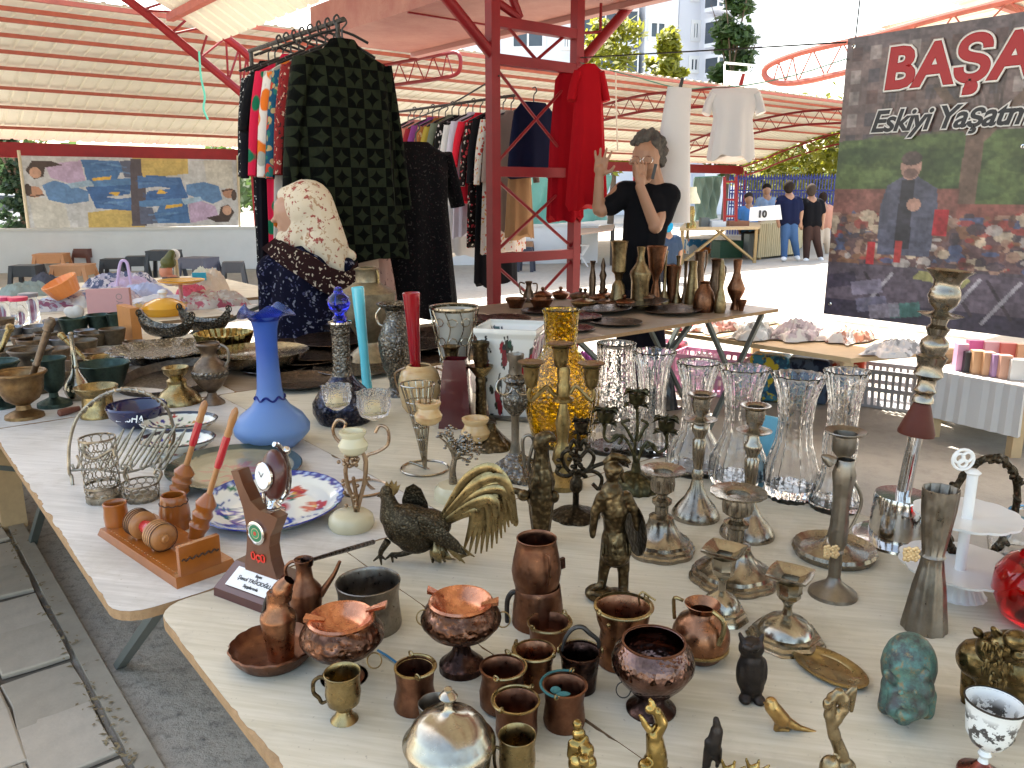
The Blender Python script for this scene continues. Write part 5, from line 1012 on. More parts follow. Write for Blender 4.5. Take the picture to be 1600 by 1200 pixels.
# ================================================================== middle tables: ceramics, glass, wood, silver
def text(body, size, mat, name, parent, M, shear=0.0, ext=.0006, off=0.0, align='CENTER', space=1.0, bev=0.0):
    c = bpy.data.curves.new('tmp', 'FONT'); c.body = body; c.size = size; c.shear = shear; c.extrude = ext; c.offset = off; c.align_x = align; c.align_y = 'CENTER'; c.space_character = space; c.resolution_u = 3
    c.bevel_depth = bev; c.bevel_resolution = 1; o = bpy.data.objects.new('tmp', c); COL.objects.link(o); bpy.context.evaluated_depsgraph_get().update()
    me = bpy.data.meshes.new_from_object(o.evaluated_get(bpy.context.evaluated_depsgraph_get())); bpy.data.objects.remove(o); bpy.data.curves.remove(c)
    me.transform(M @ Matrix.Diagonal((1, 1, .05 if bev else 1, 1))); me.name = name; me.materials.clear(); return link(name, me, mat, parent, False)
def basis(o, x, up):
    """4x4 with local x along x, local y along up (text plane), z outwards"""
    x = Vector(x).normalized(); up = Vector(up); up = (up - x * up.dot(x)).normalized(); z = x.cross(up)
    M = Matrix((x, up, z)).transposed().to_4x4(); M.translation = Vector(o); return M
WOODH = plain('honey_wood', (.3, .09, .012), .28, .3, 30, coat=.35); WOODL = plain('pale_wood', (.36, .16, .05), .35, .25, 30, coat=.2); REDL = plain('red_lacquer', (.42, .012, .02), .25, .15, 40, coat=.3); BURN = plain('burnt_line', (.05, .02, .008), .6, .2)
# --- trophy clock
P0, P1 = at(334, 930, ZT), at(432, 967, ZT); ax = (P1 - P0).normalized(); bx = Vector((-ax.y, ax.x, 0)); W = (P1 - P0).length
t = thing('award_clock', 'wooden award trophy with egg clock, round green emblem and engraved plaque', 'trophy', (P0 + P1) / 2 + bx * .045)
TW = plain('walnut', (.12, .04, .015), .35, .3, 22, coat=.25); TWD = plain('mahogany', (.07, .014, .01), .3, .25, 22, coat=.3)
def TM(y=0, z=0): M = Matrix((ax, bx, Vector((0, 0, 1)))).transposed().to_4x4(); M.translation = Vector((0, 0, 0)) + bx * y + Vector((0, 0, z)); return M
b = B(); b.prism([(-.045, .0), (.045, .0), (.045, .05), (.012, .05), (-.043, .016)], W * 1.0, TM() @ Matrix.Rotation(PI / 2, 4, 'Z')); ob = b.out('base_block', TWD, t, False)
hgt = lambda y: zat(t.location.x, t.location.y, y) - ZT
s_ = mpp(Vector(t.location))
outl = [(-34, 900), (-33, 885), (-28, 868), (-24, 845), (-24, 825), (-28, 800), (-38, 770), (-48, 745), (-32, 741), (-24, 762), (-10, 785), (8, 796), (28, 797), (44, 800), (36, 816), (26, 832), (22, 850), (24, 870), (32, 892), (36, 900)]
b = B(); b.prism([(x * s_ * 1.05, hgt(y)) for x, y in outl], .026, TM(.012)); b.out('upright', TW, t, False)
def onface(x, y, dy=-.0015): return ax * (x * s_ * 1.05) + Vector((0, 0, hgt(y))) + bx * (.012 - .013 + dy)
c = onface(-1, 832); b = B(); b.lathe([(19 * s_, -.001), (19 * s_, .003), (16 * s_, .004), (15.5 * s_, .003), (.0006, .003)], 36, c=c, axis=-bx); em = b.out('medallion', CHROME, t)
for r, col, h in ((15.2, (.62, .62, .55), .0032), (13.6, (.02, .16, .07), .0036), (8.5, (.5, .42, .25), .0040), (7.2, (.03, .25, .1), .0044), (3.4, (.5, .06, .03), .0048)):
    b = B(); b.lathe([(r * s_, h - .001), (r * s_, h), (.0005, h)], 32, c=c, axis=-bx); b.out('emblem_disc', plain('emblem_%d' % int(r * 10), col, .4, .1), em)
text('ÜÇÜ', 15 * s_, plain('red_print', (.75, .03, .015), .4, .05), 'red_letters', t, basis(onface(-2, 872), ax, (0, 0, 1)), off=.0006)
nrm = (Vector((0, 0, .055)) - bx * .034); up = (bx * .055 + Vector((0, 0, .034))).normalized(); pc = -bx * .0155 + Vector((0, 0, .0345)) + ax * .0; nn = ax.cross(up)
b = B(); b.box(pc + nn * .0012, (W * .74, .042, .0016), M=Matrix((ax, up, nn)).transposed()); b.out('plaque', plain('plaque_white', (.8, .8, .78), .3, .02), t, False)
INK = plain('black_ink', (.015, .015, .015), .5, .1)
for tx, sz, dv in (('Sayın', .0085, .0125), ('Şenol YAĞCIOĞLU', .0108, .0), ('Saygılarımla', .0085, -.0125)): text(tx, sz, INK, 'plaque_text', t, basis(pc + nn * .0026 + up * dv, ax, up), ext=.0002, off=.0002)
ec = ax * ((437 - 400) * s_ * .2) + Vector((0, 0, hgt(742))) + bx * .02; ec = on(428, 742, t.location.y + .01) - t.location
fd = Vector((-.66, -.74, .1)).normalized()
b = B(); M = fd.to_track_quat('Z', 'Y').to_matrix(); b.ball(ec, (26 * s_, 40 * s_, 17 * s_), 24, 16, M); b.out('clock_case', TWD, t)
b = B(); b.lathe([(21 * s_, 0), (22 * s_, .005), (19 * s_, .007), (.0006, .0065)], 32, c=ec + fd * 15 * s_, axis=fd, sx=1); b.out('clock_bezel', CHROME, t)
b = B(); b.lathe([(18.5 * s_, 0), (.0006, .0008)], 32, c=ec + fd * (15 * s_ + .0072), axis=fd); b.out('clock_face', plain('clock_white', (.78, .8, .78), .3, .03), t)
b = B()
for a in (.6, 2.4): b.bar(ec + fd * (15 * s_ + .0085), ec + fd * (15 * s_ + .0085) + (ax * math.cos(a) * .5 + Vector((0, 0, math.sin(a)))) * 12 * s_, .0009)
b.out('clock_hands', INK, t, False)
b = B(); b.lathe([(18 * s_, 0), (18 * s_, 3 * s_), (11 * s_, 7 * s_), (12 * s_, 10 * s_), (7 * s_, 14 * s_), (5 * s_, 20 * s_)], 24, c=on(428, 800, t.location.y + .01) - t.location); b.out('clock_foot', CHROME, t)
b = B(); pts = [on(x, y, t.location.y + d) - t.location for x, y, d in ((420, 786, .0), (436, 784, .03), (449, 768, .035), (452, 740, .035), (446, 712, .03), (436, 697, .02), (428, 694, .01))]; b.tube(pts, 4 * s_, 8, 5); b.ball(on(447, 704, t.location.y + .03) - t.location, 7 * s_); b.tube([on(412, 770, t.location.y) - t.location, on(414, 784, t.location.y) - t.location, on(428, 790, t.location.y + .01) - t.location], 3 * s_, 8, 3); b.out('clock_arm', CHROME, t)
# --- wooden coffee set on a board: rollers, two pestles, small barrel
Pa, Pb, Pc = at(152, 836, ZT), at(277, 921, ZT), at(380, 882, ZT); ax = (Pb - Pa).normalized(); bx = (Pc - Pb); bx = (bx - ax * bx.dot(ax)).normalized(); LX, LY = (Pb - Pa).length, (Pc - Pb).length * .9
t = thing('wooden_set', 'carved honey-wood desk set with spool roller, board and upright end plate', 'ornament', Pa + ax * LX / 2 + bx * LY / 2)
MX = Matrix((ax, bx, Vector((0, 0, 1)))).transposed(); sc_ = mpp(Vector(t.location))
b = B(); b.box((0, 0, .009), (LX, LY, .018), M=MX, taper=.94); b.out('board', WOODH, t, False)
b = B()
for s in (-1, 1):
    for i in range(26): b.ball(MX @ Vector(((i / 25 - .5) * LX * .9, s * LY * .38 * (1 if s < 0 else 1), .0178)), (.0028, .0018, .0012), 6, 4)
tag(b.out('bead_border', WOODL, t), kind='stuff')
b = B(); b.box(MX @ Vector((LX * .46, -LY * .06, .048)), (.012, LY * .66, .062), M=MX); b.out('end_plate', WOODH, t, False)
b = B(); n = 18; b.tube([MX @ Vector((LX * .46 + .0068, (i / n - .5) * LY * .6 - LY * .06, .05 + .003 * math.sin(i * 2.1))) for i in range(n + 1)], .0018, 6, 2); b.out('burnt_wave', BURN, t)
rc = on(232, 807, t.location.y) - t.location; rc.z = .018 + .031
pr = [(-.075, .010), (-.072, .026), (-.066, .030)]
prof = [(.006, -.078), (.009, -.075), (.009, -.07), (.024, -.068), (.028, -.064)]
for q in range(4): prof += [(.0295, -.062 + q * .009), (.0305, -.058 + q * .009), (.0265, -.055 + q * .009)]
prof += [(.024, -.026), (.013, -.024)]
b = B(); b.lathe(prof, 36, c=rc, axis=ax); b.out('spool', WOODL, t); b = B(); b.lathe([(r, -h) for r, h in reversed(prof)], 36, c=rc, axis=ax); b.out('spool', WOODL, t)
b = B(); b.lathe([(.0135, -.026), (.0155, -.01), (.0155, .01), (.0135, .026)], 24, c=rc, axis=ax); b.out('red_core', REDL, t)
for s in (-1, 1):
    for q in (.064, .056, .048, .04): b = B(); b.lathe([(.0295, s * q - .001), (.0309, s * q), (.0295, s * q + .001)], 36, c=rc, axis=ax, cap=False); b.out('burnt_ring', BURN, t)
    b = B(); b.box(rc + ax * s * .04 + Vector((0, 0, -.034)), (.012, .03, .02), M=MX); b.out('cradle', WOODH, t, False)
k = turned('wooden_cup', 'small turned wood cup at the far end of the carved board', 'cup', 184, 827, [('body', WOODH, [(17, None), (18, 806), (17, 793), (18, 786)], {'hol': (3, 812)})], z=ZT + .016, single=True)
k = turned('wooden_mortar', 'honey-coloured wooden barrel mortar with burnt wave line beside the pestles', 'mortar', 274, 812, [('body', WOODH, [(19, None), (23, 790), (23, 778), (20, 762), (19, 755)], {'hol': (3, 790)})], z=ZT + .03, r0=19)
b = B(); b.tube([(k.m(21.2) * math.cos(a), k.m(21.2) * math.sin(a), k.z(766) + .0014 * math.sin(a * 11)) for a in np.linspace(0, 2 * PI, 70)[:-1]], .0011, 5, closed=True); b.out('burnt_wave', BURN, k.t)
k.t.location.z = ZT + .001; b = B(); b.lathe([(k.m(24), 0), (k.m(22), .028), (k.m(19), .03)], 28); b.out('foot', WOODH, k.t)
for (x0, y0, x1, y1, d, l) in ((278, 772, 321, 626, .05, 'red banded wooden pestle leaning behind the honey barrel mortar'), (308, 832, 369, 637, .0, 'red banded wooden pestle leaning beside the trophy clock')):
    P = at(x0, min(y0 + 18, 850), ZT); t = thing('wooden_pestle', l, 'pestle', P, group='red banded wooden pestles'); a, c = on(x0, y0, P.y + d) - P, on(x1, y1, P.y + d) - P; L_ = (c - a).length; q = mpp(P)
    b = B(); pr = [(11 * q, -20 * q), (12 * q, 0)]
    for i in range(6): pr += [((13 + (i % 2) * 3) * q, (4 + i * 9) * q), ((15 - (i % 2) * 2) * q, (9 + i * 9) * q)]
    pr += [(8 * q, 62 * q), (5 * q, 66 * q)]; pr = [(r, h * L_ / (205 * q) * 1.0) for r, h in pr]
    b.lathe(pr, 24, c=a, axis=c - a); b.out('grip', WOODH, t)
    ps = pr[-1][1]; b = B(); b.lathe([(4.5 * q, ps - .002), (4.5 * q, L_ * .55)], 14, c=a, axis=c - a); b.out('rod', WOODL, t); b = B(); b.lathe([(5 * q, L_ * .53), (6 * q, L_ * .56), (6 * q, L_ * .76), (5 * q, L_ * .78)], 14, c=a, axis=c - a); b.out('red_band', REDL, t)
    b = B(); b.lathe([(4.8 * q, L_ * .77), (6 * q, L_ * .8), (5 * q, L_ * .84), (6 * q, L_ * .9), (5.5 * q, L_ * .97), (2 * q, L_)], 14, c=a, axis=c - a); b.out('tip', WOODL, t)
# --- filigree set
FIL = metal('filigree_silver', (.5, .45, .36), (.18, .15, .11), .34, .6)
def filigree(b, R0, R1, h, n, r, c=(0, 0, 0), rows=None):
    c = Vector(c); rows = rows or max(2, int(h / (2 * PI * R0 / n) * .8))
    for j in range(rows):
        z = h * (j + .5) / rows; R = R0 + (R1 - R0) * z / h
        for i in range(n):
            a0 = (i + .5 * (j % 2)) * 2 * PI / n; s = 2 * PI / n * .52; hz = h / rows * .56
            b.tube([c + Vector(((R + .0006 * math.cos(q * 2)) * math.cos(a0 + s * math.cos(q)), R * math.sin(a0 + s * math.cos(q)), z + hz * math.sin(q))) for q in np.linspace(0, 2 * PI, 8)[:-1]], r, 4, closed=True)
k = turned('filigree_vase', 'cylindrical silver filigree spoon holder with openwork scrolls', 'vase', 164, 790, [('base_ring', FIL, [(25, None), (26, 774), (26, 771), (24, 770), (.5, 772)], {}), ('rim', FIL, [(25, 686), (27, 686), (27, 683), (25, 683)], {}), ('band', FIL, [(25.5, 760), (26.5, 759), (26.5, 756), (25.5, 756)], {'cap': False})])
b = B(); filigree(b, k.m(25), k.m(26), k.z(685), 12, .0013, rows=7); tag(b.out('openwork', FIL, k.t), kind='stuff')
tubepart(k, 'scroll', FIL, [(138, 700, -.01), (130, 690, -.01), (134, 712, -.02), (150, 716, -.026), (165, 708, -.027), (176, 702, -.026), (180, 712, -.026)], 3); 
k = turned('filigree_dish', 'low round silver filigree dish with two scroll handles', 'dish', 223, 788, [('base_ring', FIL, [(24, None), (25, 774), (.5, 773)], {}), ('rim', FIL, [(26, 755), (28, 755), (28, 753), (26, 753)], {})])
b = B(); filigree(b, k.m(25), k.m(27), k.z(755), 13, .0012, rows=3); tag(b.out('openwork', FIL, k.t), kind='stuff'); tubepart(k, 'handle', FIL, [(247, 752), (252, 740), (246, 733), (242, 740), (248, 744)], 2.4); tubepart(k, 'handle', FIL, [(198, 752), (194, 740), (200, 728), (206, 735)], 2.4)
P = at(190, 752, ZT); t = thing('handled_tray', 'silver filigree rack with tall braided arch handle and rows of slim tongs', 'tray', P); k = Ctx(); k.P = P; k.t = t; k.L = lambda x, y, d=0: on(x, y, P.y + d) - P; k.m = lambda r, y=None: r * mpp(P)
b = B(); b.tube([k.L(*p) for p in ((114, 764, -.03), (112, 745, -.02), (108, 735, -.02), (109, 690, -.01), (124, 648, .0), (160, 618, .01), (200, 608, .02), (240, 620, .03), (262, 640, .04), (272, 680, .05), (262, 710, .055), (261, 735, .06))], k.m(2.6), 8, 6); b.out('arch_handle', FIL, t)
b = B(); pts = [k.L(*p) for p in ((124, 648, .0), (160, 618, .01), (200, 608, .02), (240, 620, .03), (262, 640, .04))]; pts, _ = smooth_path(pts, [1] * 5, 14)
b.tube([p + Vector((0, math.cos(i * 1.6), math.sin(i * 1.6))) * k.m(3) for i, p in enumerate(pts)], k.m(1.6), 5, 2); b.out('braid', FIL, t)
for i in range(7):
    x = 176 + i * 15.5; b = B(); xa, ya, xb, yb = (x + 18 if i < 2 else x + 22), 670 - (i % 3) * 3, x - 16, 728 - (2 if i % 2 else -2)
    for s in (-3, 3): b.tube([k.L(xa, ya, .01), k.L((xa + xb) / 2 + s * .9, (ya + yb) / 2 + s * .5, 0), k.L(xb + s, yb + s * .4, -.01)], [k.m(1.2), k.m(2.2), k.m(2.0)], 6, 3)
    b.tube([k.L(xb - 3, yb - 1, -.01), k.L(xb, yb + 3, -.012), k.L(xb + 3, yb + 1, -.01)], k.m(2), 6, 3); b.out('tongs', FIL, t)
b = B()
for x in (118, 200, 245): b.tube([k.L(x - 6, 725, -.01), k.L(x, 735, -.012), k.L(x + 6, 722, -.01), k.L(x + 2, 712, 0)], k.m(2), 6, 4)
b.tube([k.L(112, 735, -.02), k.L(150, 733, -.02), k.L(200, 738, 0), k.L(262, 716, .05)], k.m(2), 6, 4); b.tube([k.L(196, 738, -.01), k.L(200, 748, -.02), k.L(196, 757, -.025)], k.m(2), 6, 3); tag(b.out('rack_scrolls', FIL, t), kind='stuff')
# --- painted ceramics
def rose_fn(cv): return lambda co: cv.at(.5 + co[:, 0] / (2 * cv.R), .5 - co[:, 1] / (2 * cv.R))
def dense_disc(name, prof, mat, parent, cv, seg=96, sub=7, sx=1):
    pr = []
    for a, c in zip(prof, prof[1:]):
        for q in range(sub): t = q / sub; pr.append(tuple(a[i] * (1 - t) + c[i] * t for i in range(len(a))))
    pr.append(prof[-1]); b = B(); b.lathe(pr, seg, lob=30 if len(prof[0]) > 2 else None, sx=sx); o = b.out(name, mat, parent); cv.R = max(p[0] for p in pr) * 1.02; paint(o.data, rose_fn(cv)); return o
def iznik():
    cv = Canvas(220, 220, (228, 226, 212)); cv.ell(.5, .5, .5, .5, (24, 44, 130)); cv.ell(.5, .5, .445, .445, (222, 222, 212)); rr = random.Random(4)
    for i in range(40): a = i * PI / 20; cv.ell(.5 + .47 * math.cos(a), .5 + .47 * math.sin(a), .014, .014, (170, 190, 220))
    for (x, y, s, c) in ((.68, .33, .1, (176, 50, 40)), (.76, .62, .085, (184, 58, 44)), (.30, .62, .11, (70, 60, 140)), (.2, .42, .07, (66, 58, 150)), (.5, .75, .08, (40, 60, 150)), (.44, .26, .075, (44, 60, 150)), (.55, .52, .07, (178, 60, 46))):
        for q in range(7): a = q * .9; cv.ell(x + s * .55 * math.cos(a), y + s * .55 * math.sin(a), s * .5, s * .38, c, ang=a)
        for q in range(5): a = q * 1.26; cv.ell(x + s * .3 * math.cos(a), y + s * .3 * math.sin(a), s * .14, s * .1, (235, 225, 215))
        cv.ell(x, y, s * .22, s * .22, (220, 170, 60) if c[0] > 150 else (200, 205, 225))
    for i in range(16):
        x, y = rr.uniform(.2, .8), rr.uniform(.2, .8); x2, y2 = x + rr.uniform(-.2, .2), y + rr.uniform(-.2, .2); cv.line(x, y, x2, y2, .007, (30, 60, 120)); cv.ell(x2, y2, .045, .018, (30, 90, 120) if i % 3 else (30, 110, 80), ang=rr.uniform(0, 3))
    cv.poly([(.1, .6), (.34, .74), (.3, .79), (.1, .66)], (50, 60, 150)); cv.poly([(.14, .72), (.4, .82), (.36, .86)], (120, 70, 120)); return cv
GLAZE = printed('glazed_ceramic', .18, .5)
k = spot('painted_plate', 'scalloped white plate painted with blue and red tulips behind the trophy', 'plate', 427, 799)
R = 110 * mpp(k.P) * 1.0; dense_disc('plate_front', [(R * .62, 0, 0), (R * .8, .012, .0), (R, .034, .012), (R * .985, .036, .012), (R * .8, .018, 0), (R * .6, .009, 0), (.001, .008, 0)], GLAZE, k.t, iznik())
k.t.rotation_euler = (.05, -.04, .5)
def greenplate():
    cv = Canvas(160, 160, (150, 140, 112)); cv.ell(.5, .5, .5, .5, (60, 72, 66)); cv.ell(.5, .5, .42, .42, (146, 138, 110)); rr = random.Random(6)
    for i in range(16): x, y = rr.uniform(.28, .75), rr.uniform(.35, .72); cv.ell(x, y, .05, .022, (160, 92, 84), .8, ang=rr.uniform(-.6, .6))
    for i in range(14): x, y = rr.uniform(.25, .7), rr.uniform(.3, .7); cv.line(x, y, x + .18, y + rr.uniform(-.05, .05), .006, (160, 92, 84), .7)
    return cv.grain(.05)
k = spot('painted_plate', 'large dark green rimmed plate with faded pink painting behind the tulip plate', 'plate', 368, 742); R = 102 * mpp(k.P); dense_disc('plate_front', [(R * .6, 0), (R * .8, .01), (R, .028), (R * .985, .03), (R * .8, .016), (R * .6, .009), (.001, .008)], GLAZE, k.t, greenplate()); k.t.rotation_euler = (.03, .02, .3)
def bowlcv(bg):
    cv = Canvas(150, 150, bg); rr = random.Random(12); cv.ell(.5, .5, .5, .5, (26, 28, 44)); cv.ell(.5, .5, .455, .455, (222, 220, 205))
    for i in range(170):
        a, r = rr.uniform(0, 6.3), rr.uniform(.03, .43); c = rr.choice([(170, 40, 44), (60, 60, 140), (50, 100, 60), (70, 40, 90), (180, 130, 60), (40, 90, 70)]); cv.ell(.5 + r * math.cos(a), .5 + r * math.sin(a), rr.uniform(.015, .045), rr.uniform(.012, .03), c, ang=a)
    return cv
for (px, pyb, r, y1, l, rot) in ((281, 684, 60, 655, 'oval painted bowl with dark rim and purple flowers, next to the navy bowl', .1), (279, 716, 59, 684, 'oval painted bowl with dark rim and red flowers, under the pestle tips', .1)):
    k = turned('painted_bowl', l, 'bowl', px, pyb, [('foot', WH, [(26, None), (26, pyb - 12)], {})], group='small painted bowls'); hm = k.z(y1); Rm = k.m(r); rr = random.Random(px)
    pr = [(.5 * Rm, .004), (.75 * Rm, hm * .4), (.95 * Rm, hm * .8), (Rm, hm), (.97 * Rm, hm * 1.02), (.9 * Rm, hm * .78), (.62 * Rm, hm * .35), (.001, hm * .25)]; cv = bowlcv((222, 220, 205)); dd = []
    for a, c in zip(pr, pr[1:]):
        for q in range(8): dd.append((a[0] + (c[0] - a[0]) * q / 8, a[1] + (c[1] - a[1]) * q / 8))
    b = B(); b.lathe(dd, 110, rot=.0, sx=1); o = b.out('bowl_shell', GLAZE, k.t); cv.R = Rm * 1.01; cv2 = Canvas(200, 40, (222, 220, 206))
    for i in range(46): cv2.ell(rr.random(), rr.uniform(.15, .9), .014, .1, rr.choice([(170, 40, 44), (60, 100, 70), (50, 60, 120), (190, 150, 80)]))
    def pf(co, cv=cv, cv2=cv2, hm=hm, Rm=Rm):
        c1 = cv.at(.5 + co[:, 0] / (2 * cv.R), .5 - co[:, 1] / (2 * cv.R)); r_ = np.hypot(co[:, 0], co[:, 1]); outer = np.arange(len(co)) < 110 * 24
        c2 = cv2.at((np.arctan2(co[:, 1], co[:, 0]) / (2 * PI)) % 1, 1 - np.clip(co[:, 2] / hm, 0, .99)); c2[co[:, 2] > hm * .93] = lin((26, 28, 44)); c1[outer] = c2[outer]; return c1
    paint(o.data, pf); o.scale = (1, .82, 1)
NAVY = plain('navy_glaze', (.012, .012, .06), .12, .2, 20, coat=.6)
k = turned('navy_bowl', 'glossy navy blue bowl with white lettering on its side', 'bowl', 217, 671, [('body', NAVY, [(22, None), (26, 662), (40, 648), (45, 634), (44, 632)], {'hol': (1.8, 655), 'seg': 44})])
Mx = basis(k.L(203, 655, -k.m(40)), (1, -.2, 0), (0, .35, 1)); text('LASHA', k.m(16), WH, 'lettering', k.t, Mx, off=.0003)
# --- blue frosted vase and neighbours
def bluefrost():
    m, nt, bs = newmat('blue_frosted'); co = coords(nt); sp = N(nt, 'ShaderNodeSeparateXYZ'); nt.links.new(co, sp.inputs[0])
    c = mix(nt, ramp(nt, sp.outputs[2], .08, .3), (.24, .4, .74), (.05, .13, .5)); nt.links.new(c, bs.inputs['Base Color']); bs.inputs['Roughness'].default_value = .32; bs.inputs['Transmission Weight'].default_value = .35; bs.inputs['IOR'].default_value = 1.3; bs.inputs['Subsurface Weight'].default_value = .2; bs.inputs['Subsurface Radius'].default_value = (.01, .02, .04); return m
BF = bluefrost()
k = turned('blue_vase', 'tall frosted blue glass vase with ruffled mouth and bulbous base', 'vase', 428, 706, [('body', BF, [(34, None), (46, 686), (57, 674), (58, 664), (48, 648), (30, 634), (22, 622), (19, 605), (17, 570), (16.5, 540), (18, 515), (21, 502), (26, 494)], {'hol': (1.8, 670), 'seg': 48})], r0=34)
b = B(); s9 = 72; pr = [(22, 500, 0), (27, 492, .05), (33, 486, .16), (38, 484, .24)]; rows_ = [(k.m(r), k.z(y), a) for r, y, a in pr]; rows_ += [(r - .0018, h + .001, a) for r, h, a in reversed(rows_)]
vv = []
for r, h, a in rows_:
    for j in range(s9): th = j * 2 * PI / s9 + .5; w = math.cos(th * 3); vv.append((r * (1 + a * w) * math.cos(th), r * (1 + a * w) * math.sin(th), h - a * .07 * w))
ff = [(i * s9 + j, i * s9 + (j + 1) % s9, (i + 1) * s9 + (j + 1) % s9, (i + 1) * s9 + j) for i in range(len(rows_) - 1) for j in range(s9)]
b.add(vv, ff); b.out('ruffled_mouth', glass('cobalt_frost', (.1, .2, .75), .25, 1.35), k.t)
b = B(); b.tube([((k.m(22) + .002 * math.cos(a * 7)) * math.cos(a), (k.m(22) + .002 * math.cos(a * 7)) * math.sin(a), k.z(620) + .006 * math.sin(a * 7)) for a in np.linspace(0, 2 * PI, 85)[:-1]], .0035, 8, closed=True); b.out('cobalt_collar', glass('cobalt_glass', (.02, .03, .4), .05), k.t)
COB = glass('cobalt_clear', (.02, .03, .5), .04)
k = turned('perfume_bottle', 'silver cased bottle with long embossed neck and cobalt glass stopper', 'bottle', 539, 668, [('body', metal('dark_blue_silver', (.22, .22, .24), (.025, .025, .06), .25, .7, emb=.6, embs=80), [(40, None), (48, 642), (48, 628), (36, 608), (22, 594), (17, 586)], {'seg': 40}), ('neck', SILVERE, [(17, 587), (14, 570), (13.5, 530), (15, 512), (16, 507)], {}), ('collar', CHROME, [(14, 508), (18, 505), (18, 502), (10, 500)], {}), ('stopper', COB, [(9, 501), (12, 497), (7, 492), (14, 484), (18, 474), (16, 464), (8, 457), (7, 454), (6, 450), (.5, 447)], {'seg': 32})], r0=40)
TQ = plain('turquoise_glass', (.12, .55, .66), .12, .06, coat=.5); RG_ = plain('ruby_glass', (.3, .006, .012), .1, .1, coat=.6)
k = turned('bud_vase', 'slim turquoise glass bud vase beside the silver bottle', 'vase', 575, 616, [('body', TQ, [(8, None), (8, 604), (7, 560), (8, 520), (9.5, 470), (10, 449)], {'hol': (2, 600)})], group='slim coloured glass vases', single=True)
k.t.rotation_euler = (0, -.055, 0)
k = turned('bud_vase', 'slim ruby red glass bud vase rising from a wire bound stone jar', 'vase', 653, 640, [('body', RG_, [(7, None), (8, 612), (8.5, 560), (11, 500), (14, 458)], {'hol': (2, 600), 'seg': 32})], group='slim coloured glass vases', single=True); k.t.rotation_euler = (0, -.03, 0)
k = turned('wire_bound_jar', 'squat marbled stone jar wrapped in looping gilt wire', 'jar', 657, 648, [('body', ONYX, [(22, None), (28, 634), (33, 610), (33, 592), (28, 578), (20, 572)], {'hol': (4, 600)})])
for s in (-1, 1): tubepart(k, 'wire', WIRE, [(657 + s * 24, 574, -.02), (657 + s * 40, 584, -.02), (657 + s * 36, 606, -.02), (657 + s * 22, 625, -.035), (657 + s * 10, 606, -.045), (657 + s * 20, 582, -.03)], 1.6, 6)
k = turned('tall_jar', 'tall tarnished brass ewer with thin bent handle behind the turquoise vase', 'ewer', 579, 574, [('body', metal('grey_brass', (.4, .35, .25), (.2, .17, .12), .4, .6), [(40, None), (40, 562), (30, 552), (16, 540), (14, 534), (34, 500), (42, 470), (44, 456), (30, 448), (18, 440), (17, 424), (20, 420), (15, 418)], {'hol': (1.5, 520)})], z=ZT)
tubepart(k, 'handle', BRASS, [(582, 419, -.01), (590, 425, -.02), (591, 445, -.02), (590, 480, -.03)], 2)
k = turned('silver_vase', 'chased silver vase with flared lip behind the ruby vase', 'vase', 622, 622, [('body', SILVERE, [(22, None), (20, 612), (12, 604), (13, 594), (22, 572), (27, 548), (28, 528), (20, 506), (14, 494), (16, 484), (26, 478), (30, 474)], {'hol': (1.5, 560), 'seg': 40})]); tubepart(k, 'handle', SILVER, [(596, 480), (588, 492), (592, 506), (602, 510)], 2); tubepart(k, 'handle', SILVER, [(644, 480), (650, 496), (648, 514), (640, 520)], 2)
k = turned('openwork_vase', 'flaring silver openwork vase on tarnished foot behind the bronze candlesticks', 'vase', 712, 640, [('foot', SILVERE, [(18, None), (14, 628), (10, 615), (10, 600)], {}), ('liner', plain('clear_liner', (.4, .38, .33), .2, .1), [(10, 600), (20, 560), (28, 510), (34, 484)], {'hol': (1.4, 590)}), ('rim', SILVER, [(35, 485), (39, 481), (39, 478), (35, 479)], {})], r0=18)
b = B()
for i in range(10):
    a = i * .628; b.tube([(k.m(r) * math.cos(a + w), k.m(r) * math.sin(a + w), k.z(y)) for r, y, w in ((12, 600, 0), (20, 570, .2), (26, 540, -.1), (32, 510, .2), (37, 482, 0))], .0022, 5, 4)
    for y, r in ((500, 34), (530, 29), (560, 23)):
        b.tube([(k.m(r) * math.cos(a + .3 + .22 * math.cos(q)), k.m(r) * math.sin(a + .3 + .22 * math.cos(q)), k.z(y) + .014 * math.sin(q)) for q in np.linspace(0, 2 * PI, 9)[:-1]], .0018, 4, closed=True)
tag(b.out('openwork', SILVER, k.t), kind='stuff')
# square planter with roses on dark stand; dark red square vase
def square_vessel(name, label, cat, px, pyb, hw_px, prof, mat, z=ZT, rz=0, hol=None):
    k = spot(name, label, cat, px, pyb, z); k.P = Vector(k.P) + Vector((0, hw_px * mpp(k.P), 0)); k.t.location = k.P
    pr = [(r * mpp(k.P), max(0, zat(k.P.x, k.P.y, y) - z) if y else 0) for r, y in prof]
    if hol: pr += [(r - hol, h) for r, h in reversed(pr) if h > .02] + [(.001, .02)]
    b = B(); dd = []
    for a, c in zip(pr, pr[1:]):
        n = max(1, int((Vector(c) - Vector(a)).length / .004)); dd += [(a[0] + (c[0] - a[0]) * q / n, a[1] + (c[1] - a[1]) * q / n) for q in range(n)]
    dd.append(pr[-1]); b.lathe(dd, 240, poly=(4, .05), rot=rz); o = b.out('body', mat, k.t); o.data.set_sharp_from_angle(angle=1.2); return k, o
k, o = square_vessel('square_planter', 'white square porcelain planter painted with red roses and black stems', 'planter', 800, 662, 52, [(34, None), (40, 610), (46, 560), (52, 522), (57, 514), (57, 507)], GLAZE, rz=.55, hol=.006)
cv = Canvas(420, 110, (226, 224, 216)); rr = random.Random(21)
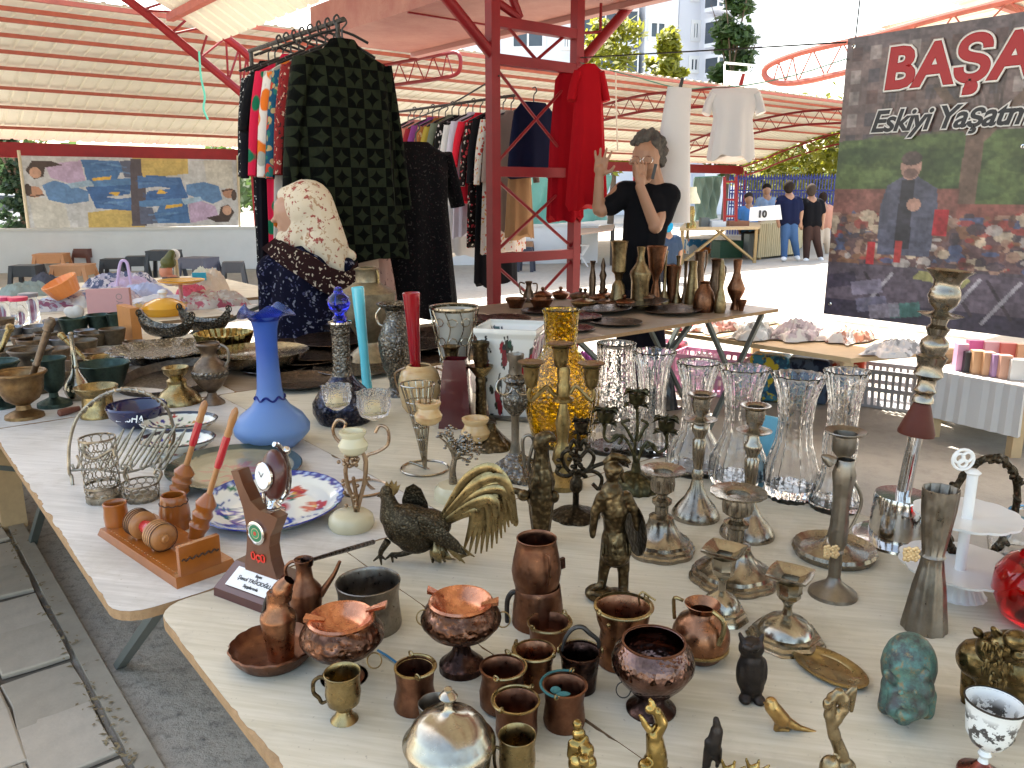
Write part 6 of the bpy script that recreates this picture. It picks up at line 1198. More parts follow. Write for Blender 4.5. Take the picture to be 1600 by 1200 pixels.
for i in range(38):
    x, y = i / 38 + rr.uniform(-.02, .02), rr.uniform(.22, .92); x2 = x + rr.uniform(-.03, .03)
    for q in range(5): cv.line(x + q * .006, y - q * .07, x + q * .006 + rr.uniform(-.02, .02), y - q * .07 + .1, .012, (34, 30, 30))
    for q in range(5): cv.ell(x2 + rr.uniform(-.03, .03), y + rr.uniform(-.2, .2), .011, .045, rr.choice([(36, 70, 60), (40, 42, 44), (60, 60, 50)]), ang=rr.uniform(0, 3))
    for q in range(5): cv.ell(x + rr.uniform(-.008, .008), y + rr.uniform(-.05, .05), .013, .055, (118 + rr.randint(0, 40), 34, 44))
hm = max(v.co.z for v in o.data.vertices); paint(o.data, lambda co: np.where((co[:, 2:3] > hm * .93), lin((226, 224, 216)), cv.at((np.arctan2(co[:, 1], co[:, 0]) / (2 * PI)) % 1, 1 - co[:, 2] / hm * .98)))
b = B(); b.lathe([(k.m(44), -.0), (k.m(46), .004), (k.m(46), .012), (k.m(40), .014)], 48, poly=(4, .05), rot=.55); b.out('stand', PEWTERD, k.t)
k, o = square_vessel('square_vase', 'dark red glazed square vase embossed with coins behind the bronze candlesticks', 'vase', 712, 672, 30, [(30, None), (28, 640), (24, 590), (20, 560)], plain('oxblood', (.075, .008, .01), .2, .25, 20, coat=.5), rz=.7, hol=.004)
b = B()
for i in range(5): b.lathe([(k.m(8), -.001), (k.m(8), .002), (k.m(5), .002), (k.m(5), -.001)], 16, c=k.L(702 + i * .6, 585 + i * 17, -.008 - i * .002), axis=(-.45, -.9, .1))
tag(b.out('coin_relief', MATS['oxblood'], k.t), kind='stuff')
# --- amber and clear vases
AMB = glass('amber_glass', (.72, .53, .07), .03, 1.45, .3, 90); GV = [glass('crystal_%d' % i, (1, 1, 1), .012, 1.5, s, sc, kd) for i, (s, sc, kd) in enumerate(((.3, 62, 'v'), (.12, 50, 'n'), (.22, 58, 'v'), (.3, 52, 'v')))]
k = turned('amber_vase', 'large amber pressed glass vase behind the old gold candelabrum', 'vase', 874, 704, [('body', AMB, [(38, None, 0), (44, 680, 0), (54, 640, .0), (54, 600, .0), (44, 568, 0), (28, 548, 0), (24, 538, 0), (26, 520, 0), (27, 490, .03), (29, 484, .05)], {'hol': (3, 680), 'seg': 72, 'flute': (12, .02)})])
def gv(label, px, pyb, prof, m, fl=None, sg=40): return turned('glass_vase', label, 'vase', px, pyb, [('body', GV[m], prof, {'hol': (2.6, prof[1][1] + 6 if prof[1][1] < pyb - 12 else prof[1][1]), 'seg': 72 if fl else sg, **({'flute': fl} if fl else {})})], group='clear cut glass vases')
gv('straight clear glass vase with square hobnail pattern next to the amber vase', 958, 714, [(40, None), (42, 690), (41, 672), (36, 630), (32, 590), (29, 560), (30, 545), (31, 536)], 0, (20, .02))
gv('flaring clear glass vase with vertical flutes between the hobnail and pink basket', 1016, 716, [(30, None), (30, 690), (26, 672), (20, 640), (20, 610), (26, 570), (32, 552), (34, 549)], 1, (14, .06))
gv('clear glass vase half hidden behind the tallest pewter candlestick', 1082, 748, [(36, None), (42, 722), (40, 700), (22, 670), (20, 640), (24, 600), (32, 572), (34, 566)], 2, (16, .045))
gv('clear cut glass vase with honeycomb bulb, behind the second tall candlestick', 1150, 774, [(36, None), (44, 738), (43, 716), (27, 680), (24, 650), (28, 610), (36, 582), (40, 575)], 2, (16, .045))
gv('clear cut glass vase with leaf-cut neck and round bulb, standing free', 1232, 789, [(32, None), (40, 752), (41, 732), (28, 690), (25, 660), (29, 620), (38, 593), (42, 586)], 2, (16, .045))
gv('clear glass vase with diagonal lattice cutting, behind the wide saucer candlestick', 1302, 806, [(36, None), (40, 778), (30, 752), (24, 735), (26, 690), (22, 660), (24, 620), (32, 586), (35, 580)], 3, (18, .03))
b = B(); p = at(1188, 752, ZT + .003); b.box((0, 0, .09), (.04, .012, .18), M=Matrix.Rotation(.2, 3, 'Y')); o = b.out('blue_packet', plain('blue_card', (.2, .55, .75), .5, .1)); o.location = p; tag(o, 'light blue printed card standing between two clear glass vases', 'card')
# ================================================================== rear table: mortars, bowls, trays
MORT = metal('mortar_brass', (.34, .22, .1), (.15, .09, .045), .42, .6); MORTG = metal('mortar_green', (.07, .11, .09), (.035, .05, .045), .45, .6); BOWLD = metal('bowl_dark', (.2, .165, .12), (.08, .06, .045), .42, .6); BOWLB = metal('bowl_brown', (.26, .19, .13), (.1, .07, .05), .4, .6); STEEL = metal('grey_tin', (.3, .31, .33), (.13, .13, .14), .4, .5)
GM = 'mortars on the grey stall table'
def mortar(label, px, pyb, rr_, yr, mat, fr=.7):
    return turned('mortar', label, 'mortar', px, pyb, [('foot', mat, [(rr_ * fr, None), (rr_ * fr * .98, pyb - 12), (rr_ * .28, pyb - 20), (rr_ * .24, pyb - 28)], {}), ('cup', mat, [(rr_ * .26, pyb - 27), (rr_ * .6, pyb - 36), (rr_ * .78, pyb - 50), (rr_ * .82, yr + 14), (rr_ * .86, yr + 6), (rr_, yr + 1), (rr_, yr)], {'hol': (rr_ * .1, pyb - 42)})], group=GM)
def pestle(label, x0, y0, x1, y1, r, mat, P):
    t = thing('pestle', label, 'pestle', P, group='brass pestles'); a, c = on(x0, y0, P.y) - P, on(x1, y1, P.y) - P; q = mpp(P); L_ = (c - a).length; b = B()
    b.lathe([(r * q, -.03), (r * q * .85, L_ * .05), (r * q * .75, L_ * .2), (r * q, L_ * .22), (r * q * .8, L_ * .26), (r * q * .95, L_ * .7), (r * q * .9, L_ * .78), (r * q * 1.35, L_ * .8), (r * q * 1.2, L_ * .86), (r * q * 1.4, L_ * .93), (r * q * .7, L_)], 14, c=a, axis=c - a); b.out('shaft', mat, t)
k = mortar('large goblet shaped brass mortar, the biggest and nearest of the mortars', 40, 659, 40, 582, MORT); pestle('thick brass pestle leaning in the biggest mortar', 50, 590, 81, 497, 6, BOWLB, k.P)
mortar('dark green patinated mortar just behind the biggest brass mortar', 87, 640, 25, 560, MORTG, 1.0)
mortar('greenish grey mortar cut by the photo edge beside the biggest mortar', 2, 642, 36, 566, MORTG, .9)
mortar('brown mortar with flared thin rim behind the thick pestle', 57, 618, 33, 546, BOWLD, .8)
k = mortar('squat mortar holding the thin yellow pestle at the edge of the table', 10, 600, 24, 548, BOWLD, .8); pestle('yellow brass pestle leaning towards the photo edge', 0, 550, 18, 507, 5, BRASS, k.P)
k = turned('rosewater_sprinkler', 'silver rosewater sprinkler with long thin neck', 'bottle', 124, 627, [('body', SILVER, [(14, None), (19, 612), (20, 606), (15, 594), (8, 584), (5, 575)], {}), ('neck', SILVER, [(5, 576), (6, 572), (4, 568), (3.6, 525), (4.4, 521), (3, 519)], {})])
def bowl(label, px, pyb, r, yr, mat, rb=.6, thick=2, name='bowl', group='bowls on the grey stall table', z=ZT):
    return turned(name, label, 'bowl', px, pyb, [('body', mat, [(r * rb, None), (r * (rb * .6 + .38), pyb - (pyb - yr) * .45), (r * .96, yr + 3), (r, yr)], {'hol': (thick, pyb - (pyb - yr) * .35)})], group=group, single=True, z=z)
bowl('wide greenish black metal bowl behind the rosewater sprinkler', 166, 614, 40, 568, MORTG)
k = bowl('brass bowl with bright yellow inside at the back of the greenish black bowl', 168, 585, 30, 558, BRASS); pestle('thin yellow brass pestle resting across the yellow bowl', 138, 566, 92, 520, 4, BRASS, k.P)
k = turned('domed_cover', 'tall brass domed lid standing upside down before the greenish black bowl', 'lid', 156, 657, [('body', BRASS, [(27, None), (27, 645), (23, 640), (22, 618), (30, 610), (32, 604)], {'hol': (1.6, 640)})], single=True)
t = thing('wooden_stick', 'dark red wooden handle lying beside the upturned brass lid', 'stick', at(104, 648, ZT)); b = B(); a, c = at(90, 646, ZT + .012) - t.location, at(124, 638, ZT + .014) - t.location; b.lathe([(.004, 0), (.012, .005), (.013, .03), (.009, (c - a).length)], 14, c=a, axis=c - a); b.out('grip', plain('red_wood', (.16, .05, .03), .5, .3), t)
for i, (px, pyb, r, yr, mat, l) in enumerate(((25, 566, 18, 543, BOWLD, 'small dark bowl behind the yellow pestle'), (52, 552, 22, 530, BOWLB, 'brown bowl with curled rim in the middle of the bowl crowd'), (88, 566, 24, 545, BOWLB, 'reddish brown bowl next to the thin rimmed mortar'), (100, 548, 22, 528, STEEL, 'plain grey bowl in the second row of bowls'),
        (130, 556, 24, 532, BOWLD, 'broad dark bowl behind the sprinkler neck'), (155, 570, 26, 548, BOWLB, 'brown basin with straight wall beside the wide greenish bowl'), (150, 542, 24, 520, BOWLD, 'dark round pot below the black crate'), (178, 540, 20, 514, BOWLD, 'narrow brown pot against the orange tray edge'), (15, 534, 22, 512, STEEL, 'grey tin bowl at the photo edge in the back row'), (58, 530, 22, 510, STEEL, 'silvery bowl with sharp rim in the back row'), (86, 520, 16, 500, STEEL, 'small dark tin beside the thick pestle head'), (118, 524, 22, 497, MORTG, 'black enamel pot with pale wrapper on top'), (158, 520, 20, 492, MORTG, 'black pot inside the orange crate'), (184, 522, 14, 490, MORTG, 'black square tin beside the orange crate wall'))):
    bowl(l, px, pyb, r, yr, mat, .75)
for i, (px, pyb, r, yr, mat, l) in enumerate(((38, 548, 17, 526, BOWLB, 'small brown cup-shaped bowl between two grey tins'), (74, 540, 18, 520, BOWLD, 'dark little pot just behind the thick pestle shaft'), (118, 580, 20, 560, BOWLB, 'copper brown bowl pressed against the sprinkler neck'), (196, 566, 20, 548, BOWLD, 'shallow dark bowl under the orange crate wall'), (212, 552, 18, 534, BOWLB, 'brown bowl in the shadow of the boat shaped bowls'), (135, 535, 16, 516, STEEL, 'grey tin pot between the two black pots'), (6, 520, 18, 498, BOWLB, 'brown pot at the photo edge in the last row'), (112, 604, 20, 584, BOWLD, 'low dark bowl squeezed beside the sprinkler body'), (205, 592, 22, 576, BOWLB, 'flat brown bowl touching the dark pan rim'))):
    bowl(l, px, pyb, r, yr, mat, .75)
t = spot('paper_wrapper', 'crumpled pale paper on the black enamel pot', 'paper', 118, 500, ZT + .1); f = Fig(t); f.e(112, 488, 12, 9, 10, 0, .4).e(122, 486, 9, 10, 8, 0, -.5); figure(t, 'paper', plain('pale_paper', (.55, .53, .5), .8, .15, 40), f, .006, 1)
k = turned('copper_ewer', 'brown copper ewer on small foot beside the dark pan', 'ewer', 333, 635, [('foot', BOWLB, [(19, None), (18, 627), (8, 618), (6, 612)], {}), ('body', BOWLB, [(6, 613), (18, 602), (26, 590), (27, 580), (22, 568), (12, 558), (11, 552), (14, 545), (19, 538), (18, 536)], {'hol': (1.5, 600)})]); tubepart(k, 'handle', PEWTERD, [(344, 538), (355, 545), (357, 562), (350, 574)], 2.2)
b = B(); b.lathe([(k.m(26.4), k.z(588)), (k.m(28), k.z(586)), (k.m(28), k.z(580)), (k.m(25), k.z(577))], 30, cap=False); b.out('engraved_band', SILVERE, k.t)
k = turned('oil_lamp', 'brass lamp base with flared cup and wavy skirt', 'lamp', 280, 637, [('skirt', BRASS, [(34, None, .03), (33, 622, .05), (24, 612, .04), (15, 604, 0), (14, 598, 0)], {'lob': 8, 'seg': 64}), ('cup', BRASS, [(14, 599), (15, 594), (10, 590), (18, 582), (20, 574)], {'hol': (1.4, 586)})], r0=34)
k = turned('dark_pan', 'large shallow dark iron pan lying behind the copper ewer', 'pan', 275, 618, [('body', metal('pan_iron', (.17, .14, .11), (.07, .055, .045), .5, .5), [(76, None), (82, 590), (83, 584), (81, 584), (75, 596), (.5, 598)], {'seg': 48})], single=True); k.t.rotation_euler = (.12, -.05, 0)
def boat(label, px, py, w, h, mat, z=ZT):
    k = spot('silver_boat', label, 'bowl', px, py, z, 'boat shaped silver bowls'); W = k.m(w / 2); Hh = k.m(h); b = B()
    def fn(s, q):
        x = (s * 2 - 1); wd = (1 - x * x) ** .7 * W * .42; a = (q * 2 - 1) * 1.35; return (x * W, math.sin(a) * wd, Hh * .12 + Hh * .62 * (1 - math.cos(a)) * (.8) + Hh * .55 * x ** 4)
    v, f = grid(20, 12, fn); b.add(v, f); n = len(v); b.add([(x * .985, y * .96, z_ + .003) for x, y, z_ in v], [tuple(reversed(q)) for q in f]); b.out('hull', mat, k.t)
    for s in (-1, 1): b = B(); b.tube([Vector((s * (W - .01 + .018 * math.cos(a) * (1 - a / 9)), 0, Hh * .95 + .018 * math.sin(a) * (1 - a / 9))) for a in np.linspace(-1.4, 5.6, 16)], .003, 6); b.out('scroll', BRONZED, k.t)
    b = B(); b.lathe([(W * .3, 0), (W * .2, Hh * .1), (W * .1, Hh * .16)], 20); b.out('foot', mat, k.t); k.t.rotation_euler = (0, 0, -.25)
boat('boat shaped chased silver bowl with curled prow nearest the orange tray', 262, 532, 100, 44, SILVERE, ZT + .04); boat('second boat shaped silver bowl with spiral finial beside the blue vase mouth', 322, 524, 92, 46, SILVERE, ZT + .05)
k = turned('ornate_tray', 'ornate silver tray with curly pierced border and feet', 'tray', 262, 572, [('dish', SILVERE, [(56, None, 0), (72, 548, .05), (78, 544, .12), (76, 542, .12), (60, 552, 0), (.5, 554, 0)], {'lob': 14, 'seg': 84})], single=True, z=ZT + .03)
k = turned('bread_basket', 'gold coloured woven metal basket with pleated sides', 'basket', 352, 552, [('body', BRASSB, [(30, None, .03), (38, 535, .04), (43, 520, .05), (42, 519, .05), (34, 534, .03), (.5, 537, 0)], {'flute': (26, .03), 'seg': 104})], single=True, z=ZT + .03)
k = turned('silver_tray', 'round shiny silver tray with embossed rim behind the blue vase', 'tray', 408, 578, [('dish', SILVER, [(58, None), (74, 550), (75, 547), (60, 553), (.5, 555)], {'seg': 48})], single=True, z=ZT + .02)
TRC = metal('tray_copper', (.27, .18, .13), (.11, .075, .055), .32, .6, emb=.2, embs=60); TRG = metal('tray_grey', (.36, .33, .31), (.16, .14, .13), .28, .6, emb=.2, embs=60)
def tray(label, px, py, rx, mat, z=.0, tilt=0.0, az=0.0, rim=.012):
    p = at(px, py, ZT + z); q = mpp(p) * rx; b = B(); b.lathe([(q * .7, 0), (q * .92, rim * .7), (q, rim), (q * .99, rim + .002), (q * .9, rim * .8 + .002), (q * .68, .003), (.001, .0028)], 44); o = b.out('flat_tray', mat, None); o.location = p; o.rotation_euler = (tilt * math.cos(az), tilt * math.sin(az), 0); return tag(o, label, 'tray', 'flat metal trays on the brown stall tables')
for a in ((470, 600, 62, TRC, .004, 0, 0, .02), (560, 575, 70, TRG, .012, .02), (440, 545, 60, TRC, .02, .03), (500, 552, 72, TRC, .03, .03, 1), (590, 548, 66, TRC, .03, .02), (655, 560, 60, TRC, .012, .02), (690, 542, 52, TRG, .02, .03), (520, 533, 58, TRC, .045, .03), (610, 527, 56, TRC, .04, .03), (690, 522, 50, TRC, .03, .02), (745, 500, 44, TRG, .02, .04, 2), (760, 520, 42, TRC, .01)):
    n_ = {470: 'low dark oval tray right behind the blue vase shoulder', 560: 'wide grey tray behind the perfume bottle', 440: 'copper tray lying under the shiny silver tray', 500: 'broad copper tray in the middle of the tray pile', 590: 'copper tray seen between the turquoise and ruby vases', 655: 'copper tray behind the wire bound jar', 690: None, 520: 'copper tray in front of the woman in the headscarf', 610: 'brown tray behind the tall brass ewer', 745: 'grey tray with raised edge nearest the red column foot', 760: 'copper tray hidden by the square planter'}[a[0]]
    if a[0] == 690: n_ = 'grey tray behind the openwork vase' if a[1] == 542 else 'far copper tray behind the openwork vase'
    tray(n_, *a)
for (px, py, rx, z, tl, m, l) in ((948, 484, 40, .02, .05, TRG, 'silvered plate leaning on others in the middle of the copper stall'), (1003, 474, 42, .04, .09, TRG, 'engraved plate propped highest on the copper stall'), (1050, 486, 46, .012, .03, TRC, 'brown oval plate before the jugs on the copper stall'), (905, 497, 36, .014, .03, TRG, 'pale rimmed plate nearest the amber vase rim'), (962, 505, 42, .006, .0, TRC, 'dark plate at the front edge of the copper stall'), (895, 515, 34, .004, 0, TRG, 'grey plate at the corner of the copper stall by the amber vase'), (850, 487, 36, .008, .02, TRC, 'brown dish behind the square planter rim')): tray(l, px, py, rx, m, z, tl, -1.57)
for (px, py, rx, z, m, l) in ((430, 575, 56, .008, TRG, 'grey tray lying between the silver tray and the blue vase'), (480, 560, 64, .022, TRC, 'copper tray beneath the middle of the tray pile'), (640, 540, 58, .036, TRG, 'grey oval tray behind the silver vase'), (725, 535, 46, .012, TRC, 'brown tray behind the dark red square vase'), (790, 500, 40, .016, TRC, 'brown tray in front of the column foot'), (560, 512, 54, .05, TRC, 'topmost brown tray behind the turquoise vase')): tray(l, px, py, rx, m, z, .025)
# --- copper wares on the far brown table
CW = [metal('ware_copper', (.3, .14, .075), (.1, .045, .025), .34, .7), metal('ware_brown', (.2, .13, .085), (.07, .045, .03), .36, .7), metal('ware_brass', (.36, .27, .14), (.13, .09, .045), .34, .6)]
def fit(px, py):                          # keep a base on the two copper tables
    while py < 520:
        p = at(px, py, ZT); u_, v_ = U(p), V(p)
        if (u_ < 3.96 and v_ < 4.33) or (u_ < 4.7 and v_ < 3.68): break
        py += 1
    return py
def lidded(label, px, pyb, r, h, m):
    pyb = fit(px, pyb)
    k = turned('lidded_dish', label, 'dish', px, pyb, [('body', m, [(r * .6, None), (r * .95, pyb - r * .16 - h * .3), (r, pyb - r * .2 - h * .55)], {}), ('lid', m, [(r * 1.06, pyb - r * .2 - h * .54), (r * 1.0, pyb - r * .2 - h * .66), (r * .5, pyb - r * .2 - h * .9), (r * .12, pyb - r * .2 - h)], {}), ('knob', m, [(1.5, pyb - r * .2 - h + .6), (3.4, pyb - r * .2 - h - 3), (2.6, pyb - r * .2 - h - 5), (.4, pyb - r * .2 - h - 6)], {'seg': 12})], group='lidded dishes on the copper stall', seg=24)
for a in ((848, 466, 15, 13, CW[0], 'small lidded copper dish with round red knob near the column'), (876, 462, 14, 12, CW[0], 'shiny lidded copper dish with reflection beside the red column foot'), (907, 464, 17, 13, CW[1], 'brown lidded dish left of the bright lidded one'), (938, 474, 18, 15, CW[0], 'copper dish with pale shining lid and brass knob'), (912, 483, 20, 13, CW[2], 'wide flat brassy lidded dish in the front row'), (948, 482, 18, 12, CW[1], 'dark lidded dish in the front row beside the brassy one'), (975, 474, 17, 13, CW[0], 'low orange lidded copper dish behind the propped plate'), (946, 455, 20, 18, CW[0], 'large domed lidded dish below the black statuette'), (1006, 464, 18, 20, CW[1], 'tall straight sided lidded dish before the trumpet vase'), (914, 450, 15, 14, CW[1], 'small dark domed dish at the back of the copper stall')): lidded(a[5], *a[:5])
bowl('open copper bowl standing nearest the red lattice column', 806, 482, 17, 466, CW[0], .6, 1, group='open bowls on the copper stall'); bowl('open brassy copper bowl behind the amber vase rim', 846, 484, 19, 467, CW[0], .6, 1, group='open bowls on the copper stall'); bowl('tiny copper bowl at the far tip of the copper stall', 1158, 486, 8, 469, CW[0], .4, 1, group='open bowls on the copper stall')
def vase(label, px, pyb, prof, m, name='copper_vase', cat='vase', handles=(), hol=True):
    pyb = max(pyb, fit(px, pyb))
    k = turned(name, label, cat, px, pyb, [('body', m, prof, {'hol': (.9, prof[1][1] if prof[1][1] else pyb - 6)} if hol else {})], group='tall vases and jugs on the copper stall', seg=22)
    for hpts in handles: tubepart(k, 'handle', m, hpts, 1.2)
    return k
vase('small dark two-handled vase standing near the red lattice column', 826, 468, [(9, None), (9, 461), (5, 452), (4, 446), (6, 440)], CW[1], handles=([(832, 443), (839, 444), (838, 456), (831, 460)], [(820, 443), (812, 442), (814, 458), (820, 461)]))
vase('thin dark red bottle vase at the back of the copper stall', 925, 441, [(5, None), (5.5, 434), (3.5, 422), (3, 414), (5, 408)], CW[1]); vase('black turned statuette-like vase with red tip', 941, 446, [(6, None), (4, 438), (6, 430), (3, 422), (4, 415), (1, 403)], CW[1], hol=False)
vase('tall brass beaker with spiky edge on round foot', 965, 455, [(14, None), (10, 446), (5, 438), (7, 428), (11, 424), (11, 400), (13, 380), (14, 377)], CW[2]); vase('brass trumpet bottle with wide flat base', 999, 447, [(14, None), (14, 440), (17, 428), (16, 424), (7, 410), (5, 400), (7, 386)], CW[2]); vase('wide mouthed copper goblet with bright rim', 1023, 452, [(11, None), (4, 440), (6, 430), (12, 420), (14, 400), (17, 385)], CW[0])
for i, (px, pyb, yt, l) in enumerate(((1037, 472, 392, 'tallest thin brass candle pole behind the jugs'), (1057, 474, 400, 'thin brass candle pole with bell foot beside the copper beaker'), (1069, 474, 408, 'darkest thin pole in front of the sunny gap'))): vase(l, px, pyb, [(9 - i, None), (8 - i, pyb - 6), (3, pyb - 18), (2.2, pyb - 40), (2.6, yt + 6), (4, yt)], CW[2] if i < 2 else CW[1])
vase('copper beaker with engraved wall behind the thin poles', 1050, 460, [(9, None), (9, 452), (11, 430), (13, 415)], CW[0]); vase('pale brass bottle with narrow shoulders', 1080, 476, [(11, None), (11, 466), (8, 440), (6, 420), (7, 408)], CW[2]); vase('dark narrow jug with curled handle behind the round brown jug', 1090, 470, [(9, None), (9, 460), (8, 430), (7, 412), (9, 394)], CW[1], handles=([(1097, 396), (1104, 392), (1104, 410), (1096, 440)],))
vase('round brown ribbed jug with narrow neck in the front row', 1099, 489, [(15, None), (17, 480), (17, 470), (14, 456), (9, 448), (7, 443), (9, 440)], CW[0], 'copper_jug', 'jug'); vase('dark ewer with long curved handle behind the slim brassy ewer', 1116, 484, [(11, None), (13, 470), (11, 446), (7, 424), (8, 408), (10, 405)], CW[1], 'copper_ewer', 'ewer', handles=([(1126, 412), (1134, 418), (1132, 436), (1126, 456)],)); vase('slim brassy ewer with pointed cap in the front row', 1124, 490, [(8, None), (10, 480), (8, 466), (4, 450), (5, 430), (4, 416), (2, 406)], CW[2], 'copper_ewer', 'ewer', hol=False); vase('bulbous brown vase with flared neck at the sunny end', 1148, 485, [(8, None), (5, 472), (13, 456), (14, 450), (8, 436), (5, 424), (7, 406)], CW[0], handles=())
# --- rear table: kitchenware and toys
zr = ZT
def boxthing(name, label, cat, px, py, w, h, d, mat, z=ZT, rz=0, tilt=0):
    p = at(px, py, z); q = mpp(p); b = B(); b.box((0, 0, h * q / 2), (w * q, d * q, h * q)); o = b.out(name, mat, None, False); o.location = p; o.rotation_euler = (tilt, 0, rz); return tag(o, label, cat), q
PINKB = plain('pink_card', (.55, .3, .3), .6, .05); o, q = boxthing('pink_box', 'large pink cardboard box tilted on the kitchenware heap', 'box', 174, 497, 60, 46, 34, PINKB, rz=.35, tilt=-.08)
text('OYO', 13 * q, plain('box_grey', (.3, .22, .22), .6), 'box_print', o, Matrix.Translation((16 * q, -17.2 * q, 24 * q)) @ Matrix.Rotation(PI / 2, 4, 'X') @ Matrix.Rotation(PI / 2, 4, 'Z'), ext=.0003)
k = turned('plastic_basket', 'translucent orange plastic basket lying tilted on the heap', 'basket', 106, 462, [('body', plain('orange_plastic', (.75, .25, .06), .35, .1, coat=.3), [(20, None, .02), (24, 446, .02), (27, 436, .03), (26, 435, .03), (20, 446, .02), (.5, 449, 0)], {'flute': (20, .03), 'seg': 80})], single=True, z=ZT + .09); k.t.rotation_euler = (.3, -.35, 0)
for i, (x, yb) in enumerate(((8, 512), (34, 512), (50, 506))):
    k = turned('storage_jar', ('clear storage jar with pink lid at the photo edge', 'clear storage jar with raspberry red lid, in the middle of its row', 'clear storage jar with dark contents beside the pale cloth')[i], 'jar', x, yb, [('glass', glass('jar_glass', (.93, .95, .97), .04), [(11, None), (13, yb - 8), (13, yb - 36), (11, yb - 42)], {}), ('lid', plain('lid_%d' % i, ((.7, .08, .2), (.72, .05, .12), (.25, .25, .28))[i], .4, .1), [(13, yb - 42), (14, yb - 44), (14, yb - 48), (.5, yb - 50)], {})], group='storage jars on the rear table', seg=20)
YEL = plain('yellow_enamel', (.75, .36, .02), .25, .06, coat=.4)
k = turned('yellow_pot', 'yellow enamel casserole with white knob', 'pot', 258, 496, [('body', YEL, [(26, None), (31, 484), (32, 480)], {}), ('lid', YEL, [(34, 480), (28, 473), (14, 467), (5, 465)], {}), ('knob', WH, [(5, 466), (5, 460), (8, 457), (6, 453), (.5, 452)], {'seg': 14})]); 
k = turned('yellow_plate', 'flat yellow oval platter balanced above the yellow casserole', 'plate', 284, 446, [('dish', YEL, [(22, None), (34, 439), (35, 437), (.5, 440)], {})], single=True, z=ZT + .16); k = turned('plate_stand', 'thin pinkish stand under the yellow platter', 'stand', 285, 482, [('stem', plain('pink_plastic', (.6, .3, .25), .4), [(9, None), (3, 476), (3, 446), (8, 441)], {})], single=True)
k = spot('garden_gnome', 'small gnome figure with olive green cap', 'figurine', 262, 446, ZT + .1); f = Fig(k); f.e(259, 424, 10, 12, 10).e(263, 410, 12, 10, 11).c(264, 406, 268, 396, 9, 6).e(268, 438, 15, 9, 12); o = figure(k, 'body', printed('gnome_paint', .5), f, .005, 2)
zc_ = [k.z(418), k.z(432)]; paint(o.data, lambda co: np.where(co[:, 2:3] > zc_[0], lin((84, 84, 30)), np.where(co[:, 2:3] > zc_[1], lin((200, 130, 100)), lin((60, 50, 45)))))
k = turned('skull_toy', 'round black and white toy head on a stick beside the gnome', 'toy', 278, 448, [('stick', plain('cream_stick', (.6, .5, .3), .6), [(4, None), (3.4, 412), (3, 404)], {})], z=ZT + .08); b = B(); b.ball(k.L(272, 398), (k.m(9), k.m(8), k.m(9))); b.out('head', WH, k.t); b = B(); b.ball(k.L(270, 399, -.04), (k.m(5), k.m(2), k.m(5))); b.out('eye_patch', INK, k.t)
def heap(name, label, cat, px, py, rx, ry, h, col, z=ZT, seed=0, mat=None, n=3, group=None):
    """a crumpled soft pile"""
    p = at(px, py, z); q = mpp(p); rr = random.Random(seed + px); ph = [(rr.uniform(2, 9), rr.uniform(2, 9), rr.uniform(0, 6)) for _ in range(7)]; b = B()
    def fn(s, t):
        x, y = s * 2 - 1, t * 2 - 1; e = max(0, 1 - (abs(x) ** 3 + abs(y) ** 3)); w = sum(math.sin(a * x + c * y + d) for a, c, d in ph) / 7
        return (x * rx * q * (1 + .12 * math.sin(5 * y + ph[0][2])), y * ry * q * (1 + .12 * math.sin(5 * x + ph[1][2])), h * q * (e ** .6) * (.72 + .55 * w + .16 * abs(math.sin(9 * x + 5 * y + ph[3][2])) - .14 * abs(math.sin(13 * y - 7 * x + ph[4][2]))) + .001)
    v, f = grid(36, 26, fn); b.add(v, f); o = b.out(name, mat or plain(name + '_%02d%02d%02d' % tuple(int(c * 99) for c in col), col, .75, .2, 14), None); o.location = p; o.rotation_euler = (0, 0, AZ); return tag(o, label, cat, group)
for a in ((95, 480, 40, 30, 22, (.62, .68, .75), 'pale blue plastic sheet spread before the jars'), (228, 462, 36, 24, 20, (.45, .5, .7), 'bluish bag behind the pink box'), (330, 456, 26, 20, 34, (.72, .58, .45), 'cream cloth pile at the end of the rear table'), (300, 462, 22, 18, 20, (.65, .1, .16), 'raspberry red cloth beside the cream pile'), (205, 448, 30, 18, 16, (.5, .4, .55), 'lilac bag with loop handle behind the pink box'), (250, 470, 40, 20, 10, (.7, .7, .74), 'white plastic bag under the yellow casserole'), (40, 462, 34, 20, 24, (.25, .3, .28), 'mottled green bundle behind the jars'), (75, 452, 26, 16, 26, (.06, .06, .08), 'black bag with white cap behind the orange basket'), (318, 440, 20, 12, 24, (.6, .6, .5), 'folded pale paper behind the cream pile')):
    heap('soft_heap', a[6], 'bag', a[0], a[1], a[2], a[3], a[4], a[5], ZT, 3, group='soft goods heaped on the rear table')
for a in ((50, 486, 62, 30, 20, (.35, .36, .42), [(.6, .58, .6), (.25, .1, .16)], 'mixed grey and white cloths under the storage jars'), (150, 474, 66, 30, 26, (.5, .42, .5), [(.2, .25, .45), (.65, .6, .62)], 'lilac and blue printed cloths around the pink box'), (245, 486, 60, 26, 16, (.6, .58, .6), [(.2, .3, .55), (.6, .45, .2)], 'white and blue printed cloths under the yellow casserole'), (335, 478, 52, 28, 26, (.6, .5, .42), [(.55, .15, .2), (.7, .66, .6)], 'cream and red printed cloths at the end of the rear table'), (190, 446, 50, 22, 22, (.42, .4, .5), [(.65, .62, .66), (.1, .12, .2)], 'violet grey cloths behind the pink box')):
    heap('cloth_heap', a[7], 'textiles', a[0], a[1], a[2], a[3], a[4], a[5], ZT, 11, cloth('heap_%d' % a[0], a[5], a[6], 'blotch', 16, .4, .4), group='soft goods heaped on the rear table')
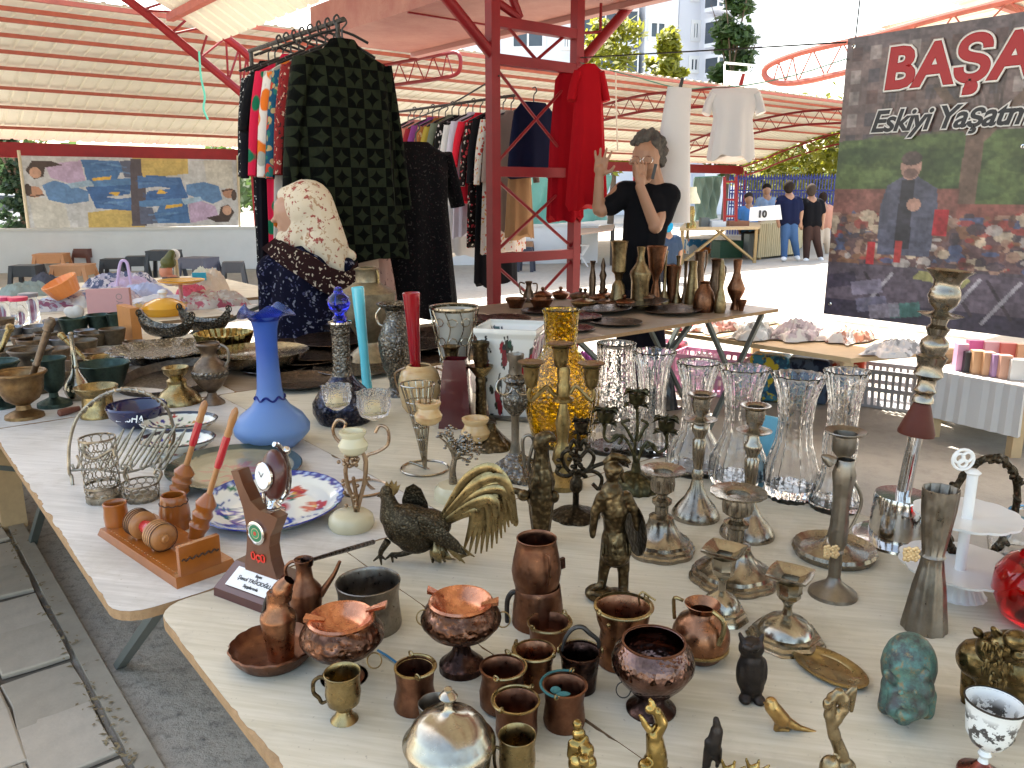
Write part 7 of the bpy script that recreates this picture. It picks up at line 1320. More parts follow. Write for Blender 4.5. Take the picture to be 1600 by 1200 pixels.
t = thing('lilac_loop', 'lilac plastic loop of a bag standing out of the heap', 'bag loop', at(196, 452, ZT)); b = B(); P = Vector(t.location); b.tube([on(x, y, P.y) - P for x, y in ((183, 450), (186, 420), (190, 408), (198, 410), (202, 428), (206, 450))], .012, 8, 4); b.out('loop', plain('lilac_plastic', (.5, .38, .62), .4), t)
boxthing('blue_card', 'small turquoise packet standing in the heap', 'packet', 312, 438, 20, 12, 6, plain('turquoise_card', (.02, .35, .5), .5), ZT + .1, .2)
b_, q = boxthing('orange_tray', 'low orange wooden crate wall beside the boat shaped bowls', 'crate', 205, 530, 14, 52, 60, plain('orange_wood', (.5, .2, .05), .6, .2), ZT, .75)
# --- plastic stools along the wall
def stool(label, px, ytop, pyb, wpx, col, first=[None]):
    p = at(px, pyb, 0); q = mpp(p); W = wpx * q; h = zat(p.x, p.y, ytop); t = thing('plastic_stool', label, 'stool', p, random.uniform(-.3, .3), 'plastic stools along the wall'); m = plain('stool_%02d%02d%02d' % tuple(int(c * 99) for c in col), col, .5, .1)
    b = B(); b.box((0, 0, h - .015), (W * .84, W * .7, .03)); b.out('seat', m, t, False)
    for sx, sy in ((-1, -1), (1, -1), (1, 1), (-1, 1)):
        b = B(); b.bar((sx * W * .46, sy * W * .4, 0), (sx * W * .36, sy * W * .3, h - .03), .06, .05); b.out('leg', m, t, False)
    for (x, y, dx, dy) in ((0, -.335, .64, .02), (0, .335, .64, .02), (-.4, 0, .02, .56), (.4, 0, .02, .56)):
        b = B(); b.box((x * W, y * W, h - .1), (max(.015, dx * W), max(.015, dy * W), .14)); b.out('skirt', m, t, False)
for a in ((47, 414, 455, 46, (.035, .037, .042), 'black stool nearest the photo edge'), (84, 396, 428, 52, (.62, .28, .12), 'orange stool standing behind the black one'), (118, 413, 446, 62, (.62, .3, .14), 'wide orange stool with cream top behind the orange basket'), (136, 388, 424, 33, (.13, .05, .04), 'brown stool close to the wall'), (181, 404, 438, 38, (.035, .037, .042), 'black stool seen behind the lilac loop'), (217, 400, 436, 34, (.045, .05, .06), 'dark stool with square slot and white label'), (260, 391, 436, 52, (.05, .05, .06), 'tall dark stool behind the gnome'), (314, 402, 448, 56, (.13, .13, .17), 'large grey-blue stool beside the cream pile'), (296, 383, 420, 28, (.45, .5, .55), 'pale grey stool against the wall'), (367, 409, 446, 36, (.1, .095, .1), 'dark grey stool nearest the hanging black dress'), (820, 377, 414, 30, (.35, .18, .09), 'brown stool behind the red lattice column'), (822, 386, 424, 24, (.03, .035, .06), 'small dark blue stool seen through the lattice column'), (846, 372, 410, 26, (.6, .55, .4), 'cream stool seen through the lattice column')): stool(a[5], *a[:5])
t = thing('folding_stool', 'white folding stool with crossed legs near the brown table', 'stool', at(908, 416, 0)); q = mpp(Vector(t.location))
for s in (-1, 1):
    for d in (-.12, .12):
        b = B(); b.bar((s * 10 * q, d, 0), (-s * 10 * q, d, .42), .025); b.out('leg', WHITEP, t, False)
b = B(); b.box((0, 0, .43), (22 * q, .3, .02)); b.out('seat', WHITEP, t, False)
# ================================================================== clothes, banners, people, other stalls
HANG = plain('hanger_black', (.02, .02, .022), .4, .1)
def garment(name, label, P, prof, mat, sleeve=None, rz=AZ, group=None, folds=6, amp=.2, seed=0, hook=True, cat='garment', neck=True):
    """hollow cloth body hung at P: prof (drop, half width, half depth)"""
    t = thing(name, label, cat, P, rz, group); rr = random.Random(seed); ph = [rr.uniform(0, 6) for _ in range(4)]; b = B(); n = 44; pr = []
    for a, c in zip(prof, prof[1:]):
        for q in range(5): pr.append([a[i] + (c[i] - a[i]) * q / 5 for i in range(3)])
    pr.append(list(prof[-1])); vs = []; L_ = prof[-1][0]
    for z, w, d in pr:
        g = (z / L_) ** .7
        for j in range(n):
            a = j * 2 * PI / n; m = 1 + amp * g * (math.sin(a * folds + ph[0] + z * 1.5) + .6 * math.sin(a * (folds + 4) + ph[1]))
            vs.append((w * math.copysign(abs(math.cos(a)) ** .8, math.cos(a)) * (1 + .25 * (m - 1)), d * math.sin(a) * m, -z + .02 * g * math.sin(a * 3 + ph[2]) + .012 * g * math.sin(a * 8 + ph[3])))
    m_ = len(pr); fs = [(i * n + j, (i + 1) * n + j, (i + 1) * n + (j + 1) % n, i * n + (j + 1) % n) for i in range(m_ - 1) for j in range(n)]
    b.add(vs, fs + [tuple(reversed(range((m_ - 1) * n, m_ * n)))]); b.out('cloth_body', mat, t)
    if sleeve:
        x0, z0, x1, z1, r0, r1 = sleeve
        for s in (-1, 1):
            b = B(); b.tube([(s * x0, 0, -z0), (s * (x0 * .45 + x1 * .55), .01, -(z0 * .55 + z1 * .45)), (s * x1, 0, -z1)], [r0, (r0 + r1) / 2, r1], 12, 5, flat=.6); b.out('sleeve', mat, t)
    if hook:
        b = B(); b.tube([(0, 0, -.02), (0, 0, .05), (.015, 0, .07), (.03, 0, .09), (.015, 0, .115), (-.012, 0, .105)], .005, 6, 3); b.tube([(-.2, 0, -.075), (0, 0, -.005), (.2, 0, -.075)], .008, 6, 2); b.out('hanger', HANG, t)
    return t
FLW = lambda n, b_, c, sc=26, d=.3: cloth(n, b_, c, 'flower', sc, d)
def coatmat():
    m, nt, bs = newmat('quilted_coat'); co = coords(nt, 'Object', (9.5, 9.5, 9.5)); ck = N(nt, 'ShaderNodeTexChecker'); ck.inputs['Scale'].default_value = 1; mp = N(nt, 'ShaderNodeMapping'); mp.inputs['Scale'].default_value = (1, .001, 1); mp.inputs['Location'].default_value = (0, .0, 0); nt.links.new(co, mp.inputs[0]); mq = N(nt, 'ShaderNodeMapping'); mq.inputs['Location'].default_value = (.5, .31, .5); nt.links.new(mp.outputs[0], mq.inputs[0]); nt.links.new(mq.outputs[0], ck.inputs[0])
    v = N(nt, 'ShaderNodeTexVoronoi'); v.distance = 'MINKOWSKI'; v.inputs['Exponent'].default_value = .62; v.inputs['Scale'].default_value = 1.0; v.inputs['Randomness'].default_value = 0; nt.links.new(mp.outputs[0], v.inputs['Vector']); st = ramp(nt, v.outputs['Distance'], .5, .44); nz = noise(nt, co, 2.2, 3); nz2 = ramp(nt, nz, .5, .8, 0, .7)
    c1 = mix(nt, ck.outputs['Fac'], (.016, .02, .011), (.002, .0025, .002)); c2 = mix(nt, ck.outputs['Fac'], (.002, .0025, .002), (.016, .02, .011)); c = mix(nt, st, c1, c2); c = mix(nt, nz2, c, (.005, .006, .004)); nt.links.new(c, bs.inputs['Base Color']); bs.inputs['Roughness'].default_value = .85; bs.inputs['Specular IOR Level'].default_value = .05; bump(nt, bs, noise(nt, coords(nt), 7, 4), .6, .03); return m
COAT = on(535, 62, 4.8); ZC = COAT.z
garment('coat', 'long dark green and black leaf-squared coat hanging at the front of the rack', COAT, [(0, .07, .05), (.06, .12, .07), (.12, .27, .10), (.3, .29, .13), (.6, .3, .14), (.95, .33, .15), (1.2, .35, .16)], coatmat(), (.24, .12, .37, .92, .085, .06), group='clothes on the front rack', seed=1, cat='coat')
G1 = 'clothes on the front rack'
for i, (t_, w, L_, mt, l) in enumerate(((.10, .25, 1.45, plain('beige_cloth', (.5, .36, .28), .9, .15, 6), 'plain beige pink dress just behind the green coat'), (.20, .24, 1.2, FLW('rust_print', (.03, .012, .008), [(.2, .06, .02), (.3, .2, .12)], 22), 'black dress with rust scroll print second behind the coat'), (.31, .25, 1.3, FLW('red_floral', (.2, .02, .02), [(.45, .3, .22), (.03, .02, .02)], 34), 'dark red small-flowered dress in the front rack'), (.43, .25, 1.5, FLW('blue_floral', (.012, .06, .11), [(.4, .04, .02), (.35, .25, .12), (.02, .12, .1)], 12, .36), 'teal and blue dress with big red flowers'), (.55, .25, 1.15, FLW('orange_roses', (.6, .55, .5), [(.6, .14, .02), (.3, .3, .26)], 7, .42), 'white blouse with orange roses'), (.66, .26, 1.72, FLW('green_spots', (.5, .015, .05), [(.01, .12, .06)], 6.5, .3), 'raspberry red long dress with green spots'), (.78, .25, .62, plain('black_jersey', (.006, .006, .007), .9, .2, 8), 'short black top at the far end of the front rack'), (.9, .22, 1.42, plain('black_skirt', (.007, .007, .01), .9, .2, 8), 'long plain black dress at the far end of the front rack'), (1.0, .2, 1.75, FLW('dots_bw', (.01, .01, .012), [(.6, .6, .58)], 44, .3), 'black dress with tiny white dots hanging lowest'))):
    garment('hanging_dress', l, COAT + D1 * t_ + Vector((0, 0, -.02 + .01 * (i % 3))), [(0, .06, .03), (.05, .1, .04), (.11, w * .8, .05), (L_ * .4, w * .78, .055), (L_, w * .95, .06)], mt, (w * .75, .12, w * 1.15, min(.72, L_ * .7), .06, .04), group=G1, seed=i + 2, cat='dress')
rk = thing('clothes_rack', 'dark metal rail carrying the front row of coats and dresses', 'clothes rack', Vector((COAT.x, COAT.y, 0))); b = B(); zr_ = ZC + .1; b.tube([-D1 * .02 + Vector((0, 0, zr_)), D1 * 1.3 + Vector((0, 0, zr_))], .014, 8); b.out('rail', IRON, rk)
for q in (.05, 1.28):
    b = B(); b.tube([D1 * q + Vector((0, 0, 0)), D1 * q + Vector((0, 0, zr_))], .014, 8); b.bar(D1 * q - D2 * .25 + Vector((0, 0, .015)), D1 * q + D2 * .25 + Vector((0, 0, .015)), .03); b.out('upright', IRON, rk)
for i in range(8):
    t = thing('empty_hanger', 'spare black plastic hanger hooked along the front rail', 'hanger', COAT + D1 * (.05 + i * .11) + Vector((0, 0, .09)), AZ + .25 * (i % 3 - 1), 'spare hangers on the front rail'); b = B(); b.tube([(0, 0, 0), (.012, 0, .02), (.0, 0, .045), (-.02, 0, .02), (0, 0, -.03)], .006, 6, 3); b.out('hook', HANG, t); b = B(); b.tube([(-.17, 0, -.09), (0, 0, -.03), (.17, 0, -.09)], .008, 6, 2); b.out('shoulder', HANG, t)
P = on(650, 222, 5.6); BF_ = FLW('black_floral', (.006, .006, .007), [(.035, .03, .03), (.02, .008, .012)], 40, .28)
garment('hanging_dress', 'black short-sleeved dress with faint tiny flowers facing the front of the second rack', P, [(0, .09, .05), (.03, .13, .07), (.08, .25, .09), (.4, .23, .12), (.7, .26, .13), (1.15, .3, .14)], BF_, (.22, .07, .33, .42, .08, .07), group='clothes on the second rack', seed=31, cat='dress')
garment('hanging_dress', 'pale pink lace nightdress hanging low behind the green coat', on(585, 360, 5.2), [(0, .07, .05), (.3, .12, .06), (.75, .17, .08)], FLW('pink_lace', (.42, .26, .22), [(.2, .12, .1)], 30), None, group='clothes on the second rack', seed=33, cat='dress', hook=False)
R0 = on(806, 166, 6.95); cols2 = [('grey taupe blouse nearest the red column', (.22, .17, .15), None, .95), ('white dress with red embroidered flowers', (.55, .52, .48), [(.4, .05, .04), (.5, .3, .1)], 1.15), ('long black tiered dress reaching lowest on the second rack', (.008, .008, .01), None, 1.45), ('black blouse with red and cream flowers', (.015, .01, .01), [(.4, .04, .05), (.5, .45, .4)], 1.1), ('bright red thin jacket', (.6, .02, .04), None, .75), ('pale lavender shirt', (.5, .48, .58), None, 1.05), ('white pleated blouse', (.6, .6, .6), None, 1.2), ('black dress with white dots on the second rack', (.01, .01, .01), [(.55, .5, .5)], .95), ('grey green cardigan', (.13, .15, .11), None, .8), ('mustard yellow top', (.35, .27, .05), None, .7), ('orange brown striped shirt', (.3, .12, .04), [(.5, .35, .2)], .75), ('purple top', (.2, .05, .2), None, .7), ('dark red cardigan', (.25, .02, .03), None, .7), ('pinkish salmon tunic', (.55, .22, .16), None, 1.1), ('faded rose print top', (.4, .2, .22), [(.6, .5, .5)], .7), ('black and violet blouse', (.02, .01, .03), [(.2, .08, .25)], .7)]
for i, (l, c, pc, L_) in enumerate(cols2):
    mt = FLW('r2_%d' % i, c, pc, 24) if pc else plain('r2_%d' % i, c, .85, .2, 6)
    garment('hanging_blouse', l + (' in the second rack' if 'rack' not in l else ''), R0 + D1 * (.06 + i * .105) + Vector((0, 0, -.03 + .012 * (i % 3))), [(0, .05, .03), (.04, .09, .035), (.09, .2, .045), (L_ * .4, .2, .045), (L_, .23, .05)], mt, (.19, .09, .28, min(.6, L_ * .6), .05, .035), group='clothes on the second rack', seed=50 + i, cat='garment')
rk = thing('clothes_rack', 'black rail of the second clothes row running to the red column', 'clothes rack', Vector((R0.x, R0.y, 0))); b = B(); b.tube([Vector((0, 0, R0.z + .085)), D1 * 1.85 + Vector((0, 0, R0.z + .085))], .012, 8); b.out('rail', IRON, rk); b = B(); b.tube([D1 * 1.85, D1 * 1.85 + Vector((0, 0, R0.z + .09))], .014, 8); b.out('upright', IRON, rk)
garment('hanging_blouse', 'navy black sleeveless top on orange hanger inside the red lattice column', on(834, 160, 6.75), [(0, .12, .04), (.08, .2, .06), (.3, .23, .08), (.56, .25, .09)], plain('navy_velvet', (.008, .01, .03), .9, .2, 8), None, seed=70, cat='top')
garment('hanging_trousers', 'tan trousers hanging folded behind the lattice column', on(812, 240, 6.8), [(0, .1, .03), (.3, .12, .04), (.66, .14, .05)], plain('tan_cloth', (.3, .18, .09), .85, .2, 6), None, seed=71, cat='trousers', hook=False)
REDC = plain('red_dress_cloth', (.36, .006, .012), .8, .12, 5)
garment('red_dress', 'plain red dress hanging outside the lattice column beside the phoning man', on(921, 100, 6.15), [(0, .04, .03), (.04, .09, .04), (.5, .12, .07), (1.0, .15, .08)], REDC, (.08, .05, .13, .25, .05, .05), rz=.2, group='red dresses by the lattice column', seed=72, cat='dress', hook=False)
garment('red_dress', 'darker red dress hanging behind the lattice column post', on(886, 112, 6.45), [(0, .05, .03), (.06, .09, .04), (.5, .12, .06), (1.08, .14, .07)], plain('deep_red_cloth', (.26, .004, .01), .85, .12, 5), None, rz=.2, group='red dresses by the lattice column', seed=73, cat='dress', hook=False)
WC = plain('white_cotton', (.66, .65, .65), .9, .06, 5, bmp=.3); YP = 6.0
t = thing('white_trousers', 'white cotton trousers pegged to the washing line', 'trousers', on(1060, 138, YP)); o = Vector(t.location); b = B()
ts_ = [on(1062, 137, YP) - o, on(1056, 190, YP) - o, on(1052, 250, YP) - o, on(1048, 348, YP) - o]; b.tube(ts_, [.085, .1, .12, .14], 18, 6, flat=.35, upv=(0, 1, 0)); b.out('leg_cloth', WC, t)
garment('white_blouse', 'short white blouse pegged to the washing line', on(1148, 138, YP), [(0, .155, .02), (.04, .17, .04), (.2, .13, .06), (.32, .145, .06), (.47, .16, .06)], WC, (.14, .03, .19, .17, .05, .05), rz=-.1, seed=75, cat='blouse', hook=False)
for px, py, c, l in ((1063, 132, (.02, .02, .02), 'black clothes peg holding the white trousers'), (1158, 126, (.4, .02, .02), 'red clothes peg holding the white blouse')):
    t = thing('clothes_peg', l, 'peg', on(px, py, YP - .02)); b = B(); b.bar((-.008, 0, -.03), (.012, 0, .045), .014); b.bar((.006, 0, -.03), (.02, 0, .045), .01); b.out('jaw', plain('peg_%d' % px, c, .5), t, False)
def line(label, pts, r, mat): b = B(); b.tube(pts, r, 6, 5); return tag(b.out('rope', mat, None), label, 'rope')
GRN = plain('green_rope', (.1, .3, .22), .7, .2); BLK = plain('black_cable', (.015, .015, .015), .5, .1); Lc = uv(4.48, 4.7)
line('thin green washing line with white clothes', [Vector((Lc.x, Lc.y, zat(Lc.x, Lc.y, 98))), on(985, 118, YP), on(1062, 138, YP), on(1110, 136, YP), on(1160, 134, YP - .05), on(1240, 118, 5.4), on(1322, 92, 4.78)], .004, GRN)
line('taut black cable from column to banner corner', [Vector((Lc.x, Lc.y, zat(Lc.x, Lc.y, 90))), on(1120, 78, 5.5), on(1322, 66, 4.78)], .005, BLK)
line('black rope sagging from column towards the clothes', [Vector((Lc.x - .6, Lc.y - .5, zat(Lc.x - .6, Lc.y - .5, 118))), on(700, 165, 6.6), on(640, 188, 7.2)], .006, BLK)
line('turquoise string dangling from the roof truss', [onv(311, 80, 10.2), onv(314, 120, 10.2), onv(320, 150, 10.2), onv(318, 170, 10.2), onv(325, 187, 10.2)], .012, plain('turquoise_string', (.12, .55, .42), .6))
line('pale cord hanging down near the phoning man', [on(962, 110, 7.5), on(963, 170, 7.5), on(965, 235, 7.5)], .007, plain('pale_cord', (.6, .55, .45), .7))
# --- the printed stall banner
BN = on(1325, 60, 4.8); bv = -D1; BW = 1.9
zt_, zb_ = BN.z, on(1283, 490, 4.8).z; BH = zt_ - zb_; t = thing('stall_banner', 'large printed banner showing a man behind a stall with big red title', 'banner', BN)
cv = Canvas(300, 260, (74, 66, 72)); W_ = lambda x: x
cv.rect(0, 0, 1, .16, (88, 76, 78)); cv.rect(0, .05, .5, .4, (98, 82, 80)); cv.rect(.5, .1, 1, .4, (104, 92, 90)); rr = random.Random(5)
for j in range(5):
    for i in range(9): cv.rect(.02 + i * .055, .04 + j * .075, .05 + i * .055, .085 + j * .075, rr.choice([(70, 64, 70), (128, 118, 116), (84, 60, 56)]), .8)
for i in range(40): x = rr.uniform(.1, 1); cv.line(x, rr.uniform(.02, .2), x + rr.uniform(-.08, .08), rr.uniform(.2, .45), .004, (66, 54, 50), .6)
cv.poly([(0, .36), (1, .33), (1, .62), (0, .58)], (66, 80, 46)); [cv.ell(rr.random(), rr.uniform(.37, .57), .08, .03, rr.choice([(56, 70, 42), (78, 92, 54)]), .6) for _ in range(60)]
cv.poly([(.36, .33), (.41, .33), (.4, .63), (.355, .63)], (96, 76, 66)); cv.poly([(.36, .36), (.26, .2), (.29, .2), (.385, .34)], (92, 74, 64)); cv.poly([(.39, .36), (.52, .18), (.54, .2), (.41, .38)], (92, 74, 64))
cv.rect(0, .53, .36, .64, (110, 70, 64)); cv.rect(.36, .58, 1, .66, (120, 72, 66)); cv.rect(0, .63, 1, .8, (92, 70, 72))
for _ in range(420): x, y = rr.random(), rr.uniform(.62, .8); cv.ell(x, y, rr.uniform(.006, .028), rr.uniform(.006, .022), rr.choice([(140, 110, 96), (88, 60, 56), (150, 140, 136), (64, 56, 66), (120, 84, 64), (168, 150, 130), (70, 80, 110), (136, 60, 56)]), .85)
cv.poly([(.16, .52), (.2, .49), (.245, .49), (.3, .53), (.31, .62), (.3, .76), (.15, .76), (.145, .6)], (72, 72, 88)); cv.poly([(.2, .5), (.235, .5), (.24, .74), (.195, .74)], (44, 42, 52)); cv.ell(.222, .455, .028, .045, (160, 124, 112)); cv.ell(.222, .428, .028, .024, (70, 58, 56)); cv.ell(.222, .478, .02, .018, (110, 84, 78)); cv.ell(.24, .585, .02, .022, (164, 126, 112)); cv.rect(.3, .6, .34, .69, (150, 34, 44)); cv.rect(.12, .72, .145, .8, (160, 44, 50)); cv.rect(.2, .71, .22, .79, (150, 50, 50))
cv.poly([(0, .8), (1, .82), (1, 1), (0, 1)], (84, 74, 84)); cv.rect(0, .94, 1, 1, (56, 50, 64))
for x in (.12, .36, .46, .6, .72, .86): cv.line(x, .83, x + .07, .95, .005, (60, 52, 58)); cv.line(x + .08, .83, x + .0, .97, .006, (150, 144, 150), .8)
cv.poly([(.28, .81), (.42, .83), (.4, .86), (.26, .84)], (140, 134, 90)); [cv.poly([(x, y), (x + .09, y - .02), (x + .1, y + .03), (x + .01, y + .05)], c, .8) for x, y, c in ((.0, .85, (52, 46, 62)), (.08, .87, (120, 112, 128)), (.1, .93, (104, 100, 120)), (.2, .94, (70, 110, 104)), (.14, .95, (130, 122, 134)))]
cv.a *= 1.3; cv.mottle(.16).grain(.08); bx_ = Matrix((bv, Vector((0, 0, 1)).cross(bv) * -1, Vector((0, 0, 1)))).transposed(); b = B(); nl = Vector((0, 0, 1)).cross(bv)
bul = lambda s, q: .014 * math.sin(s * 5) * math.sin(q * 3.1) + .004 * math.sin(s * 23 + q * 4)
v, f = grid(300, 260, lambda s, q: bv * (s * BW) + nl * bul(s, q) + Vector((0, 0, -q * BH))); b.add(v, f); me = b.mesh('print_sheet'); cc = np.array([cv.at(min(s, .999), min(q, .999)) for q in np.linspace(0, 1, 261) for s in np.linspace(0, 1, 301)]); paint(me, lambda co: cc); link('print_sheet', me, printed('banner_vinyl', .28), t)
def btext(body, size, x, y, col, off, dn, shear=.0, nm='title', sp=1.0, bev=.01): M = basis(bv * (x * BW) + nl * (bul(x, y)) + Vector((0, 0, -y * BH)) - nl * 0, bv, (0, 0, 1)); M.translation += M.to_3x3() @ Vector((0, 0, dn)); return text(body, size, plain('bt_%d%d' % (int(col[0] * 99), int(col[1] * 99)), col, .4, .04), nm, t, M, shear, 0, 0, 'LEFT', sp, off)
for col, off, dn in (((.8, .78, .75), .022, .0115), ((.38, .008, .01), .011, .0135)): btext('BAŞARAN', .285, .122, .13, col, off, dn, .06, 'title')
for col, off, dn in (((.72, .7, .68), .011, .0115), ((.012, .01, .012), .0035, .0135)): btext('Eskiyi Yaşatmak', .155, .095, .3, col, off, dn, .28, 'subtitle', .92)
for s, q in ((.02, .03), (.02, .96), (.5, .4)): b = B(); b.lathe([(.011, 0), (.011, .003), (.006, .004), (.006, 0)], 14, c=bv * (s * BW) + nl * bul(s, q) + Vector((0, 0, -q * BH)), axis=basis((0, 0, 0), bv, (0, 0, 1)).to_3x3() @ Vector((0, 0, 1))); b.out('eyelet', CHROME, t)
for s in (.02, .6): b = B(); q0 = bv * (s * BW) + nl * .01; b.tube([q0 + Vector((0, 0, -.03)), q0 + Vector((.02, 0, .8))], .004, 6); b.out('cord', BLK, t)
# --- jeans banner on the far wall
q0, q1, q2, q3 = onv(30, 243, 19.2), onv(372, 250, 19.2), onv(372, 352, 19.2), onv(44, 359, 19.2); t = thing('mural_banner', 'wide sideways-hung printed banner of people in blue denim above the low wall', 'banner', q3); o = Vector(t.location)
cv = Canvas(340, 116, (186, 188, 192)); rr = random.Random(3)
for s in (0, 1):
    fx = (lambda x: x) if not s else (lambda x: 1 - x); fy = (lambda y: y) if not s else (lambda y: 1 - y); P2 = lambda pts: [(fx(x), fy(y)) for x, y in pts]
    cv.poly(P2([(.26, .78), (.5, .7), (.52, 1), (.26, 1)]), (190, 166, 100)); cv.poly(P2([(.02, .55), (.16, .6), (.18, .98), (.03, .98)]), (190, 188, 182)); cv.poly(P2([(.47, .02), (.54, .02), (.53, .98), (.48, .98)]), (84, 76, 84))
    cv.poly(P2([(.1, .12), (.25, .05), (.26, .33), (.2, .38), (.12, .3)]), (176, 156, 186)); cv.poly(P2([(.25, .04), (.46, .06), (.5, .14), (.42, .22), (.4, .34), (.27, .34)]), (70, 110, 160)); cv.poly(P2([(.29, .3), (.38, .26), (.37, .34), (.3, .36)]), (208, 168, 70)); cv.poly(P2([(.08, .4), (.13, .33), (.2, .4), (.27, .48), (.27, .62), (.18, .66), (.1, .6)]), (92, 128, 172)); cv.poly(P2([(.26, .42), (.47, .38), (.46, .52), (.34, .56), (.47, .62), (.46, .76), (.3, .72)]), (60, 98, 152)); cv.poly(P2([(.36, .5), (.42, .48), (.4, .55)]), (208, 168, 70)); cv.poly(P2([(.02, .2), (.05, .06), (.12, .06), (.17, .12), (.1, .16), (.09, .28), (.05, .32)]), (66, 52, 48)); cv.ell(fx(.058), fy(.23), .024, .075, (190, 150, 128)); cv.poly(P2([(.28, .34), (.5, .28), (.5, .38), (.3, .42)]), (84, 124, 170)); cv.poly(P2([(.3, .62), (.5, .56), (.5, .74), (.32, .72)]), (74, 112, 164)); cv.poly(P2([(.18, .38), (.28, .32), (.3, .4), (.2, .44)]), (150, 176, 200)); cv.poly(P2([(.42, .05), (.5, .04), (.5, .3), (.44, .28)]), (90, 96, 120)); cv.ell(fx(.045), fy(.49), .034, .075, (176, 132, 108)); cv.ell(fx(.02), fy(.46), .014, .085, (70, 56, 50)); cv.line(fx(.03), fy(.55), fx(.08), fy(.53), .012, (90, 66, 56)); [cv.line(fx(a), fy(c), fx(a + rr.uniform(.03, .1)), fy(c + rr.uniform(-.05, .05)), .012, rr.choice([(54, 86, 136), (104, 142, 184)]), .5) for a, c in [(rr.uniform(.27, .42), rr.choice((.1, .2, .45, .65))) for _ in range(18)]]
cv.mottle(.07).grain(.05); b = B(); v, f = grid(340, 116, lambda s, q: (q0 - o).lerp(q1 - o, s).lerp((q3 - o).lerp(q2 - o, s), q) + D1 * .03 * math.sin(s * 14 + q * 3)); b.add(v, f); me = b.mesh('print_sheet'); cc = np.array([cv.at(min(s, .999), min(q, .999)) for q in np.linspace(0, 1, 117) for s in np.linspace(0, 1, 341)]); paint(me, lambda co: cc); link('print_sheet', me, printed('mural_vinyl', .5), t)
for a, c in ((q0, q3), (q1, q2)): b = B(); b.tube([a - o + Vector((0, 0, .1)), Vector((c.x - o.x, c.y - o.y, -c.z))], .03, 8); b.out('pole', plain('pole_cream', (.55, .48, .35), .6), t)
# teal tarpaulin and bright fabric screen under the far canopy edge
for (x0, y0, x1, y1, v_, c, l) in ((818, 276, 952, 352, 14.5, (.16, .42, .36), 'teal green tarpaulin hung under the far canopy behind the lattice column'), (1086, 278, 1126, 345, 19.0, (.2, .3, .26), 'dark green netting hung beside the far red post'), (560, 272, 818, 352, 15.0, (.5, .5, .48), 'pale fabric screen behind the clothes racks')):
    p0, p1 = onv(x0, y0, v_), onv(x1, y0 - 2, v_); zb = onv(x0, y1, v_).z - p0.z; t = thing('tarpaulin', l, 'tarpaulin', p0); b = B(); v, f = grid(40, 14, lambda s, q: (p1 - p0) * s + Vector((0, 0, zb * q - .12 * q * 0)) + D1 * (.09 * math.sin(s * 17 + q * 5) + .05 * math.sin(s * 41 - q * 3))); n_ = len(v); b.add(v, f); b.out('sheet', plain('tarp_%d' % x0, c, .5, .2, 2), t); b = B(); b.tube([Vector((0, 0, .02)), p1 - p0 + Vector((0, 0, .02))], .02, 6); b.out('cord', GRN, t)
# ================================================================== people
SKIN = plain('skin', (.42, .23, .15), .5, .08, 12); SKIN2 = plain('skin_tan', (.36, .19, .115), .5, .08, 12)
class Ppl:
    def __init__(s, label, px, Y, group=None, name='person'):
        p = on(px, 300, Y); p.z = 0; s.P = p; s.px = px; s.t = thing(name, label, 'person', p, 0, group)
        s.L = lambda x, y, d=0: on(x, y, p.y + d) - p; s.m = lambda r, y=None: r * mpp(Vector((p.x, p.y, 1.4)))
def hand(f, wr, dr, up, s, spread=.25, curl=.3):
    """palm and five fingers from the wrist point, dr = finger direction, up = back of the hand"""
    wr, dr, up = Vector(wr), Vector(dr).normalized(), Vector(up).normalized(); sd = dr.cross(up).normalized()
    f.cap(wr, wr + dr * .05 * s, .024 * s, .03 * s); f.cap(wr + dr * .04 * s - sd * .022 * s, wr + dr * .085 * s - sd * .026 * s, .016 * s, .014 * s); f.cap(wr + dr * .04 * s + sd * .022 * s, wr + dr * .085 * s + sd * .026 * s, .016 * s, .014 * s)
    for i, ln in enumerate((.066, .075, .07, .055)):
        b0 = wr + dr * .09 * s + sd * (.03 - .02 * i) * s; d1 = (dr + sd * spread * (1.5 - i) * .5).normalized(); k1 = b0 + d1 * ln * .55 * s; k2 = k1 + (d1 - up * curl).normalized() * ln * .5 * s; f.cap(b0, k1, .0095 * s, .009 * s, 8); f.cap(k1, k2, .009 * s, .0075 * s, 8)
    t0 = wr + dr * .03 * s + sd * .028 * s; t1 = t0 + (dr * .5 + sd).normalized() * .04 * s; f.cap(t0, t1, .013 * s, .011 * s, 8); f.cap(t1, t1 + (dr + sd * .5).normalized() * .03 * s, .011 * s, .009 * s, 8)
# woman in headscarf
p = Ppl('old woman seen from behind in cream flowered headscarf and navy flowered blouse', 480, 4.42); f = Fig(p)
f.c(455, 330, 470, 372, 28, 22).e(450, 340, 17, 26, 20, -.01).c(440, 334, 427, 345, 6, 4.5, -.01).c(443, 326, 437, 328, 7, 5, -.01).c(444, 354, 436, 355, 8, 4, -.01).c(448, 362, 440, 367, 10, 8, -.01).c(470, 372, 480, 420, 20, 40); blob('body', f, SKIN, p.t, .008, 5)
f = Fig(p); f.c(482, 430, 482, 520, 56, 58).c(430, 424, 535, 424, 30, 26).c(428, 428, 424, 500, 26, 20, -.0).c(536, 430, 540, 500, 24, 20).c(482, 520, 482, 700, 58, 70).c(482, 700, 482, 768, 70, 72); blob('blouse', f, cloth('navy_flowers', (.006, .006, .016), [(.16, .16, .2), (.05, .05, .1)], 'flower', 30, .27), p.t, .012, 6)
SCF = cloth('cream_scarf', (.62, .53, .4), [(.3, .07, .06), (.4, .26, .16)], 'blotch', 24, .12); f = Fig(p)
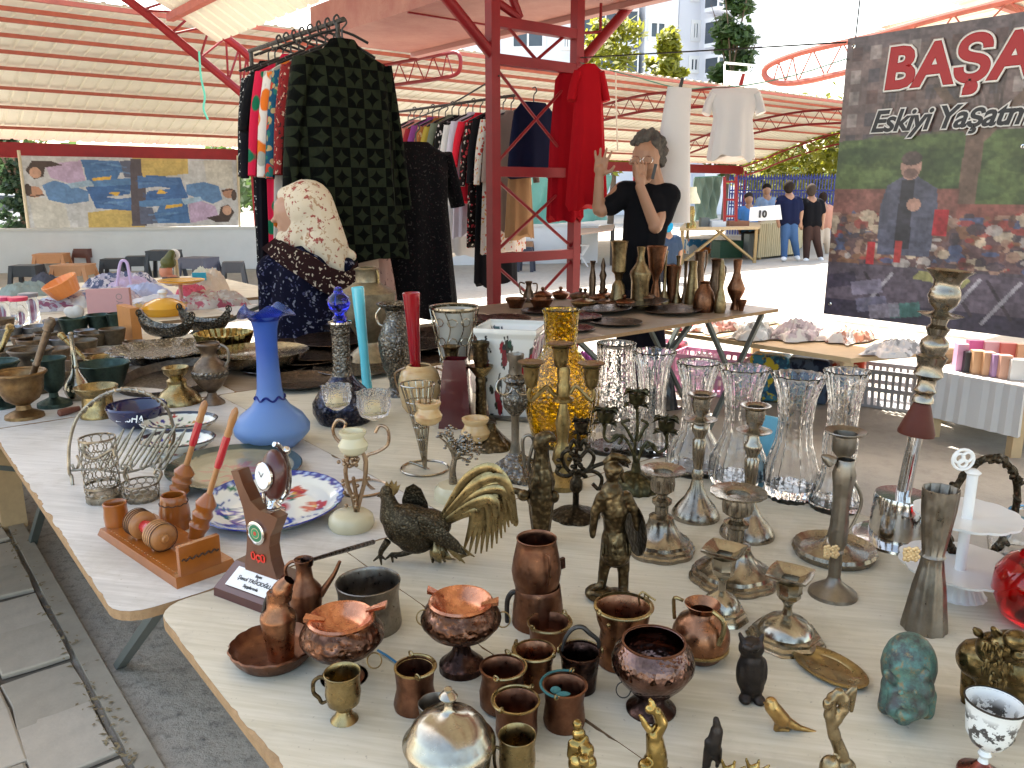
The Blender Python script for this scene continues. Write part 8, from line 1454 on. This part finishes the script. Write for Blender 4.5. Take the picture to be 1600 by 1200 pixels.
f.e(482, 322, 40, 41, 44, .01).c(488, 330, 512, 390, 38, 34).c(470, 306, 448, 306, 26, 15, 0).c(478, 345, 466, 372, 24, 22, -.03).c(500, 380, 540, 440, 30, 12, -.04).c(478, 370, 452, 376, 26, 22).c(500, 390, 548, 400, 28, 10, .03); o = blob('headscarf', f, SCF, p.t, .009, 6)
b = B(); up_ = [(432, 370, -.03), (452, 384, -.12), (480, 396, -.17), (516, 418, -.185), (542, 424, -.15), (558, 408, -.05)]; lo_ = [(408, 388, -.05), (436, 412, -.14), (468, 432, -.19), (508, 458, -.205), (540, 462, -.17), (562, 442, -.05)]
A2, _ = smooth_path([p.L(*q) for q in up_], [1] * 6, 5); B2, _ = smooth_path([p.L(*q) for q in lo_], [1] * 6, 5); n = len(A2)
rows = [[a_.lerp(c_, q / 4) + Vector((0, -.012 * math.sin(q / 4 * PI), 0)) for a_, c_ in zip(A2, B2)] for q in range(5)] + [[c_ + Vector((0, .02, .004)) for c_ in B2], [a_ + Vector((0, .02, 0)) for a_ in A2]]
b.add([q for r_ in rows for q in r_], [(i * n + j, i * n + j + 1, ((i + 1) % 7) * n + j + 1, ((i + 1) % 7) * n + j) for i in range(7) for j in range(n - 1)]); b.out('scarf_border', cloth('scarf_edge', (.02, .008, .008), [(.42, .34, .26)], 'flower', 40, .3), p.t)
# man on the phone
p = Ppl('grey-haired man in black T-shirt and glasses, hand at his face, other hand raised', 1000, 5.8); f = Fig(p)
f.e(1010, 246, 22, 30, 25).c(1004, 256, 1000, 270, 17, 12, -.02).c(992, 250, 986, 254, 5, 4, -.04).c(1016, 262, 1022, 292, 15, 17, .02).c(1022, 292, 1012, 330, 16, 24, .02).c(972, 296, 940, 330, 13, 10, 0, -.06).c(940, 330, 934, 322, 10, 9, -.06).c(935, 328, 936, 278, 9.5, 7, -.06, -.08).c(1036, 318, 1024, 354, 13, 11, -.02, -.17).c(1024, 354, 1000, 292, 10, 7.5, -.17, -.19)
hand(f, p.L(936, 278, -.08), (.12, -.1, 1), (-.3, -1, 0), 1.17, .4, .15); hand(f, p.L(1000, 293, -.19), (.05, .15, 1), (.5, -1, .2), 1.12, .2, .5); f.e(1033, 250, 4, 8, 5, .0); blob('body', f, SKIN2, p.t, .0062, 3)
f = Fig(p); f.c(1012, 328, 1000, 420, 37, 32).c(976, 302, 1044, 306, 20, 20).c(976, 304, 954, 322, 19, 16, 0, -.04).c(1042, 310, 1034, 340, 20, 17, 0, -.06).c(1000, 420, 1000, 455, 33, 34); blob('t_shirt', f, plain('black_tshirt', (.008, .008, .01), .9, .2, 6, bmp=.3), p.t, .009, 5)
f = Fig(p); f.c(1000, 460, 984, 560, 36, 24).c(1000, 460, 1020, 560, 34, 24).c(984, 560, 982, 655, 22, 16).c(1020, 560, 1022, 655, 22, 16).c(982, 660, 974, 664, 14, 12, -.05).c(1022, 660, 1028, 664, 14, 12, -.05); blob('trousers', f, plain('dark_trousers', (.012, .012, .02), .85, .2, 6), p.t, .012, 5)
b = B(); rr = random.Random(6)
for i in range(150):
    a, e = rr.uniform(0, 6.28), rr.uniform(-.75, 1.5); x = 1014 + 25 * math.cos(a) * math.cos(e); y = 236 - 29 * math.sin(e) + rr.uniform(-3, 3); d = .115 * math.sin(a) * math.cos(e) + .015
    if y > 226 and (x < 1004 or d < -.03): continue
    b.ball(p.L(x + rr.uniform(-3, 3), y, d), p.m(rr.uniform(3.2, 7)), 7, 4)
b.ball(p.L(1015, 236, .02), (p.m(22), p.m(24), p.m(24))); blob('hair', b, plain('grey_hair', (.1, .09, .08), .8, .6, 50, bmp=1.0), p.t, .0055, 0)
b = B()
for x, d in ((993, -.1), (1012, -.125)): b.tube([p.L(x + 8 * math.cos(a), 250 + 6 * math.sin(a), d) for a in np.linspace(0, 2 * PI, 13)[:-1]], .0025, 5, closed=True)
b.tube([p.L(1020, 249, -.12), p.L(1032, 247, 0)], .002, 5); b.tube([p.L(1001, 249, -.112), p.L(1004, 249, -.117)], .002, 5); tag(b.out('glasses_frame', CHROME, p.t), kind='stuff')
b = B(); b.box(p.L(1022, 268, -.16), (.02, .012, .1), M=Matrix.Rotation(.2, 3, 'Y')); b.out('phone', HANG, p.t, False)
# small figures far behind
def walker(label, px, Y, top, feet, shirt, trs, hair, stride=6, bag=None, sit=False, sk=SKIN2, arm=0, back=True):
    p = Ppl(label, px, Y, 'people among the far stalls'); s = (feet - top) / 124.0; y = lambda v: top + v * s; x = lambda v: px + v * s; f = Fig(p)
    f.e(x(0), y(9), 7.2 * s, 10 * s, 8 * s).c(x(0), y(17), x(0), y(24), 4 * s, 5 * s).c(x(-17), y(30), x(-19), y(48), 4.6 * s, 3.8 * s).c(x(-19), y(48), x(-17 + arm), y(64), 3.8 * s, 3 * s, 0, -.05).c(x(17), y(30), x(19), y(48), 4.6 * s, 3.8 * s).c(x(19), y(48), x(17), y(64), 3.8 * s, 3 * s).e(x(-16 + arm), y(68), 3 * s, 5 * s, 3 * s, -.05).e(x(17), y(68), 3 * s, 5 * s, 3 * s).c(x(0), y(26), x(0), y(58), 9 * s, 8 * s); blob('body', f, sk, p.t, .022, 3)
    f = Fig(p); f.c(x(-5), y(34), x(-5), y(58), 11.5 * s, 11 * s).c(x(5), y(34), x(5), y(58), 11.5 * s, 11 * s).c(x(-8), y(62), x(8), y(62), 9 * s, 9 * s).c(x(-12), y(27), x(12), y(27), 6 * s, 6 * s).c(x(-15), y(29), x(-18), y(42), 6 * s, 5.5 * s).c(x(15), y(29), x(18), y(42), 6 * s, 5.5 * s); blob('shirt', f, plain('sh_%d' % px, shirt, .9, .15, 5), p.t, .02, 3)
    f = Fig(p); f.c(x(-5), y(62), x(-6 - stride * .2), y(90), 9 * s, 6.5 * s).c(x(-6 - stride * .2), y(90), x(-6 - stride * .3), y(117), 6.5 * s, 5 * s, 0, -.05).c(x(5), y(62), x(6 + stride * .3), y(90), 9 * s, 6.5 * s).c(x(6 + stride * .3), y(90), x(6 + stride), y(114), 6.5 * s, 5 * s, 0, .12); blob('trousers', f, plain('tr_%d' % px, trs, .85, .2, 5), p.t, .02, 3)
    f = Fig(p); f.c(x(-6 - stride * .3), y(120), x(-8 - stride * .3), y(121), 4.5 * s, 3.5 * s, -.06, -.14).c(x(6 + stride), y(118), x(8 + stride), y(120), 4.5 * s, 3.5 * s, .1, .02); blob('shoes', f, WHITEP, p.t, .02, 1)
    f = Fig(p); f.e(x(0), y(8 if back else 5), 8 * s, (10.5 if back else 8) * s, 8.5 * s, -.035 if back else .02); blob('hair', f, plain('hr_%d' % px, hair, .8, .2), p.t, .02, 1); return p
walker('walking man seen from behind in navy T-shirt and blue jeans', 1233, 18.3, 284, 408, (.012, .016, .045), (.06, .12, .25), (.025, .018, .015)); walker('walking woman seen from behind in black top and brown wide trousers', 1268, 18.6, 289, 410, (.01, .01, .012), (.06, .035, .03), (.06, .045, .035), 8)
walker('girl in peach top and pale trousers half hidden by the walking woman', 1286, 20.5, 302, 404, (.5, .25, .18), (.6, .5, .4), (.03, .02, .015), 3)
walker('stallholder in light blue shirt behind the number board', 1170, 20.5, 303, 412, (.08, .22, .5), (.05, .05, .06), (.04, .03, .025), back=False); walker('bearded man in blue checked shirt beside the blue fence', 1198, 22, 289, 396, (.22, .3, .45), (.05, .05, .06), (.02, .016, .014), back=False); walker('stooping man in blue cap bending behind the far wooden table', 1044, 14, 345, 470, (.04, .06, .1), (.03, .03, .04), (.02, .25, .45))
# ================================================================== stalls on the far side
def simple_table(label, corners, z, mat, legm, th=.03, skirt=None, X=False):
    pts = [at(*c, z) for c in corners]; o = sum(pts, Vector()) / 4; t = thing('market_table', label, 'table', Vector((o.x, o.y, 0)), 0, 'tables of the other stalls'); o = Vector(t.location); P = [p - o for p in pts]; b = B()
    b.add(P + [p - Vector((0, 0, th)) for p in P], [(0, 1, 2, 3), (7, 6, 5, 4)] + [(i, i + 4, (i + 1) % 4 + 4, (i + 1) % 4) for i in range(4)]); b.out('table_top', mat, t, False)
    for i in range(4):
        q = P[i] * .94; b = B(); b.bar(Vector((q.x, q.y, 0)), Vector((q.x, q.y, z - th)), .06); b.out('leg', legm, t, False)
    if X:
        for a, c in ((0, 1), (1, 0)): b = B(); A2, C2 = P[a] * .92, P[a].lerp(P[c], .55) * .92; b.bar(Vector((A2.x, A2.y, .05)), Vector((C2.x, C2.y, z - th)), .07, .04); b.out('cross_brace', legm, t, False)
    if skirt:
        b = B(); Q = [P[i] * 1.01 for i in range(4)]; loop = []
        for i in range(4):
            for q in range(14): p = Q[i].lerp(Q[(i + 1) % 4], q / 14); loop.append(p * (1 + .012 * math.sin(q * 2.7 + i)))
        n = len(loop); b.add([Vector((p.x, p.y, z + .004)) for p in loop] + [Vector((p.x * 1.02, p.y * 1.02, skirt[1])) for p in loop], [(i, n + i, n + (i + 1) % n, (i + 1) % n) for i in range(n)] + [tuple(range(n))]); b.out('tablecloth', skirt[0], t, False)
    return t
PINE = plain('pine_board', (.5, .36, .2), .7, .2, 10)
simple_table('low pine board table with folded textiles behind the glass vases', [(1012, 512), (1330, 560), (1500, 545), (1180, 500)], .5, PINE, PINE)
simple_table('low table under the white cloth holding cosmetic boxes', [(1462, 580), (1600, 606), (1720, 560), (1530, 545)], .42, WHITEP, PINE, skirt=(plain('white_tablecloth', (.6, .59, .57), .9, .05, 3, bmp=.2), .13))
simple_table('pine trestle table of the lamp stall with crossed braces', [(1062, 356), (1186, 354), (1196, 345), (1072, 346)], .78, PINE, plain('pine_leg', (.42, .28, .12), .7, .2), .06, X=True)
simple_table('far table draped in a cream striped cloth beneath the number board', [(1188, 350), (1246, 347), (1256, 341), (1200, 343)], .8, WHITEP, PINE, skirt=(cloth('cream_stripes', (.62, .52, .32), [(.42, .34, .2)], 'stripe', 5), .05))
simple_table('small brown folding table by the low wall', [(900, 366), (958, 358), (960, 350), (905, 357)], .75, plain('tan_board', (.42, .28, .2), .6, .1), IRON)
t = thing('number_board', 'white board with number ten standing on the striped table', 'sign', on(1196, 345, 18)); o = Vector(t.location); b = B(); b.add([on(1170, 346, 18) - o, on(1222, 343, 18) - o, on(1219, 320, 18) - o, on(1172, 324, 18) - o, on(1170, 346, 18.06) - o, on(1222, 343, 18.06) - o, on(1219, 320, 18.06) - o, on(1172, 324, 18.06) - o], [(0, 1, 2, 3), (7, 6, 5, 4), (0, 4, 5, 1), (1, 5, 6, 2), (2, 6, 7, 3), (3, 7, 4, 0)]); b.out('board', WHITEP, t, False); text('10', .2, INK, 'number', t, basis(on(1191, 335, 17.98) - o, (1, 0, 0), (0, 0, 1)), off=.01)
k = turned('table_lamp', 'ornate gold table lamp standing on the trestle table', 'lamp', 1080, 357, [('base', BRASSB, [(8, None), (8, 350), (4, 344), (5, 330), (3, 322)], {}), ('shade', plain('cream_shade', (.75, .68, .45), .6), [(12, 318), (12, 314), (6, 300), (5, 292)], {})], z=.78)
for (px, py, w, h, c, l) in ((1100, 354, 14, 14, (.1, .12, .12), 'dark bottle crate on the trestle table'), (1120, 354, 24, 9, (.5, .55, .6), 'pale box of wares on the trestle table'), (1150, 353, 34, 8, (.2, .08, .04), 'low brown wooden case on the trestle table')): boxthing('wares_box', l, 'box', px, py, w, h, w * .6, plain('wb_%d' % px, c, .6, .2, 4), .78, .2)
boxthing('green_crate', 'dark green crate under the trestle table', 'crate', 1135, 402, 40, 26, 26, plain('crate_green', (.02, .09, .06), .6, .2), 0, .3); boxthing('grey_bin', 'grey-blue bin under the trestle table end', 'bin', 1173, 402, 18, 36, 18, plain('bin_grey', (.35, .42, .48), .5, .1), 0, .2); boxthing('blue_bundle', 'blue and orange bundle under the lamp stall', 'bundle', 1092, 396, 40, 22, 24, cloth('bundle_print', (.05, .2, .4), [(.6, .2, .05), (.6, .6, .6)], 'blotch', 3), 0, .1)
t = thing('hookah', 'small red hookah frame far behind on the trestle table', 'hookah', on(1140, 346, 16)); o = Vector(t.location); b = B()
for x in (1132, 1150): b.bar(on(x, 346, 16) - o, on(x, 276, 16) - o, .05)
b.out('post', REDPAINT, t, False); b = B(); [b.bar(on(1132, y, 16) - o, on(1150, y, 16) - o, .04) for y in (284, 312, 338)]; tag(b.out('rung', REDPAINT, t, False), kind='stuff'); k = t; t['label'] = 'narrow red ladder-like frame on the trestle table'; t['category'] = 'frame'; t.name = 'display_frame'
for a in ((1075, 512, 34, 22, 16, (.6, .05, .06), 'red and yellow folded cloth at the near end of the pine board'), (1120, 514, 46, 24, 18, (.62, .34, .3), 'salmon pink folded cloth on the pine board'), (1180, 526, 44, 26, 20, (.7, .74, .76), 'plastic wrapped pale bedding on the pine board'), (1250, 526, 54, 30, 26, (.6, .52, .56), 'pinkish printed bedding pile wrapped in plastic'), (1330, 530, 50, 24, 20, (.6, .3, .22), 'orange and cream printed textile pile'), (1180, 506, 70, 20, 12, (.72, .76, .78), 'white sheets spread at the sunny side of the pine board'), (1298, 524, 56, 20, 12, (.72, .7, .6), 'cream sheets spread at the sunny side of the pine board'), (1400, 550, 60, 30, 22, (.6, .62, .66), 'stack of plastic wrapped towels on the low board')):
    mt = cloth('bed_%d' % a[0], a[5], [tuple(x * .5 for x in a[5]), (.7, .68, .66)], 'blotch', 9, .4, .4); heap('textile_pile', a[6], 'textiles', a[0], a[1], a[2], a[3], a[4], a[5], .51, 9, mt, group='folded textiles on the low stall')
PKP = plain('pink_plastic_basket', (.55, .26, .42), .4, .06)
def slat_basket(label, px, py, w, h, d, mat, name='plastic_basket', n=11, rz=-.6):
    p = at(px, py, .004); q = mpp(p); t = thing(name, label, 'basket', p, rz); W, D_, Hh = w * q / 2, d * q / 2, h * q; b = B(); b.box((0, 0, .01), (W * 1.8, D_ * 1.8, .02)); b.out('floor', mat, t, False)
    for z, s in ((Hh, 1.06), (Hh * .52, .98)):
        b = B()
        for y in (-1, 1): b.box((0, y * D_ * s, z), (W * 2 * s + .014, .016, .03)); b.box((y * W * s, 0, z), (.016, D_ * 2 * s - .018, .026))
        tag(b.out('rim', mat, t, False), kind='stuff')
    for y in (-1, 1):
        for i in range(n): b = B(); x = (i / (n - 1) - .5) * 1.9; b.bar((x * W * .92, y * D_ * .9, .02), (x * W, y * D_ * 1.03, Hh), W * .07, .008); b.out('slat', mat, t, False)
        for i in range(5): b = B(); x = (i / 4 - .5) * 1.8; b.bar((y * W * .9, x * D_ * .9, .02), (y * W * 1.03, x * D_, Hh), .01, D_ * .2); b.out('slat', mat, t, False)
    return t
slat_basket('pink slatted plastic laundry basket holding bags and a teapot', 1110, 612, 106, 58, 60, PKP); heap('soft_heap', 'whitish bags and cloths lying in the pink basket', 'bag', 1105, 600, 40, 24, 58, (.5, .45, .48), .02, 5, group=None); slat_basket('grey slatted plastic crate under the low board', 1402, 636, 116, 58, 60, plain('grey_plastic', (.3, .3, .32), .5, .08), 'plastic_crate', 12)
for (px, py, w, h, base, cols, l) in ((1200, 625, 62, 76, (.03, .08, .14), [(.5, .4, .04), (.05, .2, .3)], 'colourful teddy-print bag under the low board'), (1260, 628, 66, 74, (.015, .02, .04), [(.06, .08, .12)], 'dark navy plastic wrapped quilt under the low board'), (1320, 626, 52, 80, (.42, .06, .03), [(.7, .55, .4)], 'red bag with cream scroll print under the low board'), (1040, 590, 60, 60, (.25, .03, .05), [(.05, .02, .04)], 'dark red bundle in the shade behind the pink basket')):
    p = at(px, py, 0); q = mpp(p); b = B(); b.box((0, 0, h * q / 2), (w * q * .95, 44 * q, h * q * .95)); o = blob('quilt_bag', b, cloth('bag_%d' % px, base, cols, 'blotch', 11, .45, .3), None, .018, 12); o.location = p; o.rotation_euler = (0, 0, -.5); tag(o, l, 'bag', 'wrapped quilts under the low stall')
heap('purple_bag', 'shiny purple bag on the ground behind the amber vase', 'bag', 915, 590, 26, 20, 46, (.22, .06, .24), 0, 3, plain('purple_shine', (.22, .06, .24), .3, .3, 9)); heap('black_bag', 'black plastic bag on the ground behind the clear vases', 'bag', 1010, 640, 50, 30, 80, (.01, .01, .012), 0, 4, plain('black_plastic', (.01, .01, .013), .25, .2, 9))
for i, (px, w, h, c, l) in enumerate(((1498, 16, 42, (.6, .3, .45), 'pink cosmetic box first in the row on the white cloth'), (1510, 14, 32, (.02, .02, .025), 'slim black cosmetic box on the white cloth'), (1524, 17, 36, (.52, .3, .16), 'tan cosmetic box next to the slim black one'), (1540, 16, 36, (.55, .32, .18), 'light tan cosmetic box in the middle of the row'), (1552, 12, 35, (.35, .22, .4), 'violet cosmetic box in the row'), (1566, 17, 36, (.5, .28, .2), 'reddish tan cosmetic box after the violet one'), (1588, 26, 32, (.62, .6, .58), 'wide white cosmetic box at the photo edge'))): boxthing('cosmetic_box', l, 'box', px, 578 + i * 2.4, w, h, 16, plain('cb_%d' % i, c, .45, .05), .425, -.15)
for i, px in enumerate((1520, 1545, 1570, 1596)): boxthing('cosmetic_box', ('magenta', 'rose', 'coral red', 'pale orange')[i] + ' carton standing in the second row of cosmetic boxes', 'box', px, 563 + i * 2, 22, 32, 14, plain('cb2_%d' % i, ((.6, .1, .3), (.65, .35, .4), (.6, .15, .12), (.65, .35, .2))[i], .45, .05), .425, -.15)
for px, Y, c, l in ((18, 24, (.7, .72, .74), 'white parked car beyond the wall at the photo edge'),):
    p = on(px, 300, Y); p.z = 0; t = thing('parked_car', l, 'car', p, .1); b = B(); b.prism([(-2.1, .3), (2.1, .3), (2.15, .75), (1.3, .95), (.7, 1.45), (-1.2, 1.48), (-1.9, 1.0), (-2.15, .9)], 1.7, Matrix.Identity(4)); b.out('body', plain('car_white', c, .25, .03, coat=.6), t, False); b = B(); b.prism([(1.15, .97), (.65, 1.4), (-1.15, 1.42), (-1.7, 1.0)], 1.72, Matrix.Identity(4)); b.out('window', PANE, t, False)
    for x in (-1.3, 1.3):
        for y in (-.8, .8): b = B(); b.lathe([(.2, -.1), (.32, -.1), (.34, 0), (.32, .1), (.2, .1)], 20, c=(x, y, .34), axis=(0, 1, 0)); b.out('wheel', HANG, t)
